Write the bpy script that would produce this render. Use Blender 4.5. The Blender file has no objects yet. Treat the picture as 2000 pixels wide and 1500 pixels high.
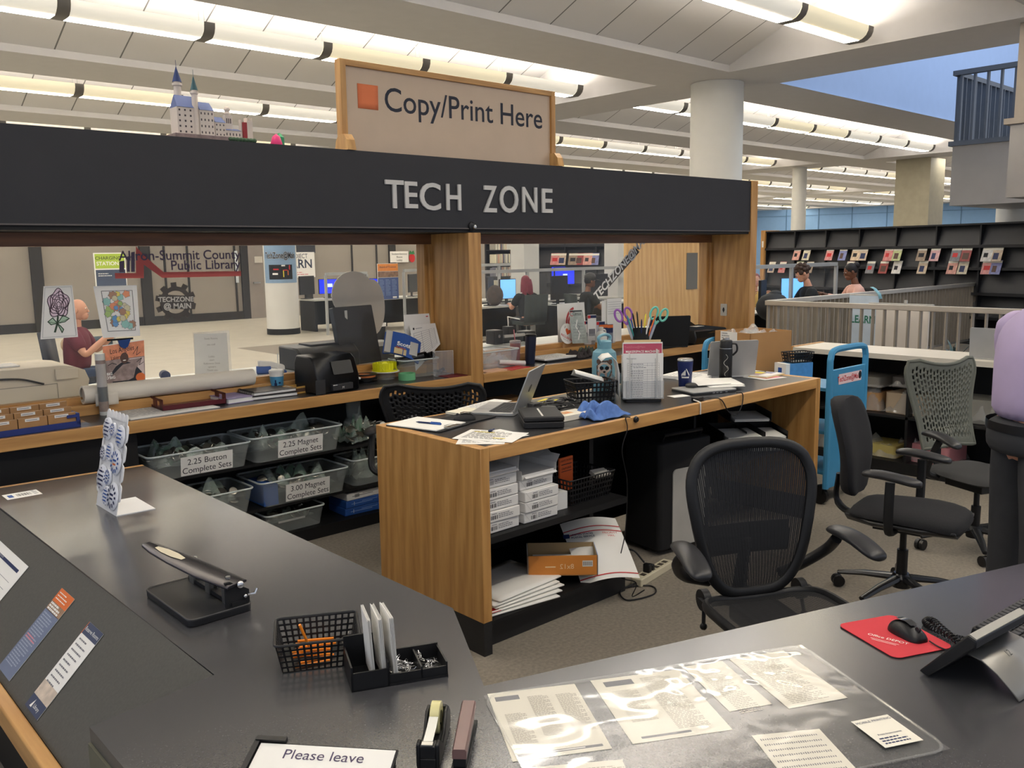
import bpy, math, random
from mathutils import Vector as V, Matrix, noise as mnoise
rnd = random.Random(7)
SC = bpy.context.scene; C = SC.collection; PI = math.pi
def R(d): return math.radians(d)

# ---------------------------------------------------------------- camera, world, exposure
CAM = V((0, 0, 1.74)); FPX = 1721.75
_p, _r, _y = R(8.4905), R(0.839), R(42.3593)
_f = V((math.sin(_y)*math.cos(_p), math.cos(_y)*math.cos(_p), -math.sin(_p)))
_rt = V((math.cos(_y), -math.sin(_y), 0)); _dn = _f.cross(_rt)
RT = math.cos(_r)*_rt + math.sin(_r)*_dn; DN = -math.sin(_r)*_rt + math.cos(_r)*_dn; FW = _f
cd = bpy.data.cameras.new('camera'); co = bpy.data.objects.new('camera', cd); C.objects.link(co)
cd.sensor_width = 36; cd.lens = FPX/2000*36; cd.clip_start = 0.02; cd.clip_end = 300
co.matrix_world = Matrix(((RT.x, -DN.x, -FW.x, CAM.x), (RT.y, -DN.y, -FW.y, CAM.y), (RT.z, -DN.z, -FW.z, CAM.z), (0, 0, 0, 1)))
SC.camera = co
W = bpy.data.worlds.new('world'); SC.world = W; W.use_nodes = True
W.node_tree.nodes['Background'].inputs[0].default_value = (0.80, 0.86, 1.0, 1)
W.node_tree.nodes['Background'].inputs[1].default_value = 0.55
SC.view_settings.view_transform = 'Standard'; SC.view_settings.look = 'None'
SC.view_settings.exposure = 0.45; SC.view_settings.gamma = 1
def area(name, loc, sx, sy, watts, col):       # unseen area light added as stand-in daylight to brighten the blue stairwell
    l = bpy.data.lights.new(name, 'AREA'); l.shape = 'RECTANGLE'; l.size = sx; l.size_y = sy; l.energy = watts; l.color = col
    o = bpy.data.objects.new(name, l); C.objects.link(o); o.location = loc; return o
area('stairwell_fill', (17, 1.5, 9.4), 10, 9, 700, (.86, .93, 1))
LAMP = 15.0           # strength of the ceiling lamps

# ---------------------------------------------------------------- pixel (2000x1500) -> point on a known plane
def ray(x, y): return RT*((x-1000)/FPX) + DN*((y-750)/FPX) + FW
def at(x, y, z): d = ray(x, y); return CAM + d*((z-CAM.z)/d.z)
def atY(x, y, Y): d = ray(x, y); return CAM + d*(Y/d.y)
def atX(x, y, X): d = ray(x, y); return CAM + d*(X/d.x)

# ---------------------------------------------------------------- materials
def lin(c):
    if isinstance(c, str): c = tuple(int(c[i:i+2], 16) for i in (0, 2, 4))
    return tuple((v/255/12.92 if v <= 10.3 else ((v/255+0.055)/1.055)**2.4) for v in c) + (1,)
_M = {}
def mat(name, col, rough=.55, metal=0, var=.06, vs=6., bump=0, bs=200, spec=.5, trans=0, alpha=1, em=0, coat=0, ior=1.45, sheen=0):
    if name in _M: return _M[name]
    m = bpy.data.materials.new(name); m.use_nodes = True; nt = m.node_tree; b = nt.nodes['Principled BSDF']
    c = lin(col); b.inputs['Base Color'].default_value = c
    b.inputs['Roughness'].default_value = rough; b.inputs['Metallic'].default_value = metal
    b.inputs['Specular IOR Level'].default_value = spec; b.inputs['IOR'].default_value = ior
    if trans: b.inputs['Transmission Weight'].default_value = trans
    if alpha < 1: b.inputs['Alpha'].default_value = alpha
    if coat: b.inputs['Coat Weight'].default_value = coat
    if sheen: b.inputs['Sheen Weight'].default_value = sheen
    if em: b.inputs['Emission Color'].default_value = c; b.inputs['Emission Strength'].default_value = em
    if var or bump:
        tc = nt.nodes.new('ShaderNodeTexCoord')
        if var:
            n = nt.nodes.new('ShaderNodeTexNoise'); n.inputs['Scale'].default_value = vs; n.inputs['Detail'].default_value = 4
            nt.links.new(tc.outputs['Object'], n.inputs['Vector'])
            r = nt.nodes.new('ShaderNodeValToRGB'); e = r.color_ramp.elements
            e[0].position = .3; e[1].position = .7
            e[0].color = tuple(v*(1-var) for v in c[:3])+(1,); e[1].color = tuple(min(1, v*(1+var)) for v in c[:3])+(1,)
            nt.links.new(n.outputs['Fac'], r.inputs['Fac']); nt.links.new(r.outputs['Color'], b.inputs['Base Color'])
        if bump:
            n2 = nt.nodes.new('ShaderNodeTexNoise'); n2.inputs['Scale'].default_value = bs; n2.inputs['Detail'].default_value = 2
            nt.links.new(tc.outputs['Object'], n2.inputs['Vector'])
            bp = nt.nodes.new('ShaderNodeBump'); bp.inputs['Strength'].default_value = bump; bp.inputs['Distance'].default_value = .002
            nt.links.new(n2.outputs['Fac'], bp.inputs['Height']); nt.links.new(bp.outputs['Normal'], b.inputs['Normal'])
    _M[name] = m; return m
def wood(name, c1, c2, axis, rough=.42, scale=1.):
    m = bpy.data.materials.new(name); m.use_nodes = True; nt = m.node_tree; b = nt.nodes['Principled BSDF']
    tc = nt.nodes.new('ShaderNodeTexCoord'); mp = nt.nodes.new('ShaderNodeMapping')
    s = [9*scale]*3; s[axis] = .8*scale; mp.inputs['Scale'].default_value = s
    nt.links.new(tc.outputs['Object'], mp.inputs['Vector'])
    w = nt.nodes.new('ShaderNodeTexWave'); w.wave_type = 'BANDS'; w.bands_direction = 'DIAGONAL'
    w.inputs['Scale'].default_value = .8; w.inputs['Distortion'].default_value = 9; w.inputs['Detail'].default_value = 2.5
    w.inputs['Detail Scale'].default_value = .9; nt.links.new(mp.outputs['Vector'], w.inputs['Vector'])
    n = nt.nodes.new('ShaderNodeTexNoise'); n.inputs['Scale'].default_value = 6; n.inputs['Detail'].default_value = 5
    nt.links.new(mp.outputs['Vector'], n.inputs['Vector'])
    mx = nt.nodes.new('ShaderNodeMix'); mx.inputs['Factor'].default_value = .72
    nt.links.new(w.outputs['Fac'], mx.inputs['A']); nt.links.new(n.outputs['Fac'], mx.inputs['B'])
    r = nt.nodes.new('ShaderNodeValToRGB'); e = r.color_ramp.elements
    e[0].position = .25; e[1].position = .7; e[0].color = lin(c1); e[1].color = lin(c2)
    nt.links.new(mx.outputs['Result'], r.inputs['Fac']); nt.links.new(r.outputs['Color'], b.inputs['Base Color'])
    b.inputs['Roughness'].default_value = rough; return m
def glow(name, col, s):
    if name in _M: return _M[name]
    m = bpy.data.materials.new(name); m.use_nodes = True; nt = m.node_tree
    b = nt.nodes['Principled BSDF']; b.inputs['Base Color'].default_value = lin(col); b.inputs['Roughness'].default_value = .5
    b.inputs['Emission Color'].default_value = lin(col); b.inputs['Emission Strength'].default_value = s
    _M[name] = m; return m
def clear(name, col=(235, 240, 240), rough=.05, solid=.12, refl=1.):
    # clear sheet plastic / window glass: see-through with a faint body and a real gloss
    if name in _M: return _M[name]
    m = bpy.data.materials.new(name); m.use_nodes = True; nt = m.node_tree; out = nt.nodes['Material Output']; nt.nodes.remove(nt.nodes['Principled BSDF'])
    N = lambda t: nt.nodes.new('ShaderNode'+t)
    tr = N('BsdfTransparent'); df = N('BsdfDiffuse'); df.inputs['Color'].default_value = lin(col); gl = N('BsdfGlossy'); gl.inputs['Roughness'].default_value = rough
    m1 = N('MixShader'); m1.inputs[0].default_value = solid; nt.links.new(tr.outputs[0], m1.inputs[1]); nt.links.new(df.outputs[0], m1.inputs[2])
    fr = N('Fresnel'); ge = N('NewGeometry'); q = N('Math'); q.operation = 'MULTIPLY_ADD'; q.inputs[1].default_value = 1/1.45-1.45; q.inputs[2].default_value = 1.45; nt.links.new(ge.outputs['Backfacing'], q.inputs[0]); nt.links.new(q.outputs[0], fr.inputs[0]); k = N('Math'); k.operation = 'MULTIPLY'; k.inputs[1].default_value = refl; nt.links.new(fr.outputs[0], k.inputs[0])
    m2 = N('MixShader'); nt.links.new(k.outputs[0], m2.inputs[0]); nt.links.new(m1.outputs[0], m2.inputs[1]); nt.links.new(gl.outputs[0], m2.inputs[2])
    nt.links.new(m2.outputs[0], out.inputs[0]); _M[name] = m; return m
K = lambda n, c, **k: mat(n, c, **k)
BLACK = K('black_plastic', (22, 22, 24), rough=.4); MATTEBLACK = K('matte_black', (17, 17, 19), rough=.7)
DARK = K('dark_grey', (48, 48, 50), rough=.5); GREY = K('mid_grey', (120, 120, 120)); LGREY = K('light_grey', (180, 178, 172))
WHITE = K('white_paper', (236, 234, 228), rough=.7, var=.02); WPLA = K('white_plastic', (228, 226, 218), rough=.4, var=.02)
INK = K('ink', (35, 35, 40), rough=.7, var=0); GINK = K('grey_ink', (120, 120, 125), rough=.7, var=0)
BLUE = K('blue_print', (40, 85, 160), var=.02); NAVY = K('navy_print', (28, 42, 84), var=.02)
RED = K('red_print', (196, 40, 44), var=.02); ORANGE = K('orange_print', (222, 112, 50), var=.02)
YELLOW = K('yellow_print', (226, 208, 62), var=.02); GREEN = K('green_print', (50, 120, 70), var=.02)
PINK = K('pink_print', (214, 130, 140), var=.02); STEEL = K('steel', (190, 190, 188), rough=.28, metal=1, var=.03)
CHROME = K('chrome', (215, 215, 215), rough=.14, metal=1, var=0); SILVER = K('silver_paint', (176, 176, 174), rough=.4, metal=.4)
CARD = K('cardboard', (168, 128, 84), rough=.8, vs=14); TAN = K('manila', (222, 196, 146), rough=.7, var=.03)
SKIN = K('skin_light', (206, 152, 124), rough=.55, var=.04); SKIND = K('skin_brown', (118, 78, 56), rough=.55, var=.04)
OAKX = wood('oak_along_x', (176, 128, 72), (204, 156, 94), 0); OAKY = wood('oak_along_y', (176, 128, 72), (204, 156, 94), 1)
OAKZ = wood('oak_upright', (170, 122, 64), (200, 152, 90), 2); OAKD = wood('dark_oak', (104, 66, 40), (132, 88, 55), 0)
LAM = K('black_laminate', (47, 47, 49), rough=.3, var=.25, vs=90, bump=.05, bs=500)
GLASS = clear('window_glass', (225, 230, 230), .01, .025, .22); ACRYL = clear('clear_acrylic', (235, 238, 240), .08, .16)
FOGGY = clear('milky_plastic', (205, 212, 208), .25, .24); FILM = clear('crinkled_film', (225, 228, 226), .12, .3)

# ---------------------------------------------------------------- mesh builder
_T = {}
def glyphs(s, bold=0):
    k = (s, bold)
    if k not in _T:
        cu = bpy.data.curves.new('lettering', 'FONT'); cu.body = s; cu.size = 1; cu.offset = bold; cu.resolution_u = 4
        o = bpy.data.objects.new('lettering', cu); me = bpy.data.meshes.new_from_object(o)
        _T[k] = ([tuple(v.co) for v in me.vertices], [tuple(p.vertices) for p in me.polygons])
        bpy.data.objects.remove(o); bpy.data.curves.remove(cu); bpy.data.meshes.remove(me)
    return _T[k]
def TR(x=0, y=0, z=0, rx=0, ry=0, rz=0, s=1):
    return Matrix.Translation((x, y, z)) @ Matrix.Rotation(rz, 4, 'Z') @ Matrix.Rotation(ry, 4, 'Y') @ Matrix.Rotation(rx, 4, 'X') @ Matrix.Diagonal((s, s, s, 1))
class MB:
    def __init__(self, m=None): self.v = []; self.f = []; self.m = []; self.ms = []; self.M = Matrix(); self.use(m or WHITE)
    def use(self, m):
        if m not in self.ms: self.ms.append(m)
        self.i = self.ms.index(m); return self
    def at(self, M=None): self.M = M or Matrix(); return self
    def add(self, vs, fs):
        b = len(self.v); M = self.M
        self.v += [tuple(M @ V(p)) for p in vs]
        for f in fs: self.f.append(tuple(b+i for i in f)); self.m.append(self.i)
        return self
    def box(self, x, y, z, sx, sy, sz, rz=0, rx=0, ry=0):   # centre, full size
        h = [(a*sx/2, b*sy/2, c*sz/2) for a in (-1, 1) for b in (-1, 1) for c in (-1, 1)]
        Q = TR(x, y, z, rx, ry, rz)
        return self.add([Q @ V(p) for p in h], [(0, 1, 3, 2), (4, 6, 7, 5), (0, 4, 5, 1), (2, 3, 7, 6), (0, 2, 6, 4), (1, 5, 7, 3)])
    def bb(self, x0, y0, z0, x1, y1, z1): return self.box((x0+x1)/2, (y0+y1)/2, (z0+z1)/2, abs(x1-x0), abs(y1-y0), abs(z1-z0))
    def poly(self, ps): return self.add(ps, [tuple(range(len(ps)))])
    def rect(self, x, y, w, h, z=0):  return self.poly([(x-w/2, y-h/2, z), (x+w/2, y-h/2, z), (x+w/2, y+h/2, z), (x-w/2, y+h/2, z)])
    def prism(self, ps, z0, z1):
        n = len(ps); vs = [(p[0], p[1], z0) for p in ps]+[(p[0], p[1], z1) for p in ps]
        return self.add(vs, [tuple(range(n-1, -1, -1)), tuple(range(n, 2*n))]+[(i, (i+1) % n, n+(i+1) % n, n+i) for i in range(n)])
    def rprism(self, x, y, w, h, r, z0, z1, n=5):
        return self.prism(rrect(x, y, w, h, r, n), z0, z1)
    def loft(self, rings, cap=True, closed=True):
        n = len(rings[0]); vs = [p for r in rings for p in r]; fs = []
        for k in range(len(rings)-1):
            for i in range(n if closed else n-1):
                j = (i+1) % n; fs.append((k*n+i, k*n+j, (k+1)*n+j, (k+1)*n+i))
        if cap and closed: fs += [tuple(range(n-1, -1, -1)), tuple((len(rings)-1)*n+i for i in range(n))]
        return self.add(vs, fs)
    def lathe(self, prof, n=20, x=0, y=0, z=0, cap=True):
        return self.loft([[(x+r*math.cos(2*PI*i/n), y+r*math.sin(2*PI*i/n), z+h) for i in range(n)] for r, h in prof], cap)
    def tube(self, path, r, n=8, cap=True, closed=False, flat=1):
        P = [V(p) for p in path]; rings = []; up = None; L = len(P)
        for k in range(L):
            a = P[(k-1) % L] if closed else P[max(k-1, 0)]; b = P[(k+1) % L] if closed else P[min(k+1, L-1)]
            t = (b-a)
            if t.length < 1e-9: t = V((0, 0, 1))
            t.normalize()
            if up is None: up = V((0, 0, 1)) if abs(t.z) < .9 else V((1, 0, 0))
            s = t.cross(up)
            if s.length < 1e-6: s = t.cross(V((0, 1, 0)))
            s.normalize(); up = s.cross(t).normalized()
            q = r[k] if isinstance(r, (list, tuple)) else r
            rings.append([P[k]+s*(q*math.cos(2*PI*i/n))+up*(q*flat*math.sin(2*PI*i/n)) for i in range(n)])
        if closed: rings.append(rings[0]); return self.loft(rings, False)
        return self.loft(rings, cap)
    def ell(self, x, y, z, rx, ry, rz, n=14, k=8, p=1.):
        sg = lambda a: math.copysign(abs(a)**p, a)
        return self.loft([[(x+rx*sg(math.sin(PI*(j+.02)/(k+.04)))*sg(math.cos(2*PI*i/n)), y+ry*sg(math.sin(PI*(j+.02)/(k+.04)))*sg(math.sin(2*PI*i/n)), z-rz*sg(math.cos(PI*(j+.02)/(k+.04)))) for i in range(n)] for j in range(k+1)])
    def surf(self, fn, nu, nv, th=0):                  # fn(u,v)->point; th>0 gives it a back
        vs = [fn(u/nu, v/nv) for v in range(nv+1) for u in range(nu+1)]; n = nu+1
        fs = [(v*n+u, v*n+u+1, (v+1)*n+u+1, (v+1)*n+u) for v in range(nv) for u in range(nu)]
        return self.add(vs, fs)
    def text(self, s, size, x=0, y=0, z=0, al='c', depth=0, bold=0, sx=1, rot=0):
        vs, fs = glyphs(s, bold)
        if not vs: return self
        xs = [p[0] for p in vs]; w = max(xs)-min(xs); o = {'c': -min(xs)-w/2, 'l': -min(xs), 'r': -max(xs)}[al]
        c, q = math.cos(rot), math.sin(rot)
        P = [((p[0]+o)*size*sx, p[1]*size) for p in vs]
        P = [(x+a*c-b*q, y+a*q+b*c) for a, b in P]
        if not depth: return self.add([(a, b, z) for a, b in P], fs)
        n = len(P); ed = {}
        for f in fs:
            for i in range(len(f)):
                e = (f[i], f[(i+1) % len(f)]); ed[e] = 1
        side = [(a, b, n+b, n+a) for a, b in ed if (b, a) not in ed]
        return self.add([(a, b, z) for a, b in P]+[(a, b, z+depth) for a, b in P], [tuple(n+i for i in f) for f in fs]+side)
    def lines(self, x0, y0, w, n, lh, th=None, z=.0011, fill=.85, words=True):     # greeked lines of print, downwards from y0
        th = th or lh*.45
        for k in range(n):
            x = x0; end = x0+w*(fill if k % 4 else fill*.75)
            while x < end:
                q = w*rnd.uniform(.06, .16) if words else end-x
                q = min(q, end-x); self.rect(x+q/2, y0-k*lh, q, th, z); x += q+w*.025
        return self
    def build(self, name, parent=None, loc=None, rz=0, label=None, cat=None, group=None, kind=None, bev=0, sub=0, smooth=40, rot=None, solid=0):
        me = bpy.data.meshes.new(name); me.from_pydata(self.v, [], self.f)
        for m in self.ms: me.materials.append(m)
        me.polygons.foreach_set('material_index', self.m); me.validate()
        if smooth:
            me.polygons.foreach_set('use_smooth', [True]*len(me.polygons)); me.set_sharp_from_angle(angle=R(smooth))
        me.update()
        o = bpy.data.objects.new(name, me); C.objects.link(o)
        if parent: o.parent = parent
        if loc is not None: o.location = loc
        o.rotation_euler = rot or (0, 0, rz)
        if solid: q = o.modifiers.new('s', 'SOLIDIFY'); q.thickness = solid; q.offset = 0
        if sub: q = o.modifiers.new('d', 'SUBSURF'); q.levels = sub; q.render_levels = sub
        if bev: q = o.modifiers.new('b', 'BEVEL'); q.width = bev; q.segments = 2; q.limit_method = 'ANGLE'; q.angle_limit = R(50)
        return tag(o, label, cat, group, kind)
def rrect(x, y, w, h, r, n=5):
    o = []
    for cx, cy, a in ((x+w/2-r, y+h/2-r, 0), (x-w/2+r, y+h/2-r, 90), (x-w/2+r, y-h/2+r, 180), (x+w/2-r, y-h/2+r, 270)):
        for i in range(n+1): t = R(a+90*i/n); o.append((cx+r*math.cos(t), cy+r*math.sin(t)))
    return o
def tag(o, label=None, cat=None, group=None, kind=None):
    if label: o['label'] = label
    if cat: o['category'] = cat
    if group: o['group'] = group
    if kind: o['kind'] = kind
    return o
def thing(name, label, cat, loc=(0, 0, 0), rz=0, group=None, rot=None):
    o = bpy.data.objects.new(name, None); C.objects.link(o); o.location = loc; o.rotation_euler = rot or (0, 0, rz); o.empty_display_size = .05
    return tag(o, label, cat, group)
def dup(o, loc=None, rz=None, label=None, group=None, parent=None):
    c = o.copy(); C.objects.link(c)
    if parent: c.parent = parent
    if loc is not None: c.location = loc
    if rz is not None: c.rotation_euler = (0, 0, rz)
    if label: c['label'] = label
    if group: c['group'] = group
    for ch in list(o.children): dup(ch, parent=c)
    return c
def edge(p, q, z):          # two pixels of one straight edge lying at height z -> (mid, angle, length)
    a = at(*p, z); b = at(*q, z); d = b-a
    return (a+b)/2, math.atan2(d.y, d.x), d.length
def spline(pts, n=8):       # Catmull-Rom through points
    P = [V(p) for p in pts]; P = [P[0]*2-P[1]]+P+[P[-1]*2-P[-2]]; o = []
    for i in range(1, len(P)-2):
        a, b, c, d = P[i-1:i+3]
        for k in range(n):
            t = k/n; o.append(.5*((2*b)+(c-a)*t+(2*a-5*b+4*c-d)*t*t+(3*b-a-3*c+d)*t**3))
    return o+[P[-2]]
def paper(name, w, h, loc, rz, label, cat='paper', fn=None, mats=WHITE, group=None, rot=None, th=.0008, bend=None):
    b = MB(mats); b.bb(-w/2, -h/2, 0, w/2, h/2, th)
    if fn: fn(b)
    return b.build(name, None, loc, rz, label, cat, group, rot=rot, smooth=0)
# ================================================================ the setting
CARPET = K('carpet', (134, 126, 114), rough=.95, var=.16, vs=60, bump=.5, bs=350)
LOBBYF = K('lobby_floor', (182, 176, 160), rough=.38, var=.08, vs=3)
PAINT = K('ceiling_paint', (196, 194, 192), rough=.8, var=.02)
BLUEWALL = K('blue_wall_paint', (134, 172, 214), rough=.8, var=.02)
b = MB(CARPET); b.bb(-3, -4, -.1, 75, 5.15, 0); b.bb(7.45, 5.15, -.1, 75, 16, 0); b.build('floor', kind='structure', smooth=0)
b = MB(LOBBYF); b.bb(-8, 5.15, -.1, 7.45, 24, 0); b.bb(7.45, 16, -.1, 75, 40, 0); b.build('floor_lobby', kind='structure', smooth=0)
# tile field of the coffers: panels with dark joints every 0.717 m
TILE = bpy.data.materials.new('coffer_tiles'); TILE.use_nodes = True
nt = TILE.node_tree; bs = nt.nodes['Principled BSDF']; bs.inputs['Roughness'].default_value = .85
tc = nt.nodes.new('ShaderNodeTexCoord'); sp = nt.nodes.new('ShaderNodeSeparateXYZ'); nt.links.new(tc.outputs['Object'], sp.inputs[0])
m1 = nt.nodes.new('ShaderNodeMath'); m1.operation = 'MULTIPLY_ADD'; m1.inputs[1].default_value = 1/.717; m1.inputs[2].default_value = 20-8.973/.717
m2 = nt.nodes.new('ShaderNodeMath'); m2.operation = 'FRACT'; m3 = nt.nodes.new('ShaderNodeMath'); m3.operation = 'GREATER_THAN'; m3.inputs[1].default_value = .024
nt.links.new(sp.outputs['X'], m1.inputs[0]); nt.links.new(m1.outputs[0], m2.inputs[0]); nt.links.new(m2.outputs[0], m3.inputs[0])
mx = nt.nodes.new('ShaderNodeMix'); mx.data_type = 'RGBA'; mx.inputs[6].default_value = lin((112, 110, 108)); mx.inputs[7].default_value = lin((206, 204, 202))
nt.links.new(m3.outputs[0], mx.inputs[0]); nt.links.new(mx.outputs[2], bs.inputs['Base Color'])
ZB = 4.0; LIP = .085; SLOPE = .44
XB = [(10.09+12.605*k, 11.31+12.605*k) for k in range(-1, 6)]
YB = [(-2.3, -1.12), (2.02, 3.2)]+[(6.82+4.335*j, 7.995+4.335*j) for j in range(0, 8)]
b = MB(PAINT)
for (y0, y1) in YB:
    if y1 < 6: b.poly([(-3.5, y1, ZB), (11.31, y1, ZB), (11.31, y0, ZB), (-3.5, y0, ZB)])
    else: b.poly([(-3.5, y1, ZB), (74, y1, ZB), (74, y0, ZB), (-3.5, y0, ZB)])
CELLS = []
for j in range(len(YB)-1):
    y0, y1 = YB[j][1], YB[j+1][0]
    for k in range(len(XB)):
        x0, x1 = XB[k]
        if y1 < 7 and k > 1: continue
        b.use(PAINT).poly([(x0, y1, ZB), (x1, y1, ZB), (x1, y0, ZB), (x0, y0, ZB)])
        if k == len(XB)-1 or (y1 < 7 and k >= 1): continue
        xa, xb = XB[k][1], XB[k+1][0]; ym = (y0+y1)/2; z1 = ZB+LIP; zt = z1+(ym-y0)*SLOPE
        CELLS.append((xa, xb, y0, y1))
        for p, q in (((xa, y0), (xb, y0)), ((xb, y0), (xb, y1)), ((xb, y1), (xa, y1)), ((xa, y1), (xa, y0))):
            b.poly([(*p, ZB), (*q, ZB), (*q, z1), (*p, z1)])
        for x, s in ((xa, 1), (xb, -1)): b.poly([(x, y0, z1), (x, y1, z1), (x, ym, zt)])
        b.use(TILE); b.poly([(xa, y0, z1), (xb, y0, z1), (xb, ym, zt), (xa, ym, zt)]); b.poly([(xa, ym, zt), (xb, ym, zt), (xb, y1, z1), (xa, y1, z1)])
b.build('ceiling', kind='structure', smooth=0)
# upper storey round the stair opening
b = MB(K('stair_blue', (146, 168, 204), rough=.8, var=.02)); b.bb(11.31, 6.86, ZB+.001, 40, 6.98, 9.5); b.build('wall_stairwell', kind='structure', smooth=0)
b = MB(PAINT); b.bb(11.2, -5, ZB+.001, 11.31, 6.86, 4.5); b.build('trim_1', kind='structure', smooth=0)
# far walls
PART = K('folding_wall_fabric', (148, 140, 130), rough=.8, var=.03, vs=2); SEAM = K('wall_seam', (40, 38, 37), rough=.6)
b = MB(PART); b.bb(-8, 23.4, 0, 24, 23.55, ZB)
b.use(SEAM)
for px in (325, 370, 462, 690, 738): x = atY(px, 560, 23.38).x; b.bb(x-.025, 23.37, .1, x+.025, 23.4, 2.9)
for px in (74, 286): x = atY(px, 560, 23.38).x; b.bb(x-.13, 23.3, 0, x+.13, 23.4, 2.9)
for px in (478, 600, 766): x = atY(px, 520, 23.38).x; b.bb(x-.12, 23.33, 0, x+.12, 23.4, 2.9)
b.bb(-8, 23.34, 0, atY(475, 560, 23.38).x, 23.4, .22)
b.build('wall_far', kind='structure', smooth=0)
b = MB(BLUEWALL)
p0 = at(1470, 412, ZB); p1 = at(2010, 391, ZB); p0 = p0+(p0-p1)*.5; p1 = p1+(p1-p0)*.2; b.add([(p0.x, p0.y, 0), (p1.x, p1.y, 0), (p1.x, p1.y, ZB), (p0.x, p0.y, ZB), (p0.x+.2, p0.y, 0), (p1.x+.2, p1.y, 0), (p1.x+.2, p1.y, ZB), (p0.x+.2, p0.y, ZB)], [(0, 1, 2, 3), (7, 6, 5, 4), (3, 2, 6, 7)])
b.use(K('blue_joint', (96, 132, 170)))
d = (p1-p0)
for k in range(1, 14):
    q = p0+d*(k/14); b.box(q.x-.02, q.y, 3.1, .04, .04, 1.8)
b.box((p0.x+p1.x)/2-.02, (p0.y+p1.y)/2, 3.62, .02, d.length, .03, rz=math.atan2(d.y, d.x)-PI/2)
b.build('wall_right', kind='structure', smooth=0)
# columns
COLP = K('column_paint', (214, 213, 206), rough=.6, var=.02)
def column(name, x, y, r, z1=ZB, base=True):
    b = MB(COLP); b.lathe([(r, 0), (r, z1-.002)], 40, x, y, cap=False)
    if base: b.use(MATTEBLACK).lathe([(r+.006, 0), (r+.006, .13), (r, .13)], 40, x, y, cap=False)
    return b.build(name, kind='structure', smooth=60)
column('column', 10.67, 7.40, .36)
column('column.001', 9.6, 18.15, .36)
c = at(1560, 384, 3.99); column('column.002', 23.3, 13.33, .2)
c = atX(1978, 480, 17.3); column('column.003', c.x, c.y, .3)
c = atX(1793, 420, 24.0); b = MB(K('column_olive', (168, 160, 136))); b.prism([(c.x-.45, c.y-.45), (c.x+.45, c.y-.45), (c.x+.45, c.y+.2), (c.x+.2, c.y+.45), (c.x-.45, c.y+.45)], 0, ZB-.002); b.build('column.004', kind='structure', smooth=0)
for px, y, w in ((1025, 13.2, .42), (1206, 12.9, .42)):
    c = atY(px, 500, y); b = MB(COLP); b.bb(c.x-w/2, c.y-.2, 0, c.x+w/2, c.y+.2, 2.75); b.build('wall_end', kind='structure', smooth=0)

# ---------------------------------------------------------------- ceiling lamps, hung in rows down the middle of each coffer
LENS = glow('lamp_lens', (255, 249, 240), LAMP); LENSW = glow('lamp_lens_warm', (255, 244, 218), LAMP*.9); UP = glow('lamp_uplight', (255, 248, 240), LAMP*1.1)
SHADE = glow('lamp_shade', (238, 234, 222), .34); SHADEW = glow('lamp_shade_warm', (240, 230, 200), .36); COUP = K('lamp_coupler', (104, 101, 96), rough=.5)
def lamp_proto(lens, shade, label):
    t = thing('pendant_lamp', label, 'ceiling lamp'); L = 1.31
    arc = [(-.19, .15), (-.185, .10), (-.165, .055), (-.125, .022), (-.085, .006), (.085, .006), (.125, .022), (.165, .055), (.185, .10), (.19, .15)]
    b = MB(shade)
    b.loft([[(x, p[0], p[1]) for p in arc] for x in (-L/2, L/2)], False, False); b.poly([(L/2, p[0], p[1]) for p in arc]); b.poly([(-L/2, p[0], p[1]) for p in arc[::-1]])
    b.build('lamp_shade', t, smooth=60)
    b = MB(lens); b.loft([[(x, p, .004) for p in (-.085, .085)] for x in (-L/2, L/2)], False, False); b.build('lens', t, smooth=0)
    b = MB(UP); b.poly([(-L/2, -.15, .13), (L/2, -.15, .13), (L/2, .15, .13), (-L/2, .15, .13)]); b.build('uplight', t, smooth=0)
    b = MB(COUP); b.loft([[(x, p[0]*1.03, p[1]*1.03-.004) for p in arc] for x in (L/2, L/2+.12)], False, False)
    b.build('coupler', t, smooth=60)
    b = MB(STEEL)
    for x in (L/2+.03, L/2+.09): b.tube([(x, 0, .15), (x, 0, .58)], .004, 5)
    b.build('hanger', t)
    return t
PL = [None, None]; first = True
ORD = ['first', 'second', 'third', 'fourth', 'fifth', 'sixth', 'seventh', 'eighth']
for ci, (xa, xb, y0, y1) in enumerate(CELLS):
    ym = (y0+y1)/2-(.04 if y0 > 5 else -.08); far = 'row %s' % ci
    jrow = [round(c[2], 1) for c in CELLS]
    rown = sorted(set(jrow)).index(round(y0, 1))
    where = ['above the counter', 'over the desk', 'behind the sign', 'over the lobby', 'past the lobby', 'farthest back'][min(rown, 5)]
    if xa > 11: where = ['', '', 'past the column', 'over the bookcase', 'over the reading room', 'deepest right'][min(rown, 5)]
    if xa > 24: where = where+' by blue wall'
    if math.hypot(xa, y0) > 46 or (y0 > 22 and xa < 11): continue
    for k in range(8):
        x = xb-.03-(7-k)*1.43-.13-.655
        warm = (k*3+ci) % 5 in (0, 2)
        if PL[warm] is None:
            PL[warm] = lamp_proto(*((LENSW, SHADEW) if warm else (LENS, SHADE)), label='x'); o = PL[warm]; o.location = (x, ym, 4.04)
        else: o = dup(PL[warm], (x, ym, 4.04))
        o['label'] = '%s pendant lamp, %s from left in row %s' % ('cream' if warm else 'white', ORD[k], where)
        o['group'] = 'pendant lamps '+where
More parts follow.
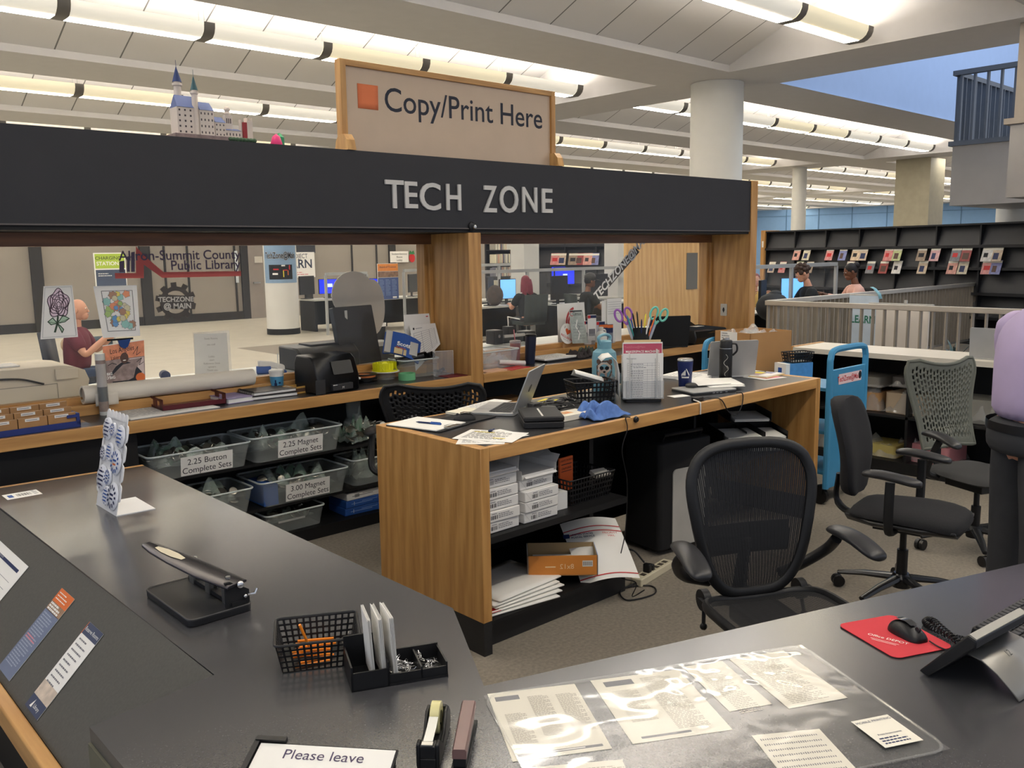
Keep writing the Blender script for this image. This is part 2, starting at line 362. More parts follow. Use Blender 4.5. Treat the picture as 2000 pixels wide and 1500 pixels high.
# ================================================================ service booth: hood, pillars, windows, wall counter
YF = 4.66; ZH0, ZH1 = 1.878, 2.362; XE0, XE1 = 7.285, 7.39; YG = 5.13; WC = .897
HOODB = K('hood_black', (40, 40, 44), rough=.55, var=.05)
b = MB(HOODB); b.bb(-1.5, YF, ZH0+.03, XE0, YF+.75, ZH1); b.use(K('hood_edge', (92, 86, 82), rough=.4)).bb(-1.5, YF-.004, ZH0+.022, XE0, YF+.02, ZH0+.03)
b.use(MATTEBLACK).bb(-1.5, YF+.012, ZH0, XE0, YF+.7, ZH0+.022)
hood = b.build('booth_hood', label='long black hood over the booth carrying the TECH ZONE letters', cat='booth hood', smooth=0)
LET = K('silver_letter', (205, 203, 198), rough=.45, var=.02)
def wall_letters(px, s, name='letter'):     # letters between pixel columns
    for ch, x0, x1, y0, y1 in s:
        a = atY(x0, y1, YF); c = atY(x1, y0, YF); z0 = atY((x0+x1)/2, y1, YF).z; z1 = atY((x0+x1)/2, y0, YF).z
        vs, fs = glyphs(ch, .012); w = max(v[0] for v in vs)-min(v[0] for v in vs); h = max(v[1] for v in vs)-min(v[1] for v in vs)
        b = MB(LET).at(TR((a.x+c.x)/2, YF-.001, z0, rx=PI/2) @ Matrix.Diagonal(((c.x-a.x)/w*h/(z1-z0), 1, 1, 1)))
        b.text(ch, (z1-z0)/h, 0, (0 if ch not in 'CO' else .01*(z1-z0)), 0, depth=.012, bold=.012); b.build(name, hood, smooth=0)
wall_letters(0, [('T', 752, 786, 351, 406), ('E', 790, 813, 354, 406), ('C', 819, 858, 356, 410), ('H', 871, 898, 359, 410), ('Z', 943, 968, 362, 414), ('O', 975, 1010, 362, 415), ('N', 1019, 1047, 365, 414), ('E', 1057, 1077, 368, 415)])
p = atY(921, 442, YF); b = MB(K('latch_dark', (30, 30, 33), rough=.5)); b.at(TR(p.x, YF-.001, p.z, rx=PI/2)); b.lathe([(.03, 0), (.03, .012), (.018, .02)], 16); b.use(STEEL).lathe([(.014, .02), (.012, .034), (.004, .036)], 12, .004, -.004); b.build('latch', hood)
# pillars
def pillar(name, x0, x1, y0, y1, z0, z1, label):
    b = MB(OAKZ); b.bb(x0, y0, z0, x1, y1, z1); return b.build(name, label=label, cat='pillar', bev=.003)
pillar('wooden_pillar', 3.872, 3.982, YF+.002, 5.22, 0, ZH0-.001, 'wooden pillar between the two booth windows')
e = pillar('wooden_end_panel', XE0, XE1, YF-.01, 5.19, 0, ZH1+.004, 'tall wooden panel closing the right end of the black hood')
p = atX(1414, 605, XE0); b = MB(K('outlet_plate', (196, 192, 180), rough=.4)); b.at(TR(XE0-.001, p.y, p.z, ry=-PI/2)); b.rprism(0, 0, .115, .07, .006, 0, .006)
b.use(INK); b.prism([(-.03, .0), (.0, -.014), (.0, .014)], .006, .007); b.prism([(0, -.012), (.022, -.006), (.022, .006), (0, .012)], .006, .007)
b.build('outlet_plate', label='pale outlet plate on the wooden end panel', cat='outlet')
# windows: frame + pane, right one holds a notched corner
def window(name, x0, x1):
    f = MB(OAKD); f.bb(x0, YG-.05, 1.806, x1, YG+.1, ZH0-.001)
    f.use(OAKX).bb(x0, YG-.03, .955, x1, YG+.03, .992)
    f.use(OAKZ); f.bb(x0, YG-.06, .992, x0+.05, YG+.1, 1.806); f.bb(x1-.05, YG-.03, .992, x1-.025, YG+.06, 1.806); f.bb(x1-.025, YG-.06, .992, x1, YG+.06, 1.806)
    w = f.build(name, kind='structure', smooth=0)
    g = MB(GLASS); g.bb(x0+.02, YG, .985, x1-.03, YG+.006, 1.81); g.build('pane', w, smooth=0)
window('window_1', -1.5, 3.871); window('window_2', 3.983, XE0-.001)
# wall counter: top, wooden nosing, upstand under the windows
def counter(name, x0, x1, label, left):
    t = thing(name, label, 'counter', (x0, YF, 0)); L = x1-x0
    b = MB(LAM); b.bb(0, .03, WC-.05, L, .62, WC); b.build('counter_top', t, smooth=0)
    b = MB(OAKX); b.bb(0, 0, WC-.062, L, .03, WC+.002); b.build('front_edge', t, bev=.003)
    b = MB(OAKX); b.bb(0, YG-.1-YF, WC+.001, L, YG-YF+.03, .955); b.build('upstand', t, smooth=0)
counter('wall_counter', -1.5, 3.87, 'black topped wooden counter along the left booth window', True)
counter('wall_counter', 3.984, 7.283, 'black topped wooden counter along the right booth window', False)
b = MB(K('lobby_ledge', (222, 226, 222), rough=.3, var=.02)); b.bb(-1.5, YG+.04, .93, 3.87, YG+.62, .972); b.bb(3.99, YG+.11, .93, 7.25, YG+.62, .972); b.bb(-1.5, YG+.5, 0, 7.25, YG+.55, .93)
b.build('lobby_ledge', label='white service ledge on the lobby side of the booth windows', cat='ledge', smooth=0)
# black shelving below the counter
SH = K('shelf_black', (15, 15, 16), rough=.55); ZS = (.10, .36, .62)
b = MB(SH)
b.bb(-1.5, 5.08, 0, 3.87, 5.12, .84); b.bb(3.985, 5.08, 0, 7.28, 5.12, .84)
b.bb(-1.5, 4.72, 0, 3.87, 5.08, .075)
for z in (.262, .538): b.bb(1.6, 4.74, z-.018, 3.87, 5.08, z)
for x in (1.6, 3.84): b.bb(x, 4.74, .1, x+.02, 5.08, .83)
b.bb(-1.5, 4.74, .1, 1.6, 4.76, .83); b.bb(3.99, 4.72, 0, 7.28, 5.08, .1); b.bb(3.99, 4.74, .42, 7.28, 5.08, .44)
b.build('under_counter_shelving', label='black open shelving under the long wall counter', cat='shelving', smooth=0)

# ================================================================ the work desk
DK = .926; X0, X1, Y0, Y1 = 2.333, 5.165, 2.762, 3.541
t = thing('work_desk', 'oak work desk with black top, open shelves and a tall wooden end', 'desk', (X0, Y0, 0)); L = X1-X0; D = Y1-Y0
b = MB(LAM); b.bb(.05, .03, DK-.04, L-.03, D-.02, DK-.001); b.build('desk_top', t, smooth=0)
b = MB(OAKX); b.bb(.051, 0, DK-.062, L-.051, .03, DK); b.bb(.051, D-.02, DK-.062, L-.051, D, DK); b.build('top_edge', t, bev=.003)
b = MB(OAKZ); b.bb(0, 0, .153, .05, D, DK); b.build('end_panel', t, bev=.003)
b = MB(OAKZ); b.bb(L-.05, 0, .153, L, D, DK); b.build('end_panel', t, bev=.003)
PLB = K('plinth_black', (38, 38, 39), rough=.5)
b = MB(PLB); b.bb(.004, .003, 0, .05, D-.01, .153); b.build('plinth', t, smooth=0)
b = MB(PLB); b.bb(.051, .07, 0, 1.02, D-.02, .12); b.build('plinth', t, smooth=0)
b = MB(PLB); b.bb(L-.05, .01, 0, L-.004, D-.01, .153); b.build('plinth', t, smooth=0)
b = MB(SH); b.bb(.05, D-.05, .1, L-.05, D-.02, DK-.062); b.bb(1.0, .3, 0, 1.03, D-.05, DK-.062); b.bb(.052, .02, .12, 1.03, D-.05, .14); b.build('back_panel', t, smooth=0)
ZSH = .512
b = MB(SH); b.bb(.052, .04, ZSH-.03, .999, D-.05, ZSH); b.build('shelf', t, smooth=0)
b = MB(SH); b.bb(2.05, .12, .475, L-.052, D-.05, .495); b.bb(2.05, .4, .0, 2.07, D-.05, DK-.062); b.build('shelf', t, smooth=0)
p = atY(1241, 819, Y0); b = MB(BLACK); b.at(TR(p.x-X0, 0, p.z, rx=PI/2)); b.lathe([(.016, 0), (.016, .006), (.011, .01), (.011, .014), (.002, .015)], 16); b.build('lock', t)

# ================================================================ reception counter (near)
CT = .74
t = thing('reception_counter', 'large grey black reception counter wrapping round the near corner', 'counter', (0, 0, 0))
top = [(1.494, 4.30), (.80, 4.345), (.813, 1.975), (.514, 1.935), (.508, .2), (.9, -.9), (3.6, -.9), (3.6, .693), (1.245, 1.478), (1.479, 1.885)]
RLAM = K('counter_laminate', (66, 66, 68), rough=.22, var=.12, vs=260, bump=.006, bs=700, spec=.9, ior=1.6)
b = MB(RLAM); b.prism(top, CT-.035, CT); b.build('counter_top', t, smooth=0)
b = MB(OAKX); b.prism([(1.494, 4.302), (.6, 4.36), (.6, 4.385), (1.494, 4.327)], CT-.035, CT+.001); b.build('end_edge', t, smooth=0)
b = MB(K('slope_laminate', (84, 82, 76), rough=.6, var=.1, vs=120)); SLX = .27
b.add([(.811, 4.345, CT-.002), (.811, 1.5, CT-.002), (.811-SLX, 1.5, CT-.002-SLX), (.811-SLX, 4.345, CT-.002-SLX), (.811, 4.345, CT-.04), (.811, 1.5, CT-.04), (.811-SLX, 1.5, CT-.04-SLX), (.811-SLX, 4.345, CT-.04-SLX)], [(0, 3, 2, 1), (4, 5, 6, 7), (0, 1, 5, 4), (2, 3, 7, 6), (0, 4, 7, 3), (1, 2, 6, 5)]); b.build('sloped_front', t, smooth=0)
q = .811-SLX
b = MB(OAKY); b.bb(q-.045, 1.2, CT-SLX-.06, q-.005, 4.38, CT-SLX+.01); b.build('front_rail', t, bev=.006)
b = MB(SH); b.bb(q+.05, 2.0, 0, 1.38, 4.30, CT-SLX-.08); b.bb(.9, 2.0, CT-SLX-.08, 1.38, 4.28, CT-.036)
b.prism([(.52, 1.9), (.52, .2), (.95, -.8), (3.5, -.8), (3.5, .55), (1.2, 1.32), (1.38, 1.9)], 0, CT-.036); b.build('counter_base', t, smooth=0)
b = MB(K('cheek_laminate', (104, 102, 84), rough=.6)); b.bb(.508, .3, .2, .516, 1.934, CT-.036); b.build('cheek', t, smooth=0)
# ================================================================ things on the reception counter
# barcode sticker
m, a, l = edge((17, 977), (81, 964), CT)
def f(b):
    b.use(INK)
    x = -.02
    while x < .035: w = rnd.choice((.001, .002, .003)); b.rect(x, 0, w, .045, .0006); x += w+.002
    b.use(BLUE).rect(-.045, 0, .02, .05, .0006); b.use(GINK); b.lines(.042, .04, .02, 4, .02, z=.0006)
paper('barcode_sticker', .135, .1, (m.x, m.y+.05, CT), .0, 'white barcode sticker stuck at the back corner of the reception counter', 'sticker', f, th=.0004)
# bookend carrying pin buttons
t = thing('button_bookend', 'white metal bookend covered in blue and white pin buttons', 'bookend', (1.10, 3.635, CT))
SCAL = [(y, z) for y, z in rrect(0, .19, .20, .36, .01, 3)]
b = MB(K('white_enamel', (232, 232, 232), rough=.35, var=.02)).at(TR(0, 0, 0, ry=R(11)) @ Matrix(((0, 0, 1, 0), (1, 0, 0, 0), (0, 1, 0, 0), (0, 0, 0, 1))))
b.rprism(0, .185, .235, .37, .012, 0, .003)
for k in range(6): b.rprism(-.1+.04*k, .375, .036, .05, .017, 0, .003)
for k in range(4):
    for s in (-1, 1): b.rprism(s*.118, .09+k*.078, .04, .07, .019, 0, .003)
b.build('upright_plate', t)
b = MB(K('white_enamel', (232, 232, 232))); b.prism([(0, -.12), (.15, -.125), (.155, .11), (0, .12)], 0, .003); b.build('base_plate', t, smooth=0)
M0 = TR(-.002, 0, 0, ry=R(11)) @ Matrix(((0, 0, -1, 0), (-1, 0, 0, 0), (0, 1, 0, 0), (0, 0, 0, 1)))
for i, (y, z, r) in enumerate([(-.075, .32, .048), (-.01, .325, .03), (.075, .31, .046), (-.09, .22, .032), (-.02, .235, .038), (.06, .205, .052), (-.075, .12, .054), (-.005, .135, .034), (.0, .06, .04), (.07, .07, .055)]):
    b = MB(K('button_face', (226, 228, 234), rough=.25, var=.01)).at(M0 @ TR(y, z, 0)); b.lathe([(r, 0), (r, .004), (r*.9, .008), (.001, .0095)], 20)
    b.use(BLUE if i % 3 else NAVY)
    if i % 2:
        for k in range(12): q = 2*PI*k/12; b.at(M0 @ TR(y+r*.7*math.cos(q), z+r*.7*math.sin(q), .0097, rz=q)); b.rect(0, 0, r*.3, r*.16)
        b.at(M0 @ TR(y, z, .0100)); b.rect(0, r*.14, r*.7, r*.16); b.use(ORANGE if i == 5 else NAVY).rect(0, -r*.16, r*.6, r*.14)
    else:
        b.at(M0 @ TR(y, z, .0100))
        for k in range(4): b.rect(0, r*(.5-.33*k), r*(1.1 if k in (1, 2) else .7), r*.14)
        for k in range(8): q = 2*PI*k/8; b.rect(r*.74*math.cos(q), r*.74*math.sin(q), r*.12, r*.12)
    b.build('pin_button', t)
# three-hole punch
t = thing('hole_punch', 'black heavy three-hole punch with a raised chrome lever', 'hole punch', (.97, 2.44, CT), rz=R(0))
b = MB(BLACK); b.rprism(0, 0, .185, .33, .02, 0, .022); b.build('base', t, bev=.004)
b = MB(K('grey_rim', (86, 84, 82), rough=.35, metal=.6)); b.tube([(x, y, .022) for x, y in rrect(0, 0, .183, .328, .02)], .0025, 6, closed=True); b.build('rim', t)
b = MB(MATTEBLACK); b.bb(.035, -.155, .022, .075, .15, .034); b.add([(.02, -.15, .022), (.09, -.15, .022), (.09, -.15, .06), (.035, -.15, .095), (.02, -.15, .095), (.02, -.142, .022), (.09, -.142, .022), (.09, -.142, .06), (.035, -.142, .095), (.02, -.142, .095)], [(0, 1, 2, 3, 4), (9, 8, 7, 6, 5)]+[(i, i+5, (i+1) % 5+5, (i+1) % 5) for i in range(5)]); b.build('frame', t, smooth=0)
for y in (-.115, 0, .115):
    b = MB(STEEL); b.bb(.03, y-.016, .022, .036, y+.016, .082); b.bb(.054, y-.016, .022, .06, y+.016, .082); b.lathe([(.007, .024), (.007, .1)], 12, .045, y); b.lathe([(.013, .022), (.013, .03)], 12, .045, y); b.build('punch_head', t)
# lever: slopes up to the back left, flat grip with a pale inset
b = MB(K('lever_metal', (62, 60, 64), rough=.22, metal=.7)); Q = [V((.055, -.15, .082)), V((.01, -.05, .105)), V((-.03, .06, .128)), V((-.06, .13, .145)), V((-.075, .17, .155))]
w = (.035, .04, .036, .026, .016)
b.loft([[V((p.x+sx*ww, p.y+sx*ww*.35, p.z+dz)) for sx, dz in ((-1, -.004), (1, -.004), (1.05, .002), (.8, .006), (-.8, .006), (-1.05, .002))] for p, ww in zip(Q, w)]); b.build('lever', t, bev=.002)
b = MB(K('lever_inset', (206, 196, 170), rough=.3)); b.loft([[Q[2]*(1-s)+Q[3]*s+V((ww*c, ww*.35*c, .008)) for c in (-.6, .6)] for s, ww in ((-.35, .012), (.1, .024), (.6, .022), (1, .01))], False, False); b.build('lever_inset', t)
b = MB(CHROME); b.ell(.062, -.157, .082, .011, .007, .011); b.build('rivet', t)
b = MB(CHROME); b.ell(.075, -.156, .045, .006, .005, .006); b.tube([(.085, -.15, .045), (.105, -.155, .045), (.112, -.155, .058)], .004, 6); b.build('locking_pin', t)
# basket of golf pencils
def basket(name, label, loc, rz, w, d, h, taper=.86, nx=9, ny=7, nz=4, m=BLACK, parent=None, grp=None):
    t = thing(name, label, 'basket', loc, rz, grp)
    def pt(s, u, z):       # side s, along u -1..1, height 0..1
        k = taper+(1-taper)*z; X = w/2*k; Y = d/2*k
        return {0: V((u*X, -Y, z*h)), 1: V((X, u*Y, z*h)), 2: V((-u*X, Y, z*h)), 3: V((-X, -u*Y, z*h))}[s]
    b = MB(m)
    for s in range(4):
        n = nx if s % 2 == 0 else ny
        for i in range(n+1):
            u = -1+2*i/n; du = .3/n*1.1
            nrm = [V((0, 1, 0)), V((-1, 0, 0)), V((0, -1, 0)), V((1, 0, 0))][s]*.002
            A = [pt(s, max(-1, u-du), 0), pt(s, min(1, u+du), 0), pt(s, min(1, u+du), 1), pt(s, max(-1, u-du), 1)]
            b.add(A+[p+nrm for p in A], [(0, 1, 2, 3), (7, 6, 5, 4), (0, 3, 7, 4), (1, 5, 6, 2)])
        for k in range(nz+1):
            z = k/nz; dz = .34/nz*(1.3 if k in (0, nz) else 1)
            nrm = [V((0, 1, 0)), V((-1, 0, 0)), V((0, -1, 0)), V((1, 0, 0))][s]*.0022
            A = [pt(s, -1, max(0, z-dz/2)), pt(s, 1, max(0, z-dz/2)), pt(s, 1, min(1, z+dz/2)), pt(s, -1, min(1, z+dz/2))]
            b.add(A+[p+nrm for p in A], [(0, 1, 2, 3), (7, 6, 5, 4), (0, 4, 5, 1), (3, 2, 6, 7)])
    b.build('lattice', t, smooth=0)
    b = MB(m); X, Y = w/2*taper, d/2*taper; b.bb(-X, -Y, 0, X, Y, .003); b.build('bottom', t, smooth=0)
    b = MB(m); b.tube([(x, y, h) for x, y in rrect(0, 0, w+.004, d+.004, .012, 3)], .0035, 6, closed=True); b.build('rim', t)
    return t
bk = basket('pencil_basket', 'black lattice basket of orange golf pencils on the reception counter', (1.045, 1.885, CT), R(-29), .2, .165, .075, nx=12, ny=10, nz=5)
PENC = K('pencil_orange', (238, 138, 34), rough=.4, var=.03)
def pencil(loc, rot, label, L=.09):
    b = MB(PENC); b.lathe([(.0036, 0), (.0036, L)], 6); b.use(CARD).lathe([(.0036, -.012), (.0036, 0)], 6) if 0 else None
    return b.build('golf_pencil', None, loc, rot=rot, label=label, cat='pencil', group='golf pencils in the basket')
for k in range(10):
    a = R(-29)+rnd.uniform(-.5, .5); q = TR(1.045, 1.885, CT, rz=R(-29)) @ V((rnd.uniform(.01, .05), -.045+.0095*k, .008+.011*(k % 3)))
    pencil(q, (0, R(-90), a), 'short orange golf pencil lying flat in the black lattice basket')
q = TR(1.045, 1.885, CT, rz=R(-29)) @ V((-.012, -.018, .012)); pencil(q, (R(6), R(-22), 0), 'orange golf pencil standing up out of the lattice basket', .105)
# card holder with call cards and paper clips
t = thing('desk_organizer', 'black desk organizer holding card stacks and paper clips', 'organizer', (1.13, 1.665, CT), R(-24))
b = MB(BLACK); b.bb(-.115, -.05, 0, .115, .075, .004)
b.bb(-.115, -.05, 0, -.111, .075, .06); b.bb(-.03, -.05, 0, -.026, .075, .06); b.bb(-.115, .071, 0, -.026, .075, .085); b.bb(-.115, -.05, 0, -.026, -.046, .045)
b.bb(-.026, .055, 0, .115, .06, .04); b.bb(-.026, -.045, 0, .115, -.041, .026); b.bb(.111, -.045, 0, .115, .06, .036); b.bb(.05, -.045, 0, .054, .06, .034); b.build('tray', t, smooth=0)
for k, (dx, rz, n) in enumerate(((-.012, .0, 5), (.012, .02, 6), (.036, .05, 7))):
    b = MB(WHITE)
    for j in range(n): b.box(j*.0016-.003, rnd.uniform(-.002, .002), .08+rnd.uniform(0, .004), .0007, .1, .15, ry=R(-3), rx=R(rnd.uniform(-1, 1)))
    o = b.build('card_stack', None, TR(1.13, 1.665, CT, rz=R(-24)) @ V((dx-.052, .012, .0055)), R(-24)+rz, 'white card stack standing %s in the black organizer' % ('at the left', 'in the middle', 'nearest the paper clips')[k], 'cards', 'card stacks in the organizer', smooth=0)
CLIP = K('clip_wire', (200, 200, 200), rough=.2, metal=1, var=0)
def clipw(b, M, s=1.):
    b.at(M); b.tube([V(p)*s for p in [(0, 0, 0), (.022, 0, 0), (.026, .004, 0), (.022, .008, 0), (0, .008, 0), (-.004, .005, 0), (0, .002, 0), (.018, .002, 0)]], .0006, 4)
for x0, x1, n, nm in ((-.02, .045, 34, 'left'), (.058, .108, 16, 'right')):
    b = MB(CLIP)
    for k in range(n): clipw(b, TR(rnd.uniform(x0+.006, x1-.01), rnd.uniform(-.03, .035), .007+rnd.uniform(0, .012), rnd.uniform(-.6, .6), rnd.uniform(-.6, .6), rnd.uniform(0, 6)), 1.05)
    b.build('paper_clips', None, TR(1.13, 1.665, CT, rz=R(-24)) @ V((0, 0, 0)), R(-24), 'loose steel paper clips in the %s compartment of the black organizer' % nm, 'paper clips', kind='stuff')
# tape dispenser
t = thing('tape_dispenser', 'black desktop tape dispenser with a roll of clear tape', 'tape dispenser', (1.01, 1.36, CT), R(-46.5))
prof = [(-.085, 0), (.07, 0), (.078, .012), (.075, .04), (.055, .058), (.03, .058), (.0, .03), (-.03, .026), (-.065, .05), (-.085, .05)]
for s in (-1, 1):
    b = MB(BLACK).at(Matrix(((0, 0, 1, s*.019-.004), (1, 0, 0, 0), (0, 1, 0, 0), (0, 0, 0, 1)))); b.prism(prof, 0, .008); b.build('side', t, bev=.003)
b = MB(BLACK); b.bb(-.016, -.085, 0, .016, .076, .02); b.bb(-.016, -.085, .02, .016, -.06, .046); b.bb(-.016, .066, .02, .016, .076, .05); b.build('body', t, bev=.002)
b = MB(K('tape_roll', (214, 206, 150), rough=.3, var=.02)).at(TR(0, .03, .044) @ Matrix(((0, 0, 1, 0), (1, 0, 0, 0), (0, 1, 0, 0), (0, 0, 0, 1)))); b.loft([[(r*math.cos(2*PI*i/28), r*math.sin(2*PI*i/28), z) for i in range(28)] for r, z in ((.015, -.0095), (.033, -.0095), (.033, .0095), (.015, .0095))], False); b.build('tape_roll', t)
b = MB(K('tape_strip', (222, 222, 212), rough=.25)); b.loft([[(x, y, z) for x in (-.0095, .0095)] for y, z in ((.0, .062), (-.03, .056), (-.075, .052))], False, False); b.build('tape_strip', t)
b = MB(STEEL); b.bb(-.011, -.09, .05, .011, -.078, .053); b.build('cutter', t, smooth=0)
# stapler
t = thing('stapler', 'brown topped stapler lying beside the tape dispenser', 'stapler', (1.055, 1.315, CT), R(-46))
b = MB(K('stapler_brown', (120, 92, 88), rough=.3)); b.loft([[(x*w, y, z0+z*h) for x, z in ((-1, 0), (1, 0), (1, .8), (.8, 1), (-.8, 1), (-1, .8))] for y, w, z0, h in ((-.1, .014, .03, .02), (.02, .015, .036, .02), (.075, .015, .042, .016), (.083, .013, .042, .008))]); b.build('arm', t)
b = MB(BLACK); b.loft([[(x*.0165, y, z0+z*h) for x, z in ((-1, 0), (1, 0), (1, 1), (-1, 1))] for y, z0, h in ((-.105, .0, .012), (.05, .0, .01), (.09, 0, .006))]); b.bb(-.013, -.1, .012, .013, .06, .032); b.build('base', t, bev=.002)
# "Please leave" sign in its black sloping holder
A = at(510, 1450, CT+.045); B = at(773, 1465, CT+.045); d = (B-A); ang = math.atan2(d.y, d.x); L = d.length
mid = (A+B)/2; n = V((math.sin(ang), -math.cos(ang), 0))
t = thing('sign_holder', 'sloping sign holder with a white sheet reading Please leave', 'sign holder', (mid.x, mid.y, CT), ang)
b = MB(BLACK).at(TR(0, 0, .044, rx=R(14))); b.bb(-L/2-.012, -.17, -.006, L/2+.004, .004, -.002); b.bb(-L/2-.014, -.17, -.006, -L/2-.003, .012, .004); b.build('backing', t, smooth=0)
b = MB(BLACK); b.bb(-L/2-.01, -.012, 0, L/2, -.002, .041); b.build('stand', t, smooth=0)
b = MB(BLACK).at(TR(0, 0, .044, rx=R(14))); b.bb(-L/2-.012, .003, -.004, -L/2+.05, .014, .006); b.build('clip_bar', t, smooth=0)
b = MB(WHITE).at(TR(0, 0, .044, rx=R(14))); b.bb(-L/2, -.168, -.002, L/2, 0, 0); b.use(K('purple_ink', (76, 64, 92), var=0)); b.text('Please leave', .034, .0, -.036, .0006); b.text('your ID here', .034, .0, -.085, .0006) if 0 else None; b.build('sheet', t, smooth=0)

# clear desk mat with sheets under it
M3 = [(945, 1362), (1565, 1262), (1866, 1478), (1010, 1560)]
PM = [at(x, y, CT) for x, y in M3]; dU = (PM[1]-PM[0]); mang = math.atan2(dU.y, dU.x)
o0 = PM[0]; MW = dU.length; MH = .50
t = thing('clear_desk_mat', 'crinkled clear plastic desk mat covering printed sheets', 'desk mat', (o0.x, o0.y, CT+.002), mang)
FILMM = clear('mat_film', (236, 236, 230), .06, .08, 1.0)
def mf(u, v):
    x, y = u*MW, -v*MH
    return (x, y, .0022+0.0013*max(0, mnoise.noise(V((x*9, y*13, 3)))+.15)+.0010*mnoise.noise(V((x*34, y*26, 7)))*max(0, min(1, (u-.35)*4)))
b = MB(FILMM); b.surf(mf, 110, 56); b.build('film', t, smooth=180)
b = MB(FILMM); b.tube([(x, y, .002) for x, y in rrect(MW/2, -MH/2, MW, MH, .04)], .0035, 6, closed=True, flat=.5); b.build('edge_fold', t)
def sheet_on(name, p, q, h, label, fn, z=CT+.0004, cat='printed sheet', grp='printed sheets under the clear mat'):
    a = at(*p, z); c = at(*q, z); d = c-a; w = d.length
    b = MB(K('mat_paper', (226, 221, 206), rough=.7, var=.02)); b.bb(0, -h, 0, w, 0, .0008); fn(b, w, h)
    return b.build(name, None, a, math.atan2(d.y, d.x), label, cat, grp, smooth=0)
PG = K('faded_print', (168, 160, 146), var=0)
def s1(b, w, h):
    b.use(GINK).rect(.04, -.03, .055, .02, .001); b.use(PG)
    for x, y0, n in ((.02, -.10, 28), (.085, -.035, 38), (.15, -.04, 37)): b.lines(x, y0, .055, n, .0045, .0024, .001)
    b.use(GINK).rect(w/2, -h+.017, w*.86, .009, .001); b.use(WHITE).rect(w/2, -h+.017, w*.5, .003, .0013)
def s2(b, w, h):
    b.use(GINK).rect(.06, -.028, .07, .024, .001); b.use(PG)
    for x, n, f in ((.03, 24, .07), (.115, 40, .085)): b.lines(x, -.065 if n < 30 else -.02, f, n, .0058, .0026, .001)
    b.use(GINK).rect(w/2-.03, -h+.017, w*.5, .008, .001)
def s3(b, w, h): b.use(PG).lines(.02, -.03, w-.04, 30, .007, .0028, .001)
def s4(b, w, h):
    b.use(GINK)
    for k in range(9):
        for j in range(26): b.rect(.012+j*(w-.024)/26, -.02-k*.02, .0025, rnd.uniform(.004, .008), .001)
sheet_on('printed_sheet', (952, 1356), (1122, 1336), .279, 'printed sheet with columns of text at the left of the clear mat', s1)
sheet_on('printed_sheet', (1153, 1330), (1325, 1308), .279, 'printed sheet with grey header second from the left under clear mat', s2)
sheet_on('printed_sheet', (1334, 1303), (1410, 1291), .22, 'printed sheet half lost in the glare under the clear mat', s3)
sheet_on('printed_sheet', (1425, 1288), (1530, 1271), .25, 'printed sheet under the far corner of the clear mat', s3)
sheet_on('printed_sheet', (1030, 1500), (1215, 1484), .2, 'printed sheet cut off by the front edge of the mat', s2)
sheet_on('printed_sheet', (1468, 1437), (1600, 1424), .2, 'sheet of small grey dashes under the mat beside the white card', s4)
def card(b, w, h):
    b.use(NAVY); b.text('MOBILE PRINTING', .0105, w/2, -.016, .0012); b.text('Print from home', .0085, w/2, -h*.62, .0012); b.lines(.01, -h*.72, w-.02, 3, .009, .004, .0012)
sheet_on('mobile_printing_card', (1662, 1410), (1733, 1396), .105, 'small white card headed MOBILE PRINTING lying on the clear mat', card, z=CT+.0085, cat='card', grp=None)
# red mouse mat, mouse, keyboard, phone
A, B_ = at(1640, 1222, CT), at(1735, 1205, CT); d = B_-A; ang = math.atan2(d.y, d.x)
t = thing('mouse_mat', 'red mouse mat on the right part of the reception counter', 'mouse mat', (A.x, A.y, CT), ang)
b = MB(K('red_cloth', (196, 52, 62), rough=.8, var=.03)); b.rprism(.085, -.105, .185, .215, .022, .0025, .004, 6); b.build('cloth', t, smooth=0)
b = MB(MATTEBLACK); b.rprism(.085, -.105, .185, .215, .022, 0, .0025, 6); b.build('rubber_base', t, smooth=0)
b = MB(WHITE); b.text('Office DEPOT', .017, .05, -.12, .0043, rot=R(-58)); b.at(TR(.037, -.125, .0043, rz=R(-58))); b.rect(0, 0, .07, .0015); b.rect(0, -.007, .06, .0015); b.build('lettering', t, smooth=0)
def mouse(label, loc, rz, m=BLACK):
    t = thing('computer_mouse', label, 'mouse', loc, rz)
    b = MB(m); rings = []
    for y, w, h in ((-.055, .006, .010), (-.05, .022, .022), (-.03, .031, .033), (0, .031, .037), (.03, .03, .03), (.048, .024, .018), (.055, .01, .009)):
        rings.append([(w*math.cos(q), y, max(0, h*math.sin(q)) if math.sin(q) > 0 else 0) for q in [2*PI*i/20 for i in range(20)]])
    b.loft(rings); b.build('shell', t, sub=1, smooth=80)
    b = MB(K('mouse_gloss', (60, 60, 62), rough=.15)); b.loft([[(x, y, z) for x in (-.011, 0, .011)] for y, z in ((-.045, .0285), (-.03, .0365), (0, .0402), (.022, .0355))], False, False); b.build('top_strip', t, smooth=80)
    b = MB(DARK).at(TR(0, .034, .0285, ry=PI/2)); b.lathe([(.007, -.003), (.007, .003)], 12); b.build('wheel', t)
    return t
pm = at(1772, 1240, CT+.004); mouse('black glossy mouse on the red mouse mat', (pm.x, pm.y, CT+.004), R(158))
p0, p1 = at(1820, 1258, CT), at(1862, 1275, CT)
b = MB(BLACK); b.tube(spline([at(1815, 1252, CT+.009), at(1835, 1264, CT+.0065), at(1858, 1272, CT+.006), at(1900, 1282, CT+.003), at(1960, 1290, CT+.003)]), .0018, 6); b.build('mouse_cable', label='thin black mouse cable trailing off the red mat', cat='cable')
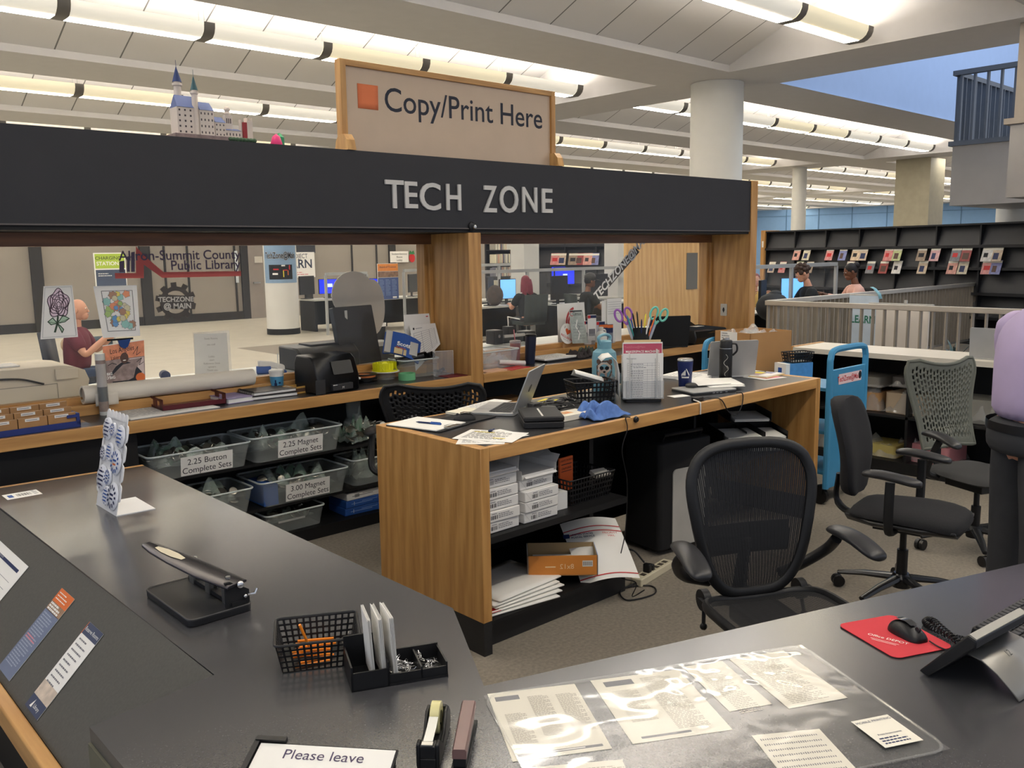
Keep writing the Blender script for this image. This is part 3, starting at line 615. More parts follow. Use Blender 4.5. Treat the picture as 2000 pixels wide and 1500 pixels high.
def coil(b, pts, R0=.0075, turns=30, r=.002):
    P = spline(pts, 24); n = len(P); out = []
    for i in range(n*4):
        k = i/4; j = int(k); p = P[min(j, n-1)].lerp(P[min(j+1, n-1)], k-j); d = (P[min(j+1, n-1)]-P[max(j-1, 0)]).normalized(); s = d.cross(V((0, 0, 1))).normalized(); u = s.cross(d)
        q = 2*PI*turns*i/(n*4); out.append(p+s*R0*math.cos(q)+u*R0*math.sin(q))
    b.tube(out, r, 5)
b = MB(BLACK); z = CT+.0105; coil(b, [at(1885, 1250, z), at(1850, 1240, z), at(1815, 1222, z), at(1808, 1213, z), at(1822, 1212, z+.012), at(1850, 1236, z+.012), at(1885, 1262, z+.006), at(1925, 1268, z)], turns=44)
b.build('coiled_cord', label='coiled black handset cord beside the red mouse mat', cat='cord')
m, a, l = edge((1893, 1240), (2000, 1256), CT)
A = at(1893, 1243, CT); B_ = at(1990, 1186, CT); d = B_-A; ang = math.atan2(d.y, d.x)
t = thing('keyboard', 'black keyboard at the right edge of the reception counter', 'keyboard', (A.x, A.y, CT), ang)
b = MB(BLACK); b.add([(0, 0, 0), (.44, 0, 0), (.44, -.16, 0), (0, -.16, 0), (.004, -.004, .026), (.436, -.004, .026), (.436, -.156, .014), (.004, -.156, .014)], [(3, 2, 1, 0), (4, 5, 6, 7), (0, 1, 5, 4), (1, 2, 6, 5), (2, 3, 7, 6), (3, 0, 4, 7)]); b.build('case', t, bev=.003)
b = MB(DARK)
for i in range(20):
    for j in range(6): y = -.018-.0235*j; b.box(.018+.0213*i, y, .0265-(abs(y)/.16)*.0115, .017, .018, .009, rx=R(4.5))
b.build('keys', t, bev=.002)
# desk phone seen from behind, on its silver foot
P0 = V((2.02, .785, CT)); ang = R(-6)
t = thing('desk_phone', 'black desk phone leaning on a curved silver foot', 'phone', P0, ang)
PX = Matrix(((0, 0, 1, 0), (1, 0, 0, 0), (0, 1, 0, 0), (0, 0, 0, 1)))
b = MB(BLACK).at(PX); b.prism([(0, 0), (.022, .008), (-.085, .135), (-.105, .128), (-.105, .11)], 0, .24); b.build('body', t, bev=.004)
b = MB(K('foot_silver', (150, 147, 140), rough=.35, metal=.5)); b.loft([[(x, y, z) for x in (.045, .24)] for y, z in ((-.062, .072), (-.10, .066), (-.135, .047), (-.17, .018), (-.185, .003))], False, False); b.build('foot', t, smooth=80, solid=.004)
b = MB(K('rim_grey', (140, 137, 128), rough=.3)).at(PX); b.prism([(-.086, .1355), (-.09, .139), (-.106, .132), (-.105, .1285)], .0, .24); b.build('top_rim', t, smooth=0)
b = MB(DARK).at(TR(.14, -.121, .0592, rx=R(33))); b.text('12', .022, 0, 0, 0); b.build('marking', t, smooth=0)

# leaflets on the sloped front
def S(x, y):
    d = ray(x, y); k = (CT-.001-.811-CAM.z)/(d.z-d.x); return CAM+d*k
def slope_paper(name, a, c, h, label, fn, cat, back=0, m=WHITE):
    A, B_ = S(*a), S(*c); mid = (A+B_)/2; w = (B_-A).length      # A upper left (far), B upper right (near)
    b = MB(m); b.bb(-w/2, -h, 0, w/2, 0, .0009); fn(b, w, h)
    o = b.build(name, None, mid+V((-.0008, 0, .0008)), label=label, cat=cat, smooth=0)
    ex = V((0, -1, 0)); ey = V((1, 0, 1)).normalized(); ez = ex.cross(ey); o.rotation_euler = Matrix((ex, ey, ez)).transposed().to_euler(); return o
def form(b, w, h):
    b.use(NAVY).rect(0, -.035, w*.84, .012, .0013); b.use(WHITE); b.text('* * * * *', .02, 0, -.043, .0016); b.use(GINK)
    for k in range(6): b.rect(0, -.08-k*.028, w*.84, .0015, .0013); b.lines(-w*.4, -.068-k*.028, w*.6, 1, .01, .004, .0013)
slope_paper('library_form', (-20, 1038), (57, 1107), .24, 'white printed form lying on the sloped counter front at far left', form, 'form')
def rc1(b, w, h):
    b.use(ORANGE).rect(0, -.022, w, .044, .0012); b.use(WHITE).lines(-w*.42, -.012, w*.8, 3, .01, .003, .0014); b.use(K('photo_brown', (150, 118, 92), var=.3, vs=40)).rect(0, -.059, w, .03, .0012); b.use(WHITE).lines(-w*.45, -.05, w*.9, 3, .009, .006, .0014)
    b.use(K('leaflet_blue', (112, 122, 146))).rect(0, -.072-(h-.072)/2, w, h-.072, .0012); b.use(K('pale_blue_print', (160, 168, 186))).lines(-w*.42, -.084, w*.84, int((h-.1)/.0085), .0085, .0036, .0015); b.use(PINK).lines(-w*.4, -.16, w*.8, 2, .008, .004, .0017)
slope_paper('rack_leaflet', (122, 1149), (147, 1171), .285, 'orange and blue leaflet lying on the sloped counter front', rc1, 'leaflet')
def rc2(b, w, h):
    b.use(K('leaflet_navy', (66, 74, 98))).rect(0, -.018, w, .036, .0012); b.use(WHITE); b.text('Reserve Rooms', .017, 0, -.024, .0015); b.use(ORANGE).rect(-w/2+.0015, -.02, .003, .04, .0014)
    b.use(GINK); b.lines(-w*.38, -.05, w*.76, 9, .017, .0045, .0013); b.use(K('photo_pale', (206, 190, 172), var=.2, vs=30)).rect(0, -h+.06, w, .045, .0012); b.use(K('leaflet_navy', (66, 74, 98))).rect(0, -h+.019, w, .038, .0012)
    b.use(WHITE); b.text('Library', .016, .012, -h+.012, .0015); b.poly([(-.035, -h+.008, .0015), (-.02, -h+.008, .0015), (-.02, -h+.032, .0015)])
slope_paper('rack_leaflet', (177, 1214), (203, 1240), .27, 'white and navy leaflet nearest the camera on the sloped front', rc2, 'leaflet')
# ================================================================ things on and in the work desk
Z = DK+.0006
# clipboard with paper and pen
t = thing('clipboard', 'black clipboard with blank white paper at the desk end', 'clipboard', (2.50, 3.345, Z), R(14))
b = MB(MATTEBLACK); b.rprism(0, 0, .24, .33, .01, 0, .004); b.build('board', t, smooth=0)
b = MB(WHITE); b.bb(-.115, -.14, .004, .115, .16, .008); b.build('sheets', t, smooth=0)
b = MB(STEEL); b.bb(-.05, -.165, .004, .05, -.135, .012); b.tube([(-.03, -.14, .012), (-.02, -.115, .012), (.02, -.115, .012), (.03, -.14, .012)], .002, 6); b.build('clip', t, bev=.002)
def pen(label, loc, rz, m=NAVY, L=.14):
    t = thing('ballpoint_pen', label, 'pen', loc, rz)
    b = MB(m).at(TR(ry=PI/2)); b.lathe([(.001, 0), (.004, .015), (.0045, .02), (.0045, L)], 8); b.build('barrel', t); b = MB(BLUE).at(TR(ry=PI/2)); b.lathe([(.0055, L*.6), (.0055, L+.002)], 8); b.bb(-.008, -.0015, L*.62, -.006, .0015, L); b.build('cap', t)
pen('dark blue pen lying on the clipboard paper', (2.47, 3.40, Z+.0125), R(-70))
def dpaper(p, q, h, label, fn, dz=.001, cat='paper', grp=None, m=WHITE, name='paper_sheet'):   # bottom-left, bottom-right pixels on the desk
    mid, a, w = edge(p, q, DK); 
    b = MB(m); b.bb(-w/2, 0, 0, w/2, h, .0008); fn(b, w, h); return b.build(name, None, (mid.x, mid.y, DK+dz), a, label, cat, grp, smooth=0)
def hl(b, w, h):
    b.use(INK).lines(-w*.4, h*.9, w*.8, 12, h*.065, h*.025, .001); b.use(YELLOW).rect(-w*.2, h*.8, w*.35, h*.05, .0012); b.rect(w*.2, h*.3, w*.2, h*.06, .0012); b.use(GINK); b.text('Office Hours', h*.11, 0, h*.42, .0014)
def plain(b, w, h): b.use(GINK).lines(-w*.4, h*.9, w*.8, 16, h*.05, h*.018, .001)
dpaper((890, 868), (985, 868), .2, 'white printed paper sticking out under the highlighted sheets', plain, .0006, grp='loose papers at the desk end')
dpaper((950, 868), (1034, 851), .2, 'plain white paper at the desk front under the highlighted sheets', plain, .0016, grp='loose papers at the desk end')
dpaper((882, 858), (1000, 866), .216, 'highlighted printed sheet on top of the loose desk papers', hl, .0028, grp='loose papers at the desk end')
p = at(958, 845, DK); b = MB(NAVY); b.ell(0, 0, .006, .018, .008, .006); b.bb(.01, -.003, .004, .035, .003, .009); b.build('usb_stick', None, (p.x, p.y, DK+.004), R(20), 'small dark blue stick lying on the highlighted sheet', 'usb stick')
b = MB(K('rubber', (24, 24, 26), rough=.85)); b.rprism(0, 0, .24, .2, .015, 0, .004); b.build('desk_mouse_mat', None, (2.735, 3.34, Z), R(10), 'black mouse mat beside the open laptop', 'mouse mat')
mouse('matte black mouse next to the open silver laptop', (2.69, 3.30, Z+.0042), R(60), K('mouse_matte', (26, 26, 28), rough=.6))
b = MB(K('notepad', (232, 226, 206), rough=.7)); b.bb(-.08, -.05, 0, .08, .05, .012); b.build('note_pad', None, (2.83, 3.48, Z), R(8), 'cream note pad behind the matte mouse', 'note pad', smooth=0)
# open laptop, lid towards the front right
def laptop(name, label, hinge, rz, w, d, open_, m, keys=True, logo=None, logot=None):
    t = thing(name, label, 'laptop', hinge, rz)      # local: hinge along x, base extends -y, lid rises at y=0
    b = MB(m); b.rprism(0, -d/2, w, d, .012, 0, .014); b.build('base', t, bev=.002)
    if keys:
        b = MB(K('key_grey', (92, 92, 94), rough=.5)); b.bb(-w/2+.025, -d*.56, .0142, w/2-.025, -.02, .0148)
        b.use(DARK)
        for i in range(14):
            for j in range(6): b.bb(-w/2+.03+i*(w-.06)/14, -.03-j*.019, .0149, -w/2+.03+(i+.82)*(w-.06)/14, -.045-j*.019, .0165)
        b.build('keyboard_deck', t, smooth=0)
        b = MB(K('trackpad', (150, 150, 150), rough=.3)); b.bb(-.06, -d+.015, .0142, .06, -d*.62, .0146); b.build('trackpad', t, smooth=0)
    Q = TR(0, 0, .014, rx=R(180-open_))
    b = MB(m).at(Q); b.rprism(0, d/2, w, d, .012, 0, .006); 
    if logo: b.use(DARK).at(Q @ TR(0, d*.5, -.0004, rx=PI)); b.lathe([(.022, 0), (.022, .0003)], 20); b.use(m).at(Q @ TR(0, d*.5, -.0006, rx=PI)); [b.bb(x-.001, -.012, 0, x+.001, .014, .0003) for x in (-.006, .004)]
    lid = b.build('lid', t, bev=.001)
    b = MB(K('screen_off', (14, 14, 16), rough=.15)).at(Q); b.bb(-w/2+.008, .012, .0062, w/2-.008, d-.006, .0066); b.build('screen', lid, smooth=0)
    b = MB(DARK); b.bb(-w/2-.0004, -d*.35, .004, -w/2+.001, -d*.12, .009); b.build('ports', t, smooth=0)
    return t
p = at(990, 822, DK); q = at(1047, 785, DK); hd = (q-p); 
mid = (p+q)/2; ang = math.atan2(hd.y, hd.x)
laptop('laptop', 'open silver laptop facing the wooden pillar, its lid back to us', (mid.x, mid.y, Z), ang+PI, .33, .23, 112, SILVER, logo=True)
for k, (px, py) in enumerate([(935, 795), (960, 787)]):
    p = at(px, py, DK)
    pass
dpaper((930, 802), (1000, 783), .12, 'pale paper lying behind the open laptop', plain, .001)
# black tool case
A = at(1004, 838, DK); B_ = at(1070, 848, DK); 
t = thing('tool_case', 'flat black tool case on the desk beside the open laptop', 'case', (2.905, 2.985, Z), R(53))
b = MB(K('case_black', (30, 30, 31), rough=.55)); b.rprism(0, 0, .27, .19, .012, 0, .03); b.build('case_base', t, bev=.004)
b = MB(K('case_black', (30, 30, 31))); b.rprism(0, 0, .272, .192, .012, .032, .055); b.build('case_lid', t, bev=.006)
b = MB(WPLA); b.bb(-.11, .0, .0555, .09, .009, .056); b.build('label_strip', t, smooth=0)
b = MB(DARK); b.bb(-.08, -.099, .022, -.04, -.094, .044); b.bb(.05, -.099, .022, .09, -.094, .044); b.build('latches', t, smooth=0)
b = MB(K('book_white', (228, 222, 206), rough=.6)); b.bb(-.1, -.055, 0, .1, .055, .026); b.use(K('faint_orange', (222, 170, 120))).rect(-.02, .01, .07, .05, .0265); b.use(ORANGE).rect(-.02, .0, .03, .012, .027)
b.build('paperback_box', None, (3.10, 2.98, Z), R(52)-PI/2+R(38), 'white boxed paperback with a small orange picture beside the black case', 'box', smooth=0)
# crumpled blue cloth
def clothf(w, d, h, s, seed=0):
    def f(u, v):
        x = (u-.5)*w; y = (v-.5)*d; e = min(u, 1-u, v, 1-v)*2
        z = h*(abs(mnoise.noise(V((u*s, v*s, seed))))*1.6+.18)*min(1, e*3+.12)+.002
        return (x+.02*mnoise.noise(V((u*3, v*3, 5+seed))), y+.03*mnoise.noise(V((u*3, v*3, 9+seed))), z)
    return f
b = MB(K('cloth_blue', (88, 122, 184), rough=.9, var=.12, vs=50, bump=.3)); b.surf(clothf(.24, .22, .075, 3.2, 2), 40, 36); b.build('microfiber_cloth', None, (3.24, 2.915, Z), R(-8), 'crumpled blue cloth at the front edge of the work desk', 'cloth', smooth=180, solid=.003)
# heap of cables and adapters
def cable(name, pts, r, label, m=BLACK, n=8, cat='cable'):
    b = MB(m); b.tube(spline(pts, n), r, 6); return b.build(name, label=label, cat=cat)
for k in range(7):
    c = V((3.2+rnd.uniform(-.1, .1), 3.22+rnd.uniform(-.08, .08), DK)); P = []
    for i in range(16): a = i*.9+k; P.append(c+V((.07*math.cos(a)*rnd.uniform(.6, 1.2), .05*math.sin(a)*rnd.uniform(.6, 1.2), .006+.0045*k+rnd.uniform(0, .012))))
    b = MB((BLACK, K('cable_grey', (120, 118, 114)), BLACK, DARK)[k % 4]); b.tube(spline(P, 5), .0032, 5)
    b.build('adapter_cable', label='tangled adapter cable in the heap between laptop and black basket', cat='cable', group='tangled cables on the desk')
for k, (x, y, z, a) in enumerate([(3.17, 3.30, .02, 0), (3.26, 3.27, .018, 1), (3.14, 3.17, .016, 2.2)]):
    b = MB(K('adapter_grey', (96, 95, 93), rough=.5)); b.rprism(0, 0, .075, .05, .012, 0, .028); b.build('power_adapter', None, (x, y, DK+.002), a, ('grey power adapter nearest the laptop lid', 'grey power adapter nearest the black basket', 'grey power adapter nearest the tool case')[k], 'adapter', 'power adapters in the cable heap', bev=.003)
b = MB(YELLOW); b.bb(-.06, -.04, 0, .06, .04, .006); b.build('sticky_notes', None, (3.36, 3.40, Z), R(20), 'yellow note pad behind the desk cable heap', 'note pad', smooth=0)
basket('paper_basket', 'black lattice basket holding folded white papers beside the blue bottle', (3.56, 3.26, Z), R(-25), .25, .18, .11, nx=10, ny=8, nz=4)
b = MB(WHITE); b.surf(lambda u, v: ((u-.5)*.16, (v-.5)*.1, .08+.05*(1-u)+.02*math.sin(v*5)), 8, 6); b.build('folded_paper', None, (3.53, 3.26, Z+.03), R(-30), 'folded white paper sticking out of the desk basket', 'paper', smooth=180, solid=.001)
# big blue water jug with raccoon sticker
JUGB = K('jug_blue', (112, 160, 176), rough=.4, var=.03)
t = thing('water_jug', 'large blue water jug with a raccoon sticker', 'water jug', (3.83, 3.40, Z))
b = MB(JUGB); b.lathe([(.05, 0), (.068, .006), (.072, .02), (.072, .20), (.066, .235), (.04, .255), (.036, .262)], 28); b.build('body', t)
b = MB(JUGB); b.lathe([(.042, .255), (.042, .295), (.03, .302)], 20); b.build('lid', t)
b = MB(JUGB); b.tube(spline([(-.036, 0, .28), (-.05, .0, .32), (0, 0, .335), (.05, 0, .32), (.036, 0, .28)]), .009, 8); b.build('handle', t)
ca = math.atan2(-3.40, -3.83)
def onjug(b, u, v, r=.0732): a = ca+u/.072; return (r*math.cos(a), r*math.sin(a), v)
def patch(b, m, u0, v0, ru, rv, lift=0, n=16):
    b.use(m); b.poly([onjug(b, u0+ru*math.cos(2*PI*i/n)*(1+.12*(i % 2)), v0+rv*math.sin(2*PI*i/n)*(1+.12*(i % 2)), .0738+lift) for i in range(n)])
b = MB(K('fur_brown', (96, 74, 62), var=.3, vs=90)); patch(b, K('fur_brown', 0), .0, .135, .046, .056); patch(b, K('fur_pink', (196, 164, 150)), -.012, .105, .026, .036, .0006); patch(b, K('fur_pale', (206, 190, 176)), .0, .15, .036, .03, .0009)
for s in (-1, 1): patch(b, MATTEBLACK, s*.015, .148, .011, .011, .0013, 10); patch(b, K('fur_brown', 0), s*.034, .185, .012, .014, .001, 8)
patch(b, K('fur_pale', 0), 0, .128, .014, .012, .0013); patch(b, MATTEBLACK, 0, .126, .007, .006, .0018, 8); b.build('raccoon_sticker', t, smooth=0)
# brochure rack with clear pockets
p = at(1240, 792, DK)
t = thing('brochure_rack', 'clear revolving brochure rack full of makerspace forms', 'brochure rack', (3.765, 3.075, Z), R(-42))
b = MB(BLACK); b.rprism(0, 0, .20, .20, .02, 0, .012); b.build('rack_base', t)
b = MB(K('rack_core', (40, 40, 42))); b.bb(-.03, -.03, .012, .03, .03, .30); b.build('core', t, smooth=0)
def pocket(M, w, h0, h1, z0, out=.03):
    b = MB(ACRYL).at(M); b.bb(-w/2, -out-.002, z0, w/2, -out, z0+h1); b.bb(-w/2, -.002, z0, w/2, 0, z0+h0); b.bb(-w/2, -out, z0, w/2, 0, z0+.003)
    for s in (-1, 1): b.bb(s*w/2-.001, -out, z0, s*w/2+.001, 0, z0+h1)
    b.build('clear_pocket', t, smooth=0)
def sheets(name, M, w, h, z0, y, fn, n=5, m=WHITE):
    b = MB(m).at(M)
    for k in range(n): b.bb(-w/2, y-.0012*k, z0, w/2, y-.0012*k+.0007, z0+h+.002*(k % 2))
    b.at(M @ TR(0, y-.0012*(n-1)-.0005, z0, rx=PI/2)); fn(b, w, h); b.build(name, t, smooth=0)
def mk(b, w, h):
    b.use(K('makerspace_pink', (190, 82, 104))).rect(0, h-.036, w*.97, .062, .0003); b.use(WHITE); b.text('MAKERSPACE MACHINES', .0178, 0, h-.054, .0006, bold=.02, sx=.92); b.use(PINK); b.text('TechZone@Main', .016, -w*.2, h-.028, .0006)
def fm(b, w, h):
    b.use(GINK); b.text('Reservation', .011, -w*.3, h-.028, .0003)
    for k in range(16): b.rect(0, h-.05-k*.0125, w*.8, .0008, .0003)
    for x in (-.4, -.33, -.12, .1, .22, .4): b.rect(w*x, h-.05-.094, .0008, .188, .0003)
    for k in range(15): b.lines(-w*.32, h-.056-k*.0125, w*.5, 1, .01, .003, .0003)
    b.use(WHITE).rect(0, h-.076, w*.6, .014, .0006); b.use(GINK).lines(-w*.25, h-.074, w*.5, 1, .01, .003, .0008)
F = TR(0, -.045, 0); W_ = .218
sheets('form_sheets', F, .215, .24, .022, -.034, fm, 8); pocket(F @ TR(0, -.012, 0), W_+.004, .2, .10, .016, .034)
sheets('makerspace_flyers', F, .215, .29, .03, -.008, mk, 6); pocket(F, W_+.004, .30, .17, .018, .012)
b = MB(TAN).at(F); b.bb(-.1, -.003, .04, .1, 0, .334); b.build('folder', t, smooth=0)
for k, rz in enumerate((PI/2, -PI/2, PI)):
    M = TR(0, 0, 0, rz=rz) @ TR(0, -.062, 0)
    if k == 2: M = TR(0, 0, 0, rz=rz) @ TR(0, -.034, 0)
    sheets('form_sheets', M, .2, .26-.02*k, .024, -.01, fm, 5); pocket(M, .206, .22, .12, .018, .03)
b = MB(WHITE)  # curled sheets flopping out on the left
b.loft([[V((-.1-.03-x, y, z)) for y in (-.095, .09)] for x, z in ((.0, .03), (.0, .16), (.012, .22), (.04, .25), (.075, .245), (.098, .225))], False, False); b.build('curled_sheets', t, smooth=80, solid=.003)
b = MB(ACRYL); b.bb(-.155, -.1, .02, -.152, .08, .14); b.build('clear_pocket', t, smooth=0)
b = MB(WHITE); b.bb(-.055, -.035, 0, .055, .035, .001); b.build('blank_card', None, (3.99, 2.985, Z), R(-15), 'small blank white card beside the brochure rack', 'card', smooth=0)
b = MB(K('rack_core', 0)).at(TR(rz=0)); b.rprism(0, 0, .17, .09, .01, .302, .308); b.build('top_plate', t)
p = V((3.765, 3.075, DK+.3095)); t = thing('pen_cup', 'dark pen cup crammed with pens and two pairs of scissors', 'pen cup', p, R(-42))
b = MB(MATTEBLACK); b.loft([[(r*math.cos(2*PI*i/20)*1.3, r*math.sin(2*PI*i/20), z) for i in range(20)] for r, z in ((.034, 0), (.036, .085), (.033, .085), (.031, .004))]); b.build('cup', t)
cols = [BLUE, NAVY, YELLOW, BLACK, BLUE, LGREY, K('teal', (60, 150, 150)), BLACK, NAVY, WHITE, ORANGE]
for k in range(11):
    a = k*.58; b = MB(cols[k]).at(TR(.03*math.cos(a), .018*math.sin(a), .006, rx=R(-14)*math.sin(a), ry=R(20)*math.cos(a))); b.lathe([(.004, 0), (.0045, .12+.012*(k % 4)), (.002, .135+.012*(k % 4))], 8); b.build('pen', None if 0 else t)
for k, (m, x, ry, nm) in enumerate(((K('scissor_purple', (150, 92, 168)), -.042, -20, 'purple'), (K('scissor_teal', (110, 196, 176)), .042, 20, 'mint green'))):
    q = thing('scissors', '%s handled scissors sticking up from the pen cup' % nm, 'scissors', p+V((x*.743, x*-.669, .01)), 0, 'scissors in the pen cup', rot=(0, R(ry), R(-42)))
    b = MB(STEEL); b.bb(-.006, -.002, 0, .006, .002, .12); b.build('blades', q, smooth=0)
    for sgn in (-1, 1):
        b = MB(m); b.tube(spline([(0, 0, .1), (sgn*.012, 0, .125)], 3), .006, 8); b.tube([(sgn*(.027+.019*math.cos(2*PI*i/18)), 0, .16+.034*math.sin(2*PI*i/18)+sgn*.004*(1 if k else -1)) for i in range(18)], .0062, 8, closed=True); b.build('handle', q)
# tumbler
t = thing('tumbler', 'navy tumbler with white library logo', 'tumbler', (4.27, 3.15, Z))
b = MB(K('tumbler_navy', (26, 40, 92), rough=.35)); b.lathe([(.034, 0), (.037, .004), (.046, .155), (.046, .163)], 28); b.build('cup', t)
b = MB(STEEL); b.lathe([(.0465, .16), (.0475, .166), (.044, .172), (.04, .17)], 28); b.build('steel_rim', t)
b = MB(ACRYL); b.lathe([(.044, .17), (.042, .176), (.001, .174)], 28); b.build('lid', t)
ta = math.atan2(-3.15, -4.27)
def onc(r0, u, v): a = ta+u/r0; return (r0*math.cos(a), r0*math.sin(a), v)
b = MB(WHITE); g = lambda u, v: onc(.0445+(v-.09)*.06, u, v)
for k in range(4): b.poly([g(-.022+k*.0065, .078), g(-.017+k*.0065, .078), g(-.017+k*.0065, .09+k*.007), g(-.022+k*.0065, .088+k*.007)])
b.poly([g(.004, .118), g(.009, .118), g(.028, .08), g(.021, .08)])
for k in range(5): b.poly([g(-.02+k*.009, .062), g(-.013+k*.009, .062), g(-.013+k*.009, .071), g(-.02+k*.009, .071)])
b.poly([g(-.024, .074), g(.026, .074), g(.026, .0765), g(-.024, .0765)]); b.build('library_logo', t, smooth=0)
b = MB(DARK); b.lathe([(.033, 0), (.035, .003), (.035, .012), (.026, .02), (.018, .022)], 20); b.use(SILVER).bb(.02, -.008, .005, .055, .008, .016); b.build('hard_drive', None, (4.21, 3.06, Z+.021), R(40), 'small round black puck in front of the navy tumbler', 'puck')
t = thing('closed_laptop', 'closed silver laptop with ports, papers heaped on it', 'laptop', (4.235, 2.99, Z), R(-17))
b = MB(DARK); b.rprism(0, 0, .31, .215, .012, 0, .009); b.build('base', t); b = MB(SILVER); b.rprism(0, 0, .31, .215, .012, .0095, .018); b.build('lid', t, bev=.002)
b = MB(STEEL); [b.bb(x, -.1085, .002, x+.016, -.107, .007) for x in (-.02, .005, .03, .07)]; b.build('ports', t, smooth=0)
for k, (x, y, a, z) in enumerate([(4.42, 3.02, -32, .020), (4.47, 3.04, -40, .024), (4.38, 3.10, -25, .029)]):
    paper('paper_sheet', .216, .279, (x, y, DK+z), R(a), ('lowest white sheet on the closed laptop, corner over its edge', 'middle white sheet on the closed laptop', 'topmost curled white sheet on the closed laptop')[k], fn=lambda b: (b.use(GINK).lines(-.09, .11, .18, 10, .02, .004, .001)), group='papers on the closed laptop', th=.003)
t = thing('coffee_bottle', 'black insulated bottle with carry handle and white script', 'bottle', (4.66, 3.13, Z))
b = MB(K('bottle_black', (22, 22, 23), rough=.45)); b.lathe([(.037, 0), (.04, .004), (.04, .2), (.039, .205)], 28); b.build('body', t)
b = MB(STEEL); b.lathe([(.0402, .203), (.0402, .208)], 28, cap=False); b.build('steel_band', t)
b = MB(K('bottle_black', 0)); b.lathe([(.038, .208), (.038, .25), (.034, .255), (.02, .258)], 28); b.build('cap', t); b = MB(STEEL); b.lathe([(.02, .256), (.02, .27), (.017, .273)], 20); b.build('button', t)
b = MB(K('bottle_black', 0)).at(TR(rz=ta+PI*.5)); b.tube(spline([(.036, 0, .235), (.062, 0, .228), (.066, 0, .19), (.04, 0, .16)]), .006, 8); b.build('handle', t)
b = MB(LGREY); tb = math.atan2(-3.13, -4.66)
for k in range(2):
    P = [(.0408*math.cos(tb+(x)/.04), .0408*math.sin(tb+(x)/.04), z) for x, z in spline2(k)] if 0 else [(.0408*math.cos(tb+(.012*math.sin(i*.8)+.006*k)/.04), .0408*math.sin(tb+(.012*math.sin(i*.8)+.006*k)/.04), .17-.009*i-.07*k) for i in range(11-3*k)]
    b.tube(P, .0012, 4)
b.build('white_script', t)
p = at(1388, 744, DK); q = at(1446, 741, DK); hd = q-p; mid = (p+q)/2
t2 = laptop('laptop', 'silver laptop standing open behind the black bottle, lid back to us', (4.80, 3.18, Z), R(150), .33, .23, 100, SILVER, keys=True)
paper('magazine', .22, .28, (4.62, 3.38, Z), R(10), 'stack of white papers left of the standing silver laptop', fn=lambda b: b.use(GINK).lines(-.09, .11, .18, 9, .024, .006, .0205), th=.02)
paper('pink_form', .2, .26, (4.96, 3.07, Z), R(-10), 'white and pink form lying beside the black bottle', fn=lambda b: (b.use(PINK).rect(.02, -.06, .15, .08, .0012), b.use(GINK).lines(-.08, .1, .16, 5, .02, .006, .0012)))
t = thing('manila_folder', 'manila folder with printed flyers at the right desk end', 'folder', (5.02, 3.16, Z), R(4))
b = MB(TAN); b.bb(-.12, -.16, 0, .12, .16, .006); b.build('folder', t, smooth=0)
b = MB(WHITE); b.bb(-.11, -.15, .006, .105, .13, .012); b.use(K('flyer_mauve', (164, 134, 138), var=.25, vs=20)).rect(-.03, .0, .13, .17, .0123); b.use(YELLOW); b.rect(.02, -.02, .07, .09, .0126); b.use(K('flyer_lilac', (130, 128, 158))).rect(.06, -.08, .07, .07, .0124); b.build('flyers', t, smooth=0)
b = MB(DARK); b.tube([(.0, .02, .014), (.05, .0, .014), (.08, -.05, .014)], .002, 5); b.ell(.0, .03, .013, .012, .01, .002); b.build('eyeglasses_arm', t)
# cords over the desk front
cable('charging_cable', [at(1205, 812, DK+.004), at(1230, 815, DK+.006), V((3.262, 2.757, DK+.005)), V((3.268, 2.751, DK-.05)), atY(1215, 880, 2.75), atY(1225, 945, 2.76), atY(1221, 1040, 2.80), atY(1207, 1120, 2.78), V((3.28, 2.70, .1)), V((3.30, 2.74, .012)), V((3.42, 2.76, .006))], .0028, 'black charging cable hanging over the desk front to the floor')
t = thing('cable_puck', 'black cable hub at the desk edge with cords over the front', 'cable hub', (3.93, 2.815, Z))
b = MB(BLACK); b.rprism(0, 0, .07, .04, .01, 0, .022); b.build('hub', t, bev=.003)
b = MB(WPLA); b.tube(spline([(-.035, 0, .01), (-.05, -.05, .004), (-.052, -.058, -.01), (-.052, -.058, -.06)]), .0035, 6); b.build('white_plug_cable', t)
b = MB(BLACK); b.tube(spline([(.035, 0, .01), (.1, -.02, .006), (.14, -.058, -.005), (.2, -.066, -.08), (.27, -.07, -.105), (.33, -.066, -.06), (.34, -.062, .005), (.31, -.04, .012)]), .003, 6); b.build('looped_cable', t)
# tissue box, small basket, cardboard box behind the desk end
t = thing('tissue_box', 'blue and white tissue box under the small lattice basket', 'tissue box', (5.72, 3.27, .811), R(-20))
b = MB(K('tissue_blue', (78, 140, 196), var=.1, vs=30)); b.bb(-.12, -.06, 0, .12, .06, .12); b.use(WHITE).bb(-.122, -.061, .0, -.085, .061, .121); b.use(BLUE).bb(-.1225, -.02, .05, -.122, .02, .09); b.build('carton', t, smooth=0)
b = MB(WHITE); b.ell(0, 0, .122, .05, .02, .004); b.build('opening', t)
basket('small_basket', 'small black lattice basket on top of the tissue box', (5.75, 3.26, .935), R(-20), .2, .12, .07, nx=8, ny=5, nz=3)
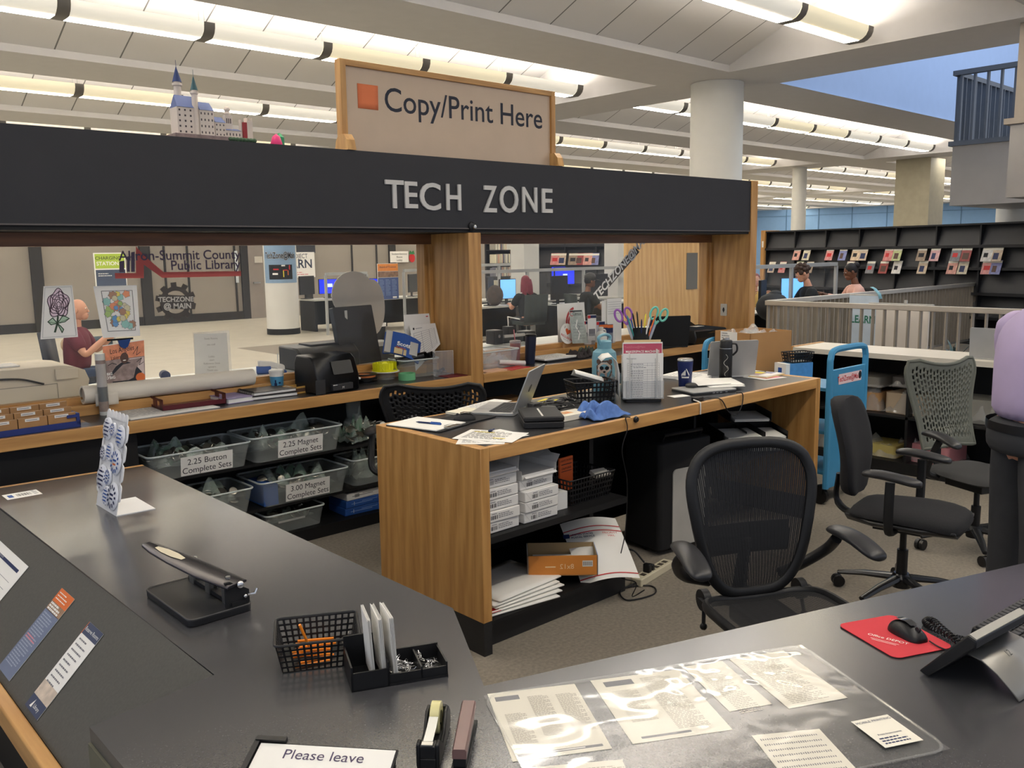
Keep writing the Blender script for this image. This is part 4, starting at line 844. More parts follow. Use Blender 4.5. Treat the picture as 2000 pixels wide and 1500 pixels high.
# low side table holding those boxes
t = thing('cardboard_box', 'open cardboard box with crumpled plastic inside', 'box', (5.735, 3.62, .811), R(-12))
b = MB(K('box_kraft', (176, 132, 84), rough=.8, var=.04, vs=5)); w, d, h = .42, .36, .33
for x0, y0, x1, y1 in ((-w/2, -d/2, w/2, -d/2+.005), (-w/2, d/2-.005, w/2, d/2), (-w/2, -d/2, -w/2+.005, d/2), (w/2-.005, -d/2, w/2, d/2)): b.bb(x0, y0, 0, x1, y1, h)
b.bb(-w/2, -d/2, 0, w/2, d/2, .005); b.build('carton', t, smooth=0)
b = MB(K('box_kraft', 0)); b.add([(-w/2, d/2, h), (w/2, d/2, h), (w/2-.02, d/2+.1, h-.03), (-w/2+.02, d/2+.1, h-.03), (-w/2, d/2-.004, h), (w/2, d/2-.004, h)], [(0, 1, 2, 3), (4, 5, 1, 0)]); b.build('flap', t, smooth=0)
b = MB(WHITE); b.bb(-w/2-.001, -.05, .20, -w/2, .12, .33); b.at(TR(-w/2-.0012, .035, .265) @ Matrix(((0, 0, -1, 0), (-1, 0, 0, 0), (0, 1, 0, 0), (0, 0, 0, 1)))); b.use(GINK).lines(-.07, .05, .09, 6, .017, .006, .0004); b.use(RED).lines(-.07, -.03, .05, 2, .015, .006, .0004); b.build('shipping_label', t, smooth=0)
b = MB(FILM); b.surf(clothf(.36, .30, .07, 5, 4), 40, 34); b.build('crumpled_plastic', None, V((5.735, 3.62, 1.09)), R(-12), 'crumpled clear plastic inside the open cardboard box', 'packing plastic', smooth=20)
# ---- in the desk shelves: reams of paper
REAMW = K('ream_wrap', (226, 224, 220), rough=.5, var=.02)
def ream(loc, rz, label, grp, d=.279, w=.216, h=.049):
    t = thing('paper_ream', label, 'paper ream', loc, rz, grp)
    b = MB(REAMW); b.bb(-w/2, 0, 0, w/2, d, h); b.build('wrapper', t, bev=.004)
    b = MB(REAMW).at(TR(0, -.0005, 0, rx=PI/2)); b.use(K('fold_shade', (206, 204, 200))).poly([(-w/2+.002, h-.002, .0002), (-w/2+.04, .003, .0002), (-w/2+.043, .003, .0002), (-w/2+.006, h-.002, .0002)])
    b.use(INK)
    x = -w/2+.045
    while x < -.025: q = rnd.choice((.0015, .003, .0045)); b.rect(x, .022, q, .018, .0004); x += q+.003
    b.use(GINK).lines(-.02, .034, .1, 3, .008, .0035, .0004); b.rect(-.045, .038, .03, .003, .0004); b.build('printed_end', t, smooth=0)
    return t
LV = ['bottom', 'second', 'third', 'fourth', 'top']
zr = ZSH+.001
for c, (x, n) in enumerate(((2.512, 5), (2.752, 4))):
    for k in range(n): ream((x+rnd.uniform(-.008, .008), 2.83+rnd.uniform(-.012, .012)+(.03 if k == n-1 else 0), zr+.0505*k), R(rnd.uniform(-1.5, 1.5)), '%s white paper ream of the %s stack on the desk shelf' % (LV[k] if not (c and k == 3) else 'uppermost', ('left', 'right')[c]), 'paper reams on the desk shelf')
for c, x in enumerate((2.512, 2.752)):
    t = thing('opened_ream', ('opened ream with folded back wrapper at left under the desk top', 'opened ream with a tall flared wrapper under the desk top')[c], 'paper ream', (x, 2.85, zr+.0505*(5 - c)+.001), 0, 'opened reams under the desk top')
    b = MB(WHITE); b.bb(-.105, 0, 0, .105, .27, .022); b.build('sheets', t, smooth=0)
    b = MB(REAMW); b.loft([[(xx, yy, zz) for yy in (-.01, .14, .28)] for xx, zz in ((.108, 0), (.112, .05), (.135, .085) if c else (.116, .07))], False, False); b.loft([[(-.108, yy, 0), (-.112, yy, .045)] for yy in (-.01, .14, .28)], False, False)
    b.loft([[(xx, -.006-.01*i, [0, .018, .01][i]) for i in range(3)] for xx in (-.1, -.03, .04, .1)], False, False)
    if c: b.add([(.112, .28, .02), (.19, .2, .13), (.12, .02, .08), (.0, .28, .1)], [(0, 1, 2), (0, 3, 1)])
    b.build('torn_wrapper', t, smooth=0, solid=.001)
b = MB(K('plain_white_box', (222, 221, 218))); b.bb(-.045, 0, 0, .045, .2, .085); b.build('white_carton', None, (2.93, 2.88, zr), R(-3), 'plain white carton right of the stacked paper reams', 'box', smooth=0)
basket('shelf_basket', 'black lattice basket with an orange hazard card on the desk shelf', (3.15, 3.0, zr), R(0), .33, .26, .13, nx=16, ny=11, nz=5)
b = MB(K('hazard_orange', (232, 104, 44))); b.bb(-.05, -.005, 0, .05, .005, .17); b.at(TR(0, -.0055, 0, rx=PI/2)); b.use(INK); b.text('LIGHTS WORDS', .013, 0, .15, .0003); b.rect(0, .135, .08, .004, .0003); b.text('CALM LINES', .014, 0, .11, .0003); b.rect(0, .1, .08, .003, .0003); b.build('hazard_card', None, (3.07, 2.98, zr+.05), R(4), 'orange card with black print standing in the shelf basket', 'card', smooth=0)
b = MB(WPLA); b.bb(-.06, -.02, 0, .06, .02, .15); b.build('white_pack', None, (2.99, 3.06, zr+.05), R(10), 'white pack standing behind the orange hazard card', 'pack', smooth=0)
b = MB(K('calc_grey', (200, 196, 186))); b.bb(-.05, -.03, 0, .05, .03, .02); b.build('label_pack', None, (3.27, 2.93, zr+.1), R(-8), 'pale label pack lying in the shelf basket', 'pack', smooth=0, rot=(R(20), 0, R(-8)))
# bottom of the desk: mailers, orange carton
zb = .141
for k in range(5):
    t = thing('padded_mailer', '%s white mailer in the pile on the desk floor' % ('lowest', 'second lowest', 'middle', 'second highest', 'topmost')[k], 'mailer', (2.62+.015*(k % 3)+.012*k, 2.96+.012*k, zb+.012*k), R(-8+3*k), 'white mailers under the desk')
    b = MB(WHITE); b.surf(lambda u, v: ((u-.5)*.42, (v-.5)*.34, .004+.004*math.sin(u*PI)*math.sin(v*PI)), 8, 8); b.build('envelope', t, smooth=180, solid=.006)
    if k == 1: b = MB(RED); b.add([(-.21, -.172, .004), (-.15, -.172, .004), (-.16, -.14, .010), (-.2, -.14, .010)], [(0, 1, 2, 3)]); b.build('red_flap', t, smooth=0, solid=.002)
t = thing('orange_carton', 'shallow orange carton with cut open top under the desk', 'carton', (2.985, 2.93, zb+.05), R(-42))
b = MB(K('carton_orange', (222, 142, 62))); w, d, h = .34, .2, .1
b.bb(-w/2, -d/2, 0, w/2, -d/2+.003, h); b.use(K('carton_inside', (170, 146, 108))).bb(-w/2, -d/2+.003, 0, w/2, -d/2+.005, h); b.bb(-w/2, d/2-.005, 0, w/2, d/2, h); b.bb(-w/2, -d/2, 0, w/2, d/2, .004)
b.bb(-w/2+.003, -d/2, 0, -w/2+.006, d/2, h); b.bb(w/2-.006, -d/2, 0, w/2-.003, d/2, h); b.use(WHITE).bb(-w/2, -d/2, 0, -w/2+.003, d/2, h); b.use(K('carton_blue', (140, 166, 214))).bb(w/2-.003, -d/2, 0, w/2, d/2, h); b.use(WHITE).add([(w/2+.0004, -d/2, 0), (w/2+.0004, -d/2+.13, 0), (w/2+.0004, -d/2+.06, h), (w/2+.0004, -d/2, h)], [(0, 1, 2, 3)])
b.use(NAVY).bb(w/2+.0005, -d/2+.01, .03, w/2+.001, -d/2+.04, .07)
b.at(TR(0, -d/2-.0005, 0, rx=PI/2)); b.use(K('carton_print', (246, 214, 170))); b.text('8x12', .035, .02, .035, .0003, sx=-1); b.rect(-.06, .045, .05, .006, .0003); b.use(WHITE).rect(w/2-.05, .06, .05, .03, .0003); b.use(INK)
for k in range(9): b.rect(w/2-.07+k*.005, .06, .002, .02, .0006)
b.build('carton', t, smooth=0)
b = MB(WHITE); b.bb(-.14, -.08, .03, .14, .08, .045); b.build('sheets', t, smooth=0)
t = thing('priority_mailer', 'white postal mailer with red stripes leaning under the desk', 'mailer', (3.21, 2.88, .25), 0, rot=(R(30), 0, R(-26)))
b = MB(WHITE)
def pmf(u, v): return ((u-.5)*.31, (v-.5)*.38, .03*math.sin(u*PI)-.03*(1-v)**2)
b.surf(pmf, 12, 12)
def band(v0, v1, m, u0=0, u1=1): b.use(m); b.surf(lambda u, v: tuple(V(pmf(u0+(u1-u0)*u, v0+(v1-v0)*v))+V((0, 0, .002))), 12, 1)
band(.83, .845, RED); band(.75, .765, RED); band(.06, .075, RED)
b.use(NAVY); b.at(TR(-.075, .06, .033, rx=R(-6))); b.text('UNITED STATES', .017, 0, .016, 0, bold=.02); b.text('POSTAL SERVICE', .017, 0, -.004, 0, bold=.02); b.poly([(-.105, .0, 0), (-.072, .0, 0), (-.066, .03, 0), (-.1, .03, 0)]); b.at(TR(.075, .05, .034, rx=R(-6), ry=R(8))); b.use(RED); b.text('PRIORITY', .02, 0, .014, 0); b.text('MAIL', .018, 0, -.008, 0)
b.build('mailer', t, smooth=180, solid=0)
# power strip
m, a, l = edge((1252, 1148), (1313, 1110), 0)
t = thing('power_strip', 'beige power strip with a black plug on the carpet', 'power strip', (m.x, m.y+.03, 0), a)
b = MB(K('strip_beige', (206, 198, 172), rough=.5)); b.rprism(0, 0, .36, .062, .008, 0, .042); b.build('housing', t, bev=.004)
for k in range(6):
    b = MB(K('socket_dark', (70, 62, 52))); b.bb(-.12+k*.048, -.014, .042, -.09+k*.048, .014, .0435); b.build('socket', t, smooth=0)
b = MB(BLACK); b.bb(-.075, -.02, .043, -.045, .02, .09); b.build('plug', t, bev=.005); b = MB(BLACK); b.bb(-.03, -.016, .043, -.005, .016, .075); b.build('plug', t, bev=.005)
for k, pts in enumerate([[V((m.x-.06, m.y+.04, .09)), V((m.x-.1, m.y+.1, .16)), V((m.x-.12, m.y+.2, .1)), V((m.x-.1, m.y+.4, .05))], [V((m.x-.05, m.y+.05, .09)), V((m.x-.02, m.y+.16, .12)), V((m.x+.02, m.y+.35, .04))], [V((m.x-.17, m.y-.0, .02)), V((m.x-.3, m.y+.0, .008)), V((m.x-.36, m.y-.1, .006)), V((m.x-.2, m.y-.14, .006)), V((m.x-.13, m.y-.05, .006)), V((m.x-.3, m.y+.06, .006))]]):
    cable('extension_cable', pts, .004, ('black cord rising from the tall plug on the power strip', 'black cord rising from the second plug on the power strip', 'black cord looped on the carpet before the power strip')[k])
t = thing('floor_outlet', 'flat grey outlet plate set in the carpet by the power strip', 'outlet', (4.0, 2.86, 0), R(20))
b = MB(K('outlet_grey', (166, 158, 140), rough=.5)); b.rprism(0, 0, .2, .14, .01, 0, .006); b.use(DARK); b.rprism(.03, .02, .07, .05, .01, .006, .007); b.build('plate', t, smooth=0)
# wheeled bin / grey case standing under the desk
t = thing('rolling_case', 'grey sided black rolling case under the desk', 'case', (4.10, 3.14, 0), R(-8))
b = MB(MATTEBLACK); b.rprism(0, 0, .42, .3, .03, .03, .66); b.build('body', t, bev=.01)
b = MB(K('case_grey', (170, 168, 162))); b.at(TR(.02, -.151, .0, rx=PI/2)); b.rprism(0, .27, .26, .46, .03, 0, .006); b.build('front_plate', t)
b = MB(BLACK); b.tube([(-.15, -.1, .66), (-.15, -.12, .7), (.15, -.12, .7), (.15, -.1, .66)], .012, 8); b.build('handle', t)
for x in (-.16, .16): b = MB(BLACK).at(TR(x, 0, .04, ry=PI/2)); b.lathe([(.04, -.015), (.04, .015)], 16); b.build('wheel', t)
# letter trays with papers at the right end of the desk
def tray(loc, rz, label, grp, n=12):
    t = thing('letter_tray', label, 'letter tray', loc, rz, grp)
    b = MB(BLACK); b.bb(-.13, 0, 0, .13, .33, .004); b.bb(-.13, 0, 0, -.126, .33, .055); b.bb(.126, 0, 0, .13, .33, .055); b.bb(-.13, .326, 0, .13, .33, .055); b.build('tray', t, smooth=0)
    b = MB(WHITE)
    for k in range(n): o = rnd.uniform(-.006, .006); b.bb(-.11+o, -.03+o, .005+.002*k, .106+o, .25+o, .0065+.002*k)
    b.build('papers', t, smooth=0)
ZT = .4955
tray((4.58, 2.93, ZT+.085), R(-38), 'black letter tray of white papers, left of the pair under the desk', 'letter trays under the desk', 14)
tray((4.75, 2.88, ZT+.075), R(-40), 'black letter tray with paper stack raised in the middle under the desk', 'letter trays under the desk', 12)
tray((4.74, 2.99, ZT+.18), R(-40), 'upper black letter tray at the far right under the desk top', 'letter trays under the desk', 8)
tray((4.75, 2.88, ZT+.009), R(-38), 'lowest black letter tray at the right desk leg', 'letter trays under the desk', 9)
b = MB(SH); b.bb(4.55, 2.9, ZT, 5.1, 3.3, ZT+.008); b.build('tray_stand', label='black stand plate under the letter trays', cat='stand', smooth=0)
b = MB(TAN); b.prism([(-.15, 0), (.15, 0), (.15, .19), (.14, .2), (.06, .2), (.05, .222), (-.03, .222), (-.04, .2), (-.15, .2)], 0, .012); b.build('file_folder', None, (4.93, 3.36, .67), label='tan tabbed file folder standing at the back under the desk', cat='folder', smooth=0, rot=(PI/2, 0, R(-38)))
# ================================================================ drawings and decals on the glass
def quadsheet(name, pts, label, cat, draw, m=WHITE, group=None, parent=None, th=.0008):
    TL, TRr, BRr, BL = pts
    def P(u, v, k=0):       # u right, v up
        a = BL.lerp(BRr, u); c = TL.lerp(TRr, u); q = a.lerp(c, v); n = (TRr-TL).cross(BL-TL).normalized()
        if n.y > 0: n = -n
        return q+n*k
    b = MB(m); b.surf(lambda u, v: P(u, v), 6, 8)
    class D:
        def fill(s, mm, uv, k=.0010): b.use(mm); b.poly([P(x, y, k) for x, y in uv])
        def line(s, mm, uv, w=.008, k=.0014, closed=False):
            b.use(mm); n = len(uv); asp = (TRr-TL).length/(TL-BL).length
            for i in range(n if closed else n-1):
                (x0, y0), (x1, y1) = uv[i], uv[(i+1) % n]; dx, dy = (x1-x0)*asp, y1-y0; l = math.hypot(dx, dy) or 1
                ox, oy = -dy/l*w/asp, dx/l*w; ex, ey = dx/l*w*.6/asp, dy/l*w*.6
                b.poly([P(x0+ox-ex, y0+oy-ey, k), P(x0-ox-ex, y0-oy-ey, k), P(x1-ox+ex, y1-oy+ey, k), P(x1+ox+ex, y1+oy+ey, k)])
        def text(s, mm, t, u, v, size, k=.0016, al='c', sx=1, rot=0, bold=0):
            b.use(mm); vs, fs = glyphs(t, bold); xs = [p[0] for p in vs]; w = max(xs)-min(xs); asp = (TRr-TL).length/(TL-BL).length
            o = {'c': -min(xs)-w/2, 'l': -min(xs), 'r': -max(xs)}[al]; c, q = math.cos(rot), math.sin(rot)
            b.add([P(u+(((x+o)*sx*c-y*q)*size)/asp, v+((x+o)*sx*q+y*c)*size, k) for x, y, z in vs], fs)
        def ellipse(s, mm, u, v, ru, rv, k=.0012, n=18): s.fill(mm, [(u+ru*math.cos(2*PI*i/n), v+rv*math.sin(2*PI*i/n)) for i in range(n)], k)
    draw(D()); return b.build(name, parent, label=label, cat=cat, group=group, smooth=0)
def glassq(q, y0=YG-.012, y1=None):
    y1 = y0 if y1 is None else y1
    return [atY(*q[0], y0), atY(*q[1], y0), atY(*q[2], y1), atY(*q[3], y1)]
RINK = K('rose_ink', (58, 30, 50), var=0); LINK = K('leaf_ink', (40, 66, 46), var=0); RFILL = K('rose_tint', (196, 150, 178), var=0)
def rose(d):
    d.line(GINK, [(.05, .03), (.05, .97), (.95, .97), (.95, .03)], .002, closed=True)
    for k, (r, w) in enumerate(((.33, .26), (.27, .215), (.215, .17), (.16, .13), (.11, .09), (.06, .05))):
        pts = [(.5+r*(1+.10*math.sin(5*2*PI*i/40+k*1.3))*math.cos(2*PI*i/40), .66+w*(1+.12*math.sin(5*2*PI*i/40+k*1.3))*math.sin(2*PI*i/40)-.02*k*.2) for i in range(40)]
        if k == 0: d.fill(K('rose_pale', (222, 200, 212), var=0), pts)
        d.line(RINK, pts, .007 if k < 3 else .006, closed=True)
    for k in range(6): a = k*1.05; d.line(RINK, [(.5+.1*math.cos(a), .66+.08*math.sin(a)), (.5+.2*math.cos(a+.5), .66+.16*math.sin(a+.5)), (.5+.32*math.cos(a+.4), .66+.25*math.sin(a+.4))], .006)
    d.line(LINK, [(.47, .41), (.45, .28), (.38, .12)], .014)
    for s, (x, y) in ((-1, (.18, .32)), (1, (.8, .36)), (1, (.62, .16))):
        L = [(.45, .28), ((x+.45)/2, y+.07), (x, y), ((x+.45)/2+.04*s, y-.06)]
        d.fill(K('leaf_tint', (170, 196, 170), var=0), L); d.line(LINK, L, .007, closed=True); d.line(LINK, [(.45, .28), (x, y)], .004)
quadsheet('rose_drawing', glassq([(85, 559), (141, 557), (152.5, 658), (79, 663)], YG-.012, YG-.09), 'rose line drawing on white paper hung in the left window', 'drawing', rose)
def doodle(d):
    d.line(INK, [(.16, .12), (.16, .9), (.88, .9), (.88, .12)], .004, closed=True); r = random.Random(3)
    cols = [K('doodle_%s' % n, c, var=0) for n, c in (('orange', (230, 150, 110)), ('yellow', (232, 214, 110)), ('green', (168, 196, 120)), ('blue', (110, 160, 206)), ('brown', (176, 136, 110)), ('pale', (214, 206, 170)), ('teal', (150, 200, 190)))]
    for k in range(34):
        x, y = r.uniform(.22, .82), r.uniform(.18, .84); q = r.uniform(.04, .09); n = r.choice((5, 7, 9))
        P = [(x+q*(1+.35*(i % 2))*math.cos(2*PI*i/(2*n)), y+.8*q*(1+.35*(i % 2))*math.sin(2*PI*i/(2*n))) for i in range(2*n)]
        d.fill(cols[k % 7], P, .001+.00003*k); d.line(GINK, P, .0025, .00102+.00003*k, True)
quadsheet('doodle_drawing', glassq([(182, 559), (267, 557), (274, 656), (201, 660)], YG-.012, YG-.05), 'white sheet crowded with coloured doodle shapes in the left window', 'drawing', doodle)
SIL = K('figure_black', (26, 28, 36)); BRN = K('figure_brown', (84, 58, 48))
def cover(d):
    d.fill(K('cover_orange', (224, 142, 104), var=.15, vs=40), [(0, .62), (1, .62), (1, .98), (0, .98)], .0008); d.fill(K('cover_grey', (150, 130, 124), var=.3, vs=30), [(0, 0), (1, 0), (1, .62), (0, .62)], .0008)
    d.fill(K('cover_pale', (214, 196, 190)), [(.62, .1), (.98, .1), (.98, .6), (.62, .6)], .0009)
    d.fill(SIL, [(.2, 0), (.14, .28), (.28, .45), (.42, .53), (.58, .53), (.74, .46), (.92, .26), (.82, 0)], .0011); d.ellipse(BRN, .5, .63, .1, .13, .0013); d.ellipse(ORANGE, .88, .14, .12, .1, .0014)
    d.ellipse(WHITE, .5, .575, .04, .012, .0015)
    d.text(INK, 'Los Angeles', .46, .78, .17, .0016, rot=.05, sx=.72); d.text(INK, 'Lakers', .3, .62, .13, .0016, rot=.08, sx=.7); d.text(WHITE, 'BIG', .12, .26, .09, .0016, bold=.03); d.text(WHITE, "O'BIG", .14, .17, .09, .0016, bold=.03)
    d.line(INK, [(.72, .7), (.84, .86), (.8, .66), (.9, .72)], .006); d.line(INK, [(.8, .5), (.92, .58), (.86, .42), (.97, .48)], .006); d.line(INK, [(.1, .5), (.2, .54), (.3, .5)], .008)
quadsheet('magazine_cover', glassq([(200, 675), (281, 663), (284, 747), (206, 755)], YG-.012, YG-.06), 'orange topped magazine cover with scrawled writing and a figure in black', 'magazine', cover)
p = atY(242, 668, YG-.014); b = MB(K('clip_blue', (24, 60, 120), rough=.4)).at(TR(p.x, p.y, p.z, rx=PI/2)); b.prism([(-.035, .012), (.035, .016), (.016, -.028), (-.004, -.036), (-.024, -.024)], 0, .012); b.use(MATTEBLACK).bb(-.09, .012, 0, .05, .022, .006); b.build('page_clip', label='dark blue clip holding the magazine cover to the glass', cat='clip')
def notice(d):
    for k, y in enumerate((.86, .72, .44, .36, .28, .2, .12)): d.text(PG, ('Study Rooms', 'see staff', 'Lobby', 'open', 'Reference Desk', 'upstairs', 'Thank you')[k], .5, y, .06, .0012)
b = MB(ACRYL); P = glassq([(377, 650), (470, 648), (470, 736), (380, 736)], YG+.2); b.bb(P[0].x, YG+.2, .973, P[0].x+.235, YG+.204, P[0].z); b.bb(P[0].x, YG+.13, .973, P[0].x+.235, YG+.27, .976)
b.build('sign_stand', label='clear upright sign stand on the lobby ledge', cat='sign stand', smooth=0)
quadsheet('notice_sheet', glassq([(379, 652), (443, 650), (448, 733), (381, 736)], YG+.196), 'pale printed notice inside the clear stand on the lobby ledge', 'notice', notice, m=K('notice_paper', (226, 224, 214)))
# vinyl lettering on the left pane
def decal(name, label, items, Yp=YG-.0015):
    b = MB()
    for k, it in enumerate(items):
        b.use(it[0])
        if it[1] == 'poly': b.poly([atY(x, y, Yp-.0003*k) for x, y in it[2]])
        else:
            _, _, s, x, y, px, al, rot, bold = it; q = atY(x, y, Yp-.0003*k); u = (atY(x+40, y, Yp).x-q.x)/40
            M = Matrix.Translation(q) @ Matrix(((1, 0, 0, 0), (0, 0, 1, 0), (0, 1, 0, 0), (0, 0, 0, 1))); b.at(M); b.text(s, px*u*1.38, 0, 0, 0, al=al, bold=bold, rot=rot, sx=1); b.at()
    return b.build(name, label=label, cat='window decal', smooth=0)
zz = lambda pts: [(x/3.41, y/3.41+440) for x, y in pts]
VR = K('vinyl_red', (214, 98, 88), rough=.5, var=0); VP = K('vinyl_plum', (98, 84, 104), rough=.5, var=0); VG = K('vinyl_grey', (84, 78, 72), rough=.5, var=0); VW = K('vinyl_white', (206, 200, 188), rough=.5, var=0)
decal('library_decal', 'red and plum library lettering on the left booth window', [
    (VR, 'poly', zz([(768, 355), (765, 318), (905, 318), (905, 352)])), (VR, 'poly', zz([(905, 352), (905, 140), (958, 200), (958, 352)])), (VR, 'poly', zz([(958, 262), (958, 200), (1090, 312), (1080, 350)])), (VR, 'poly', zz([(1080, 350), (1090, 312), (1605, 305), (1605, 338)])),
    (VP, 'poly', zz([(795, 312), (795, 240), (828, 235), (828, 312)])), (VP, 'poly', zz([(845, 310), (845, 208), (865, 205), (865, 310)])), (VP, 'poly', zz([(873, 310), (873, 180), (898, 176), (898, 310)])),
    (VP, 'text', 'Akron-Summit County', 470, 505, 16.5, 'r', 0, .012), (VP, 'text', 'Public Library', 470, 524, 16.5, 'r', 0, .012)])
g = []; cx, cy, r0 = 343, 590, 31
for k in range(10):
    a = 2*PI*k/10+.2; g.append((VG, 'poly', [(cx+(r0*q)*math.cos(a+da)*1.03, cy+r0*q*math.sin(a+da)) for q, da in ((.86, -.2), (1.26, -.14), (1.26, .14), (.86, .2))]))
for k in range(20): a, c = 2*PI*k/20, 2*PI*(k+1)/20; g.append((VG, 'poly', [(cx+r0*q*math.cos(w), cy+r0*q*math.sin(w)) for q, w in ((.72, a), (1., a), (1., c), (.72, c))]))
g += [(VG, 'poly', [(cx-33, cy-15), (cx+34, cy-12), (cx+38, cy+14), (cx-28, cy+13)]), (VW, 'text', 'TECHZONE', cx+1, cy-1, 9, 'c', -.03, .03), (VW, 'text', '@ MAIN', cx+4, cy+12.5, 10, 'c', -.03, .03)]
decal('gear_decal', 'dark gear shaped decal reading TECHZONE @ MAIN on the left window', g)
ra = R(47)
decal('slanted_decal', 'dark edged slanting TechZone@Main decal on the right booth window', [(VG, 'poly', [(1182, 548), (1240, 482), (1249, 492), (1190, 561)]), (WHITE, 'text', 'TECHZONE@MAIN', 1219, 523, 10.5, 'c', R(37), .03)])
p = atY(1216, 522, YG)

# ================================================================ things on the left wall counter
Zc = WC+.0006
def cbox(name, px, py, z, w, d, h, rz, label, cat, m, bev=.004):
    p = at(px, py, z); b = MB(m); b.bb(-w/2, -d/2, 0, w/2, d/2, h); return b.build(name, None, p, rz, label, cat, bev=bev)
# sorter of labelled cardboard drawers
t = thing('drawer_sorter', 'blue edged tray of brown cardboard dividers with white labels', 'sorter', (1.12, 4.80, Zc), R(3))
b = MB(K('sorter_blue', (36, 54, 120))); b.bb(-.62, -.08, 0, .22, .12, .012); b.bb(-.62, -.08, .012, .22, -.076, .03); b.bb(.205, -.08, .012, .22, .12, .07); b.bb(.16, -.081, .05, .22, -.078, .065); b.build('blue_tray', t, smooth=0)
for r_ in range(3):
    for k in range(6):
        b = MB(K('divider_kraft', (170, 128, 82), vs=20)); x0 = -.6+k*.135; b.bb(x0, -.07+.055*r_, .013, x0+.13, -.05+.055*r_, .075+.022*r_)
        b.use(WHITE).bb(x0+.03, -.0712+.055*r_, .058+.022*r_, x0+.095, -.0705+.055*r_, .072+.022*r_); b.use(GINK).bb(x0+.035, -.0716+.055*r_, .063+.022*r_, x0+.085, -.0713+.055*r_, .066+.022*r_); b.build('divider', t, smooth=0)
# cream printer on the lobby ledge
CREAM = K('printer_cream', (212, 200, 176), rough=.45, var=.02)
t = thing('wide_printer', 'wide cream printer on the lobby ledge at the far left', 'printer', (.95, 5.28, .973))
zt = atY(140, 712, 5.28).z-.973
b = MB(CREAM); b.loft([[(x, y, z) for x, z in ((-.9, .0), (.60, .0), (.62, .09), (.6, zt*.8), (.54, zt-.01), (.47, zt), (-.9, zt))] for y in (0, .42)]); b.build('body', t, bev=.004)
b = MB(K('printer_seam', (150, 142, 126))); b.bb(-.9, -.002, .082, .45, .001, .086); b.bb(.448, -.002, .0, .451, .001, .086); b.bb(.10, -.002, 0, .103, .001, .086); b.build('seams', t, smooth=0)  # panel seams as thin strips of a darker cream
b = MB(CREAM); b.bb(.44, -.02, .105, .56, .0, .165); b.build('hinge_cover', t, bev=.005)
b = MB(K('duct_black', (50, 46, 44))); b.tube(spline([(-.3, -.01, .07), (.0, -.012, .07), (.08, -.012, .13), (.25, -.012, .13), (.38, -.01, .09)]), .006, 6); b.bb(.06, -.014, .07, .09, -.004, .14); b.build('cable', t)
b = MB(MATTEBLACK); b.bb(-.3, .12, zt, .02, .3, zt+.012); b.use(WHITE).bb(.0, .12, zt+.001, .3, .3, zt+.008); b.build('paper_tray', t, smooth=0)
# white plotter roll and painted tube
t = thing('plotter_roll', 'long white plotter paper roll lying along the window sill', 'paper roll', (1.46, 5.06, 1.008), R(-1))
b = MB(K('roll_white', (226, 218, 202), rough=.7, var=.02)).at(TR(ry=PI/2)); n = 28
b.loft([[(r*math.cos(2*PI*i/n), r*math.sin(2*PI*i/n), z) for i in range(n)] for r, z in ((.04, .0), (.05, 0), (.05, .98), (.04, .98))], False); b.build('roll', t)
b = MB(K('core_grey', (190, 180, 164))).at(TR(ry=PI/2)); b.lathe([(.0398, .01), (.0398, .97)], 24); b.build('core', t)
b = MB(K('roll_white', 0)); b.surf(lambda u, v: (.05+.12*u, -.052-.004*v, -.062+.07*v), 4, 4); b.build('loose_end', t, smooth=180, solid=.001)
t = thing('display_tube', 'tall clear tube of layered brown and white samples', 'tube', (1.545, 4.99, Zc))
TB = [(0, .02, WPLA), (.02, .075, K('layer_brown', (150, 116, 96), var=.3, vs=40)), (.075, .155, K('layer_black', (40, 34, 36), var=.3, vs=30)), (.155, .28, K('layer_pale', (196, 184, 176), var=.1)), (.28, .3, K('layer_rust', (130, 86, 66))), (.3, .335, WPLA)]
for z0, z1, m in TB: b = MB(m); b.lathe([(.024, z0), (.024, z1)], 20); b.build('layer', t, smooth=60)
b = MB(FOGGY); b.lathe([(.0265, .001), (.0265, .336)], 20, cap=False); b.build('clear_sleeve', t)
b = MB(CHROME); b.add([(0, 0, 0), (.05, .0, 0), (.045, .03, 0), (.0, .03, 0), (.0, .0, .03), (.0, .03, .03)], [(0, 1, 2, 3), (0, 4, 1), (3, 2, 5), (0, 3, 5, 4), (1, 4, 5, 2)]); b.build('label_clip', None, (1.355, 4.76, Zc), R(10), 'bright metal clip at the end of the blue drawer sorter', 'clip', smooth=0)
paper('paper_stack', .5, .34, (1.83, 4.9, Zc), R(3), 'white sheets lying under the maroon tray', fn=lambda b: b.use(GINK).lines(-.23, .15, .46, 14, .02, .004, .0045), th=.004)
t = thing('letter_tray', 'maroon letter tray on the left wall counter', 'letter tray', (1.99, 4.96, Zc+.0045), R(-3))
MAR = K('maroon', (88, 28, 36), rough=.3); w, d, h = .36, .26, .062
b = MB(MAR); b.bb(-w/2, -d/2, 0, w/2, d/2, .005); b.bb(-w/2, d/2-.005, 0, w/2, d/2, h*.7); b.bb(-w/2, -d/2, 0, w/2, -d/2+.005, h*.45)
for x in (-w/2, w/2-.005):
    b.bb(x, -d/2, 0, x+.005, d/2, .016); b.bb(x, -d/2, h-.014, x+.005, d/2, h); b.bb(x, -d/2, 0, x+.005, -d/2+.05, h); b.bb(x, d/2-.05, 0, x+.005, d/2, h); b.bb(x, -.03, 0, x+.005, .03, h)
b.build('tray', t, bev=.001)
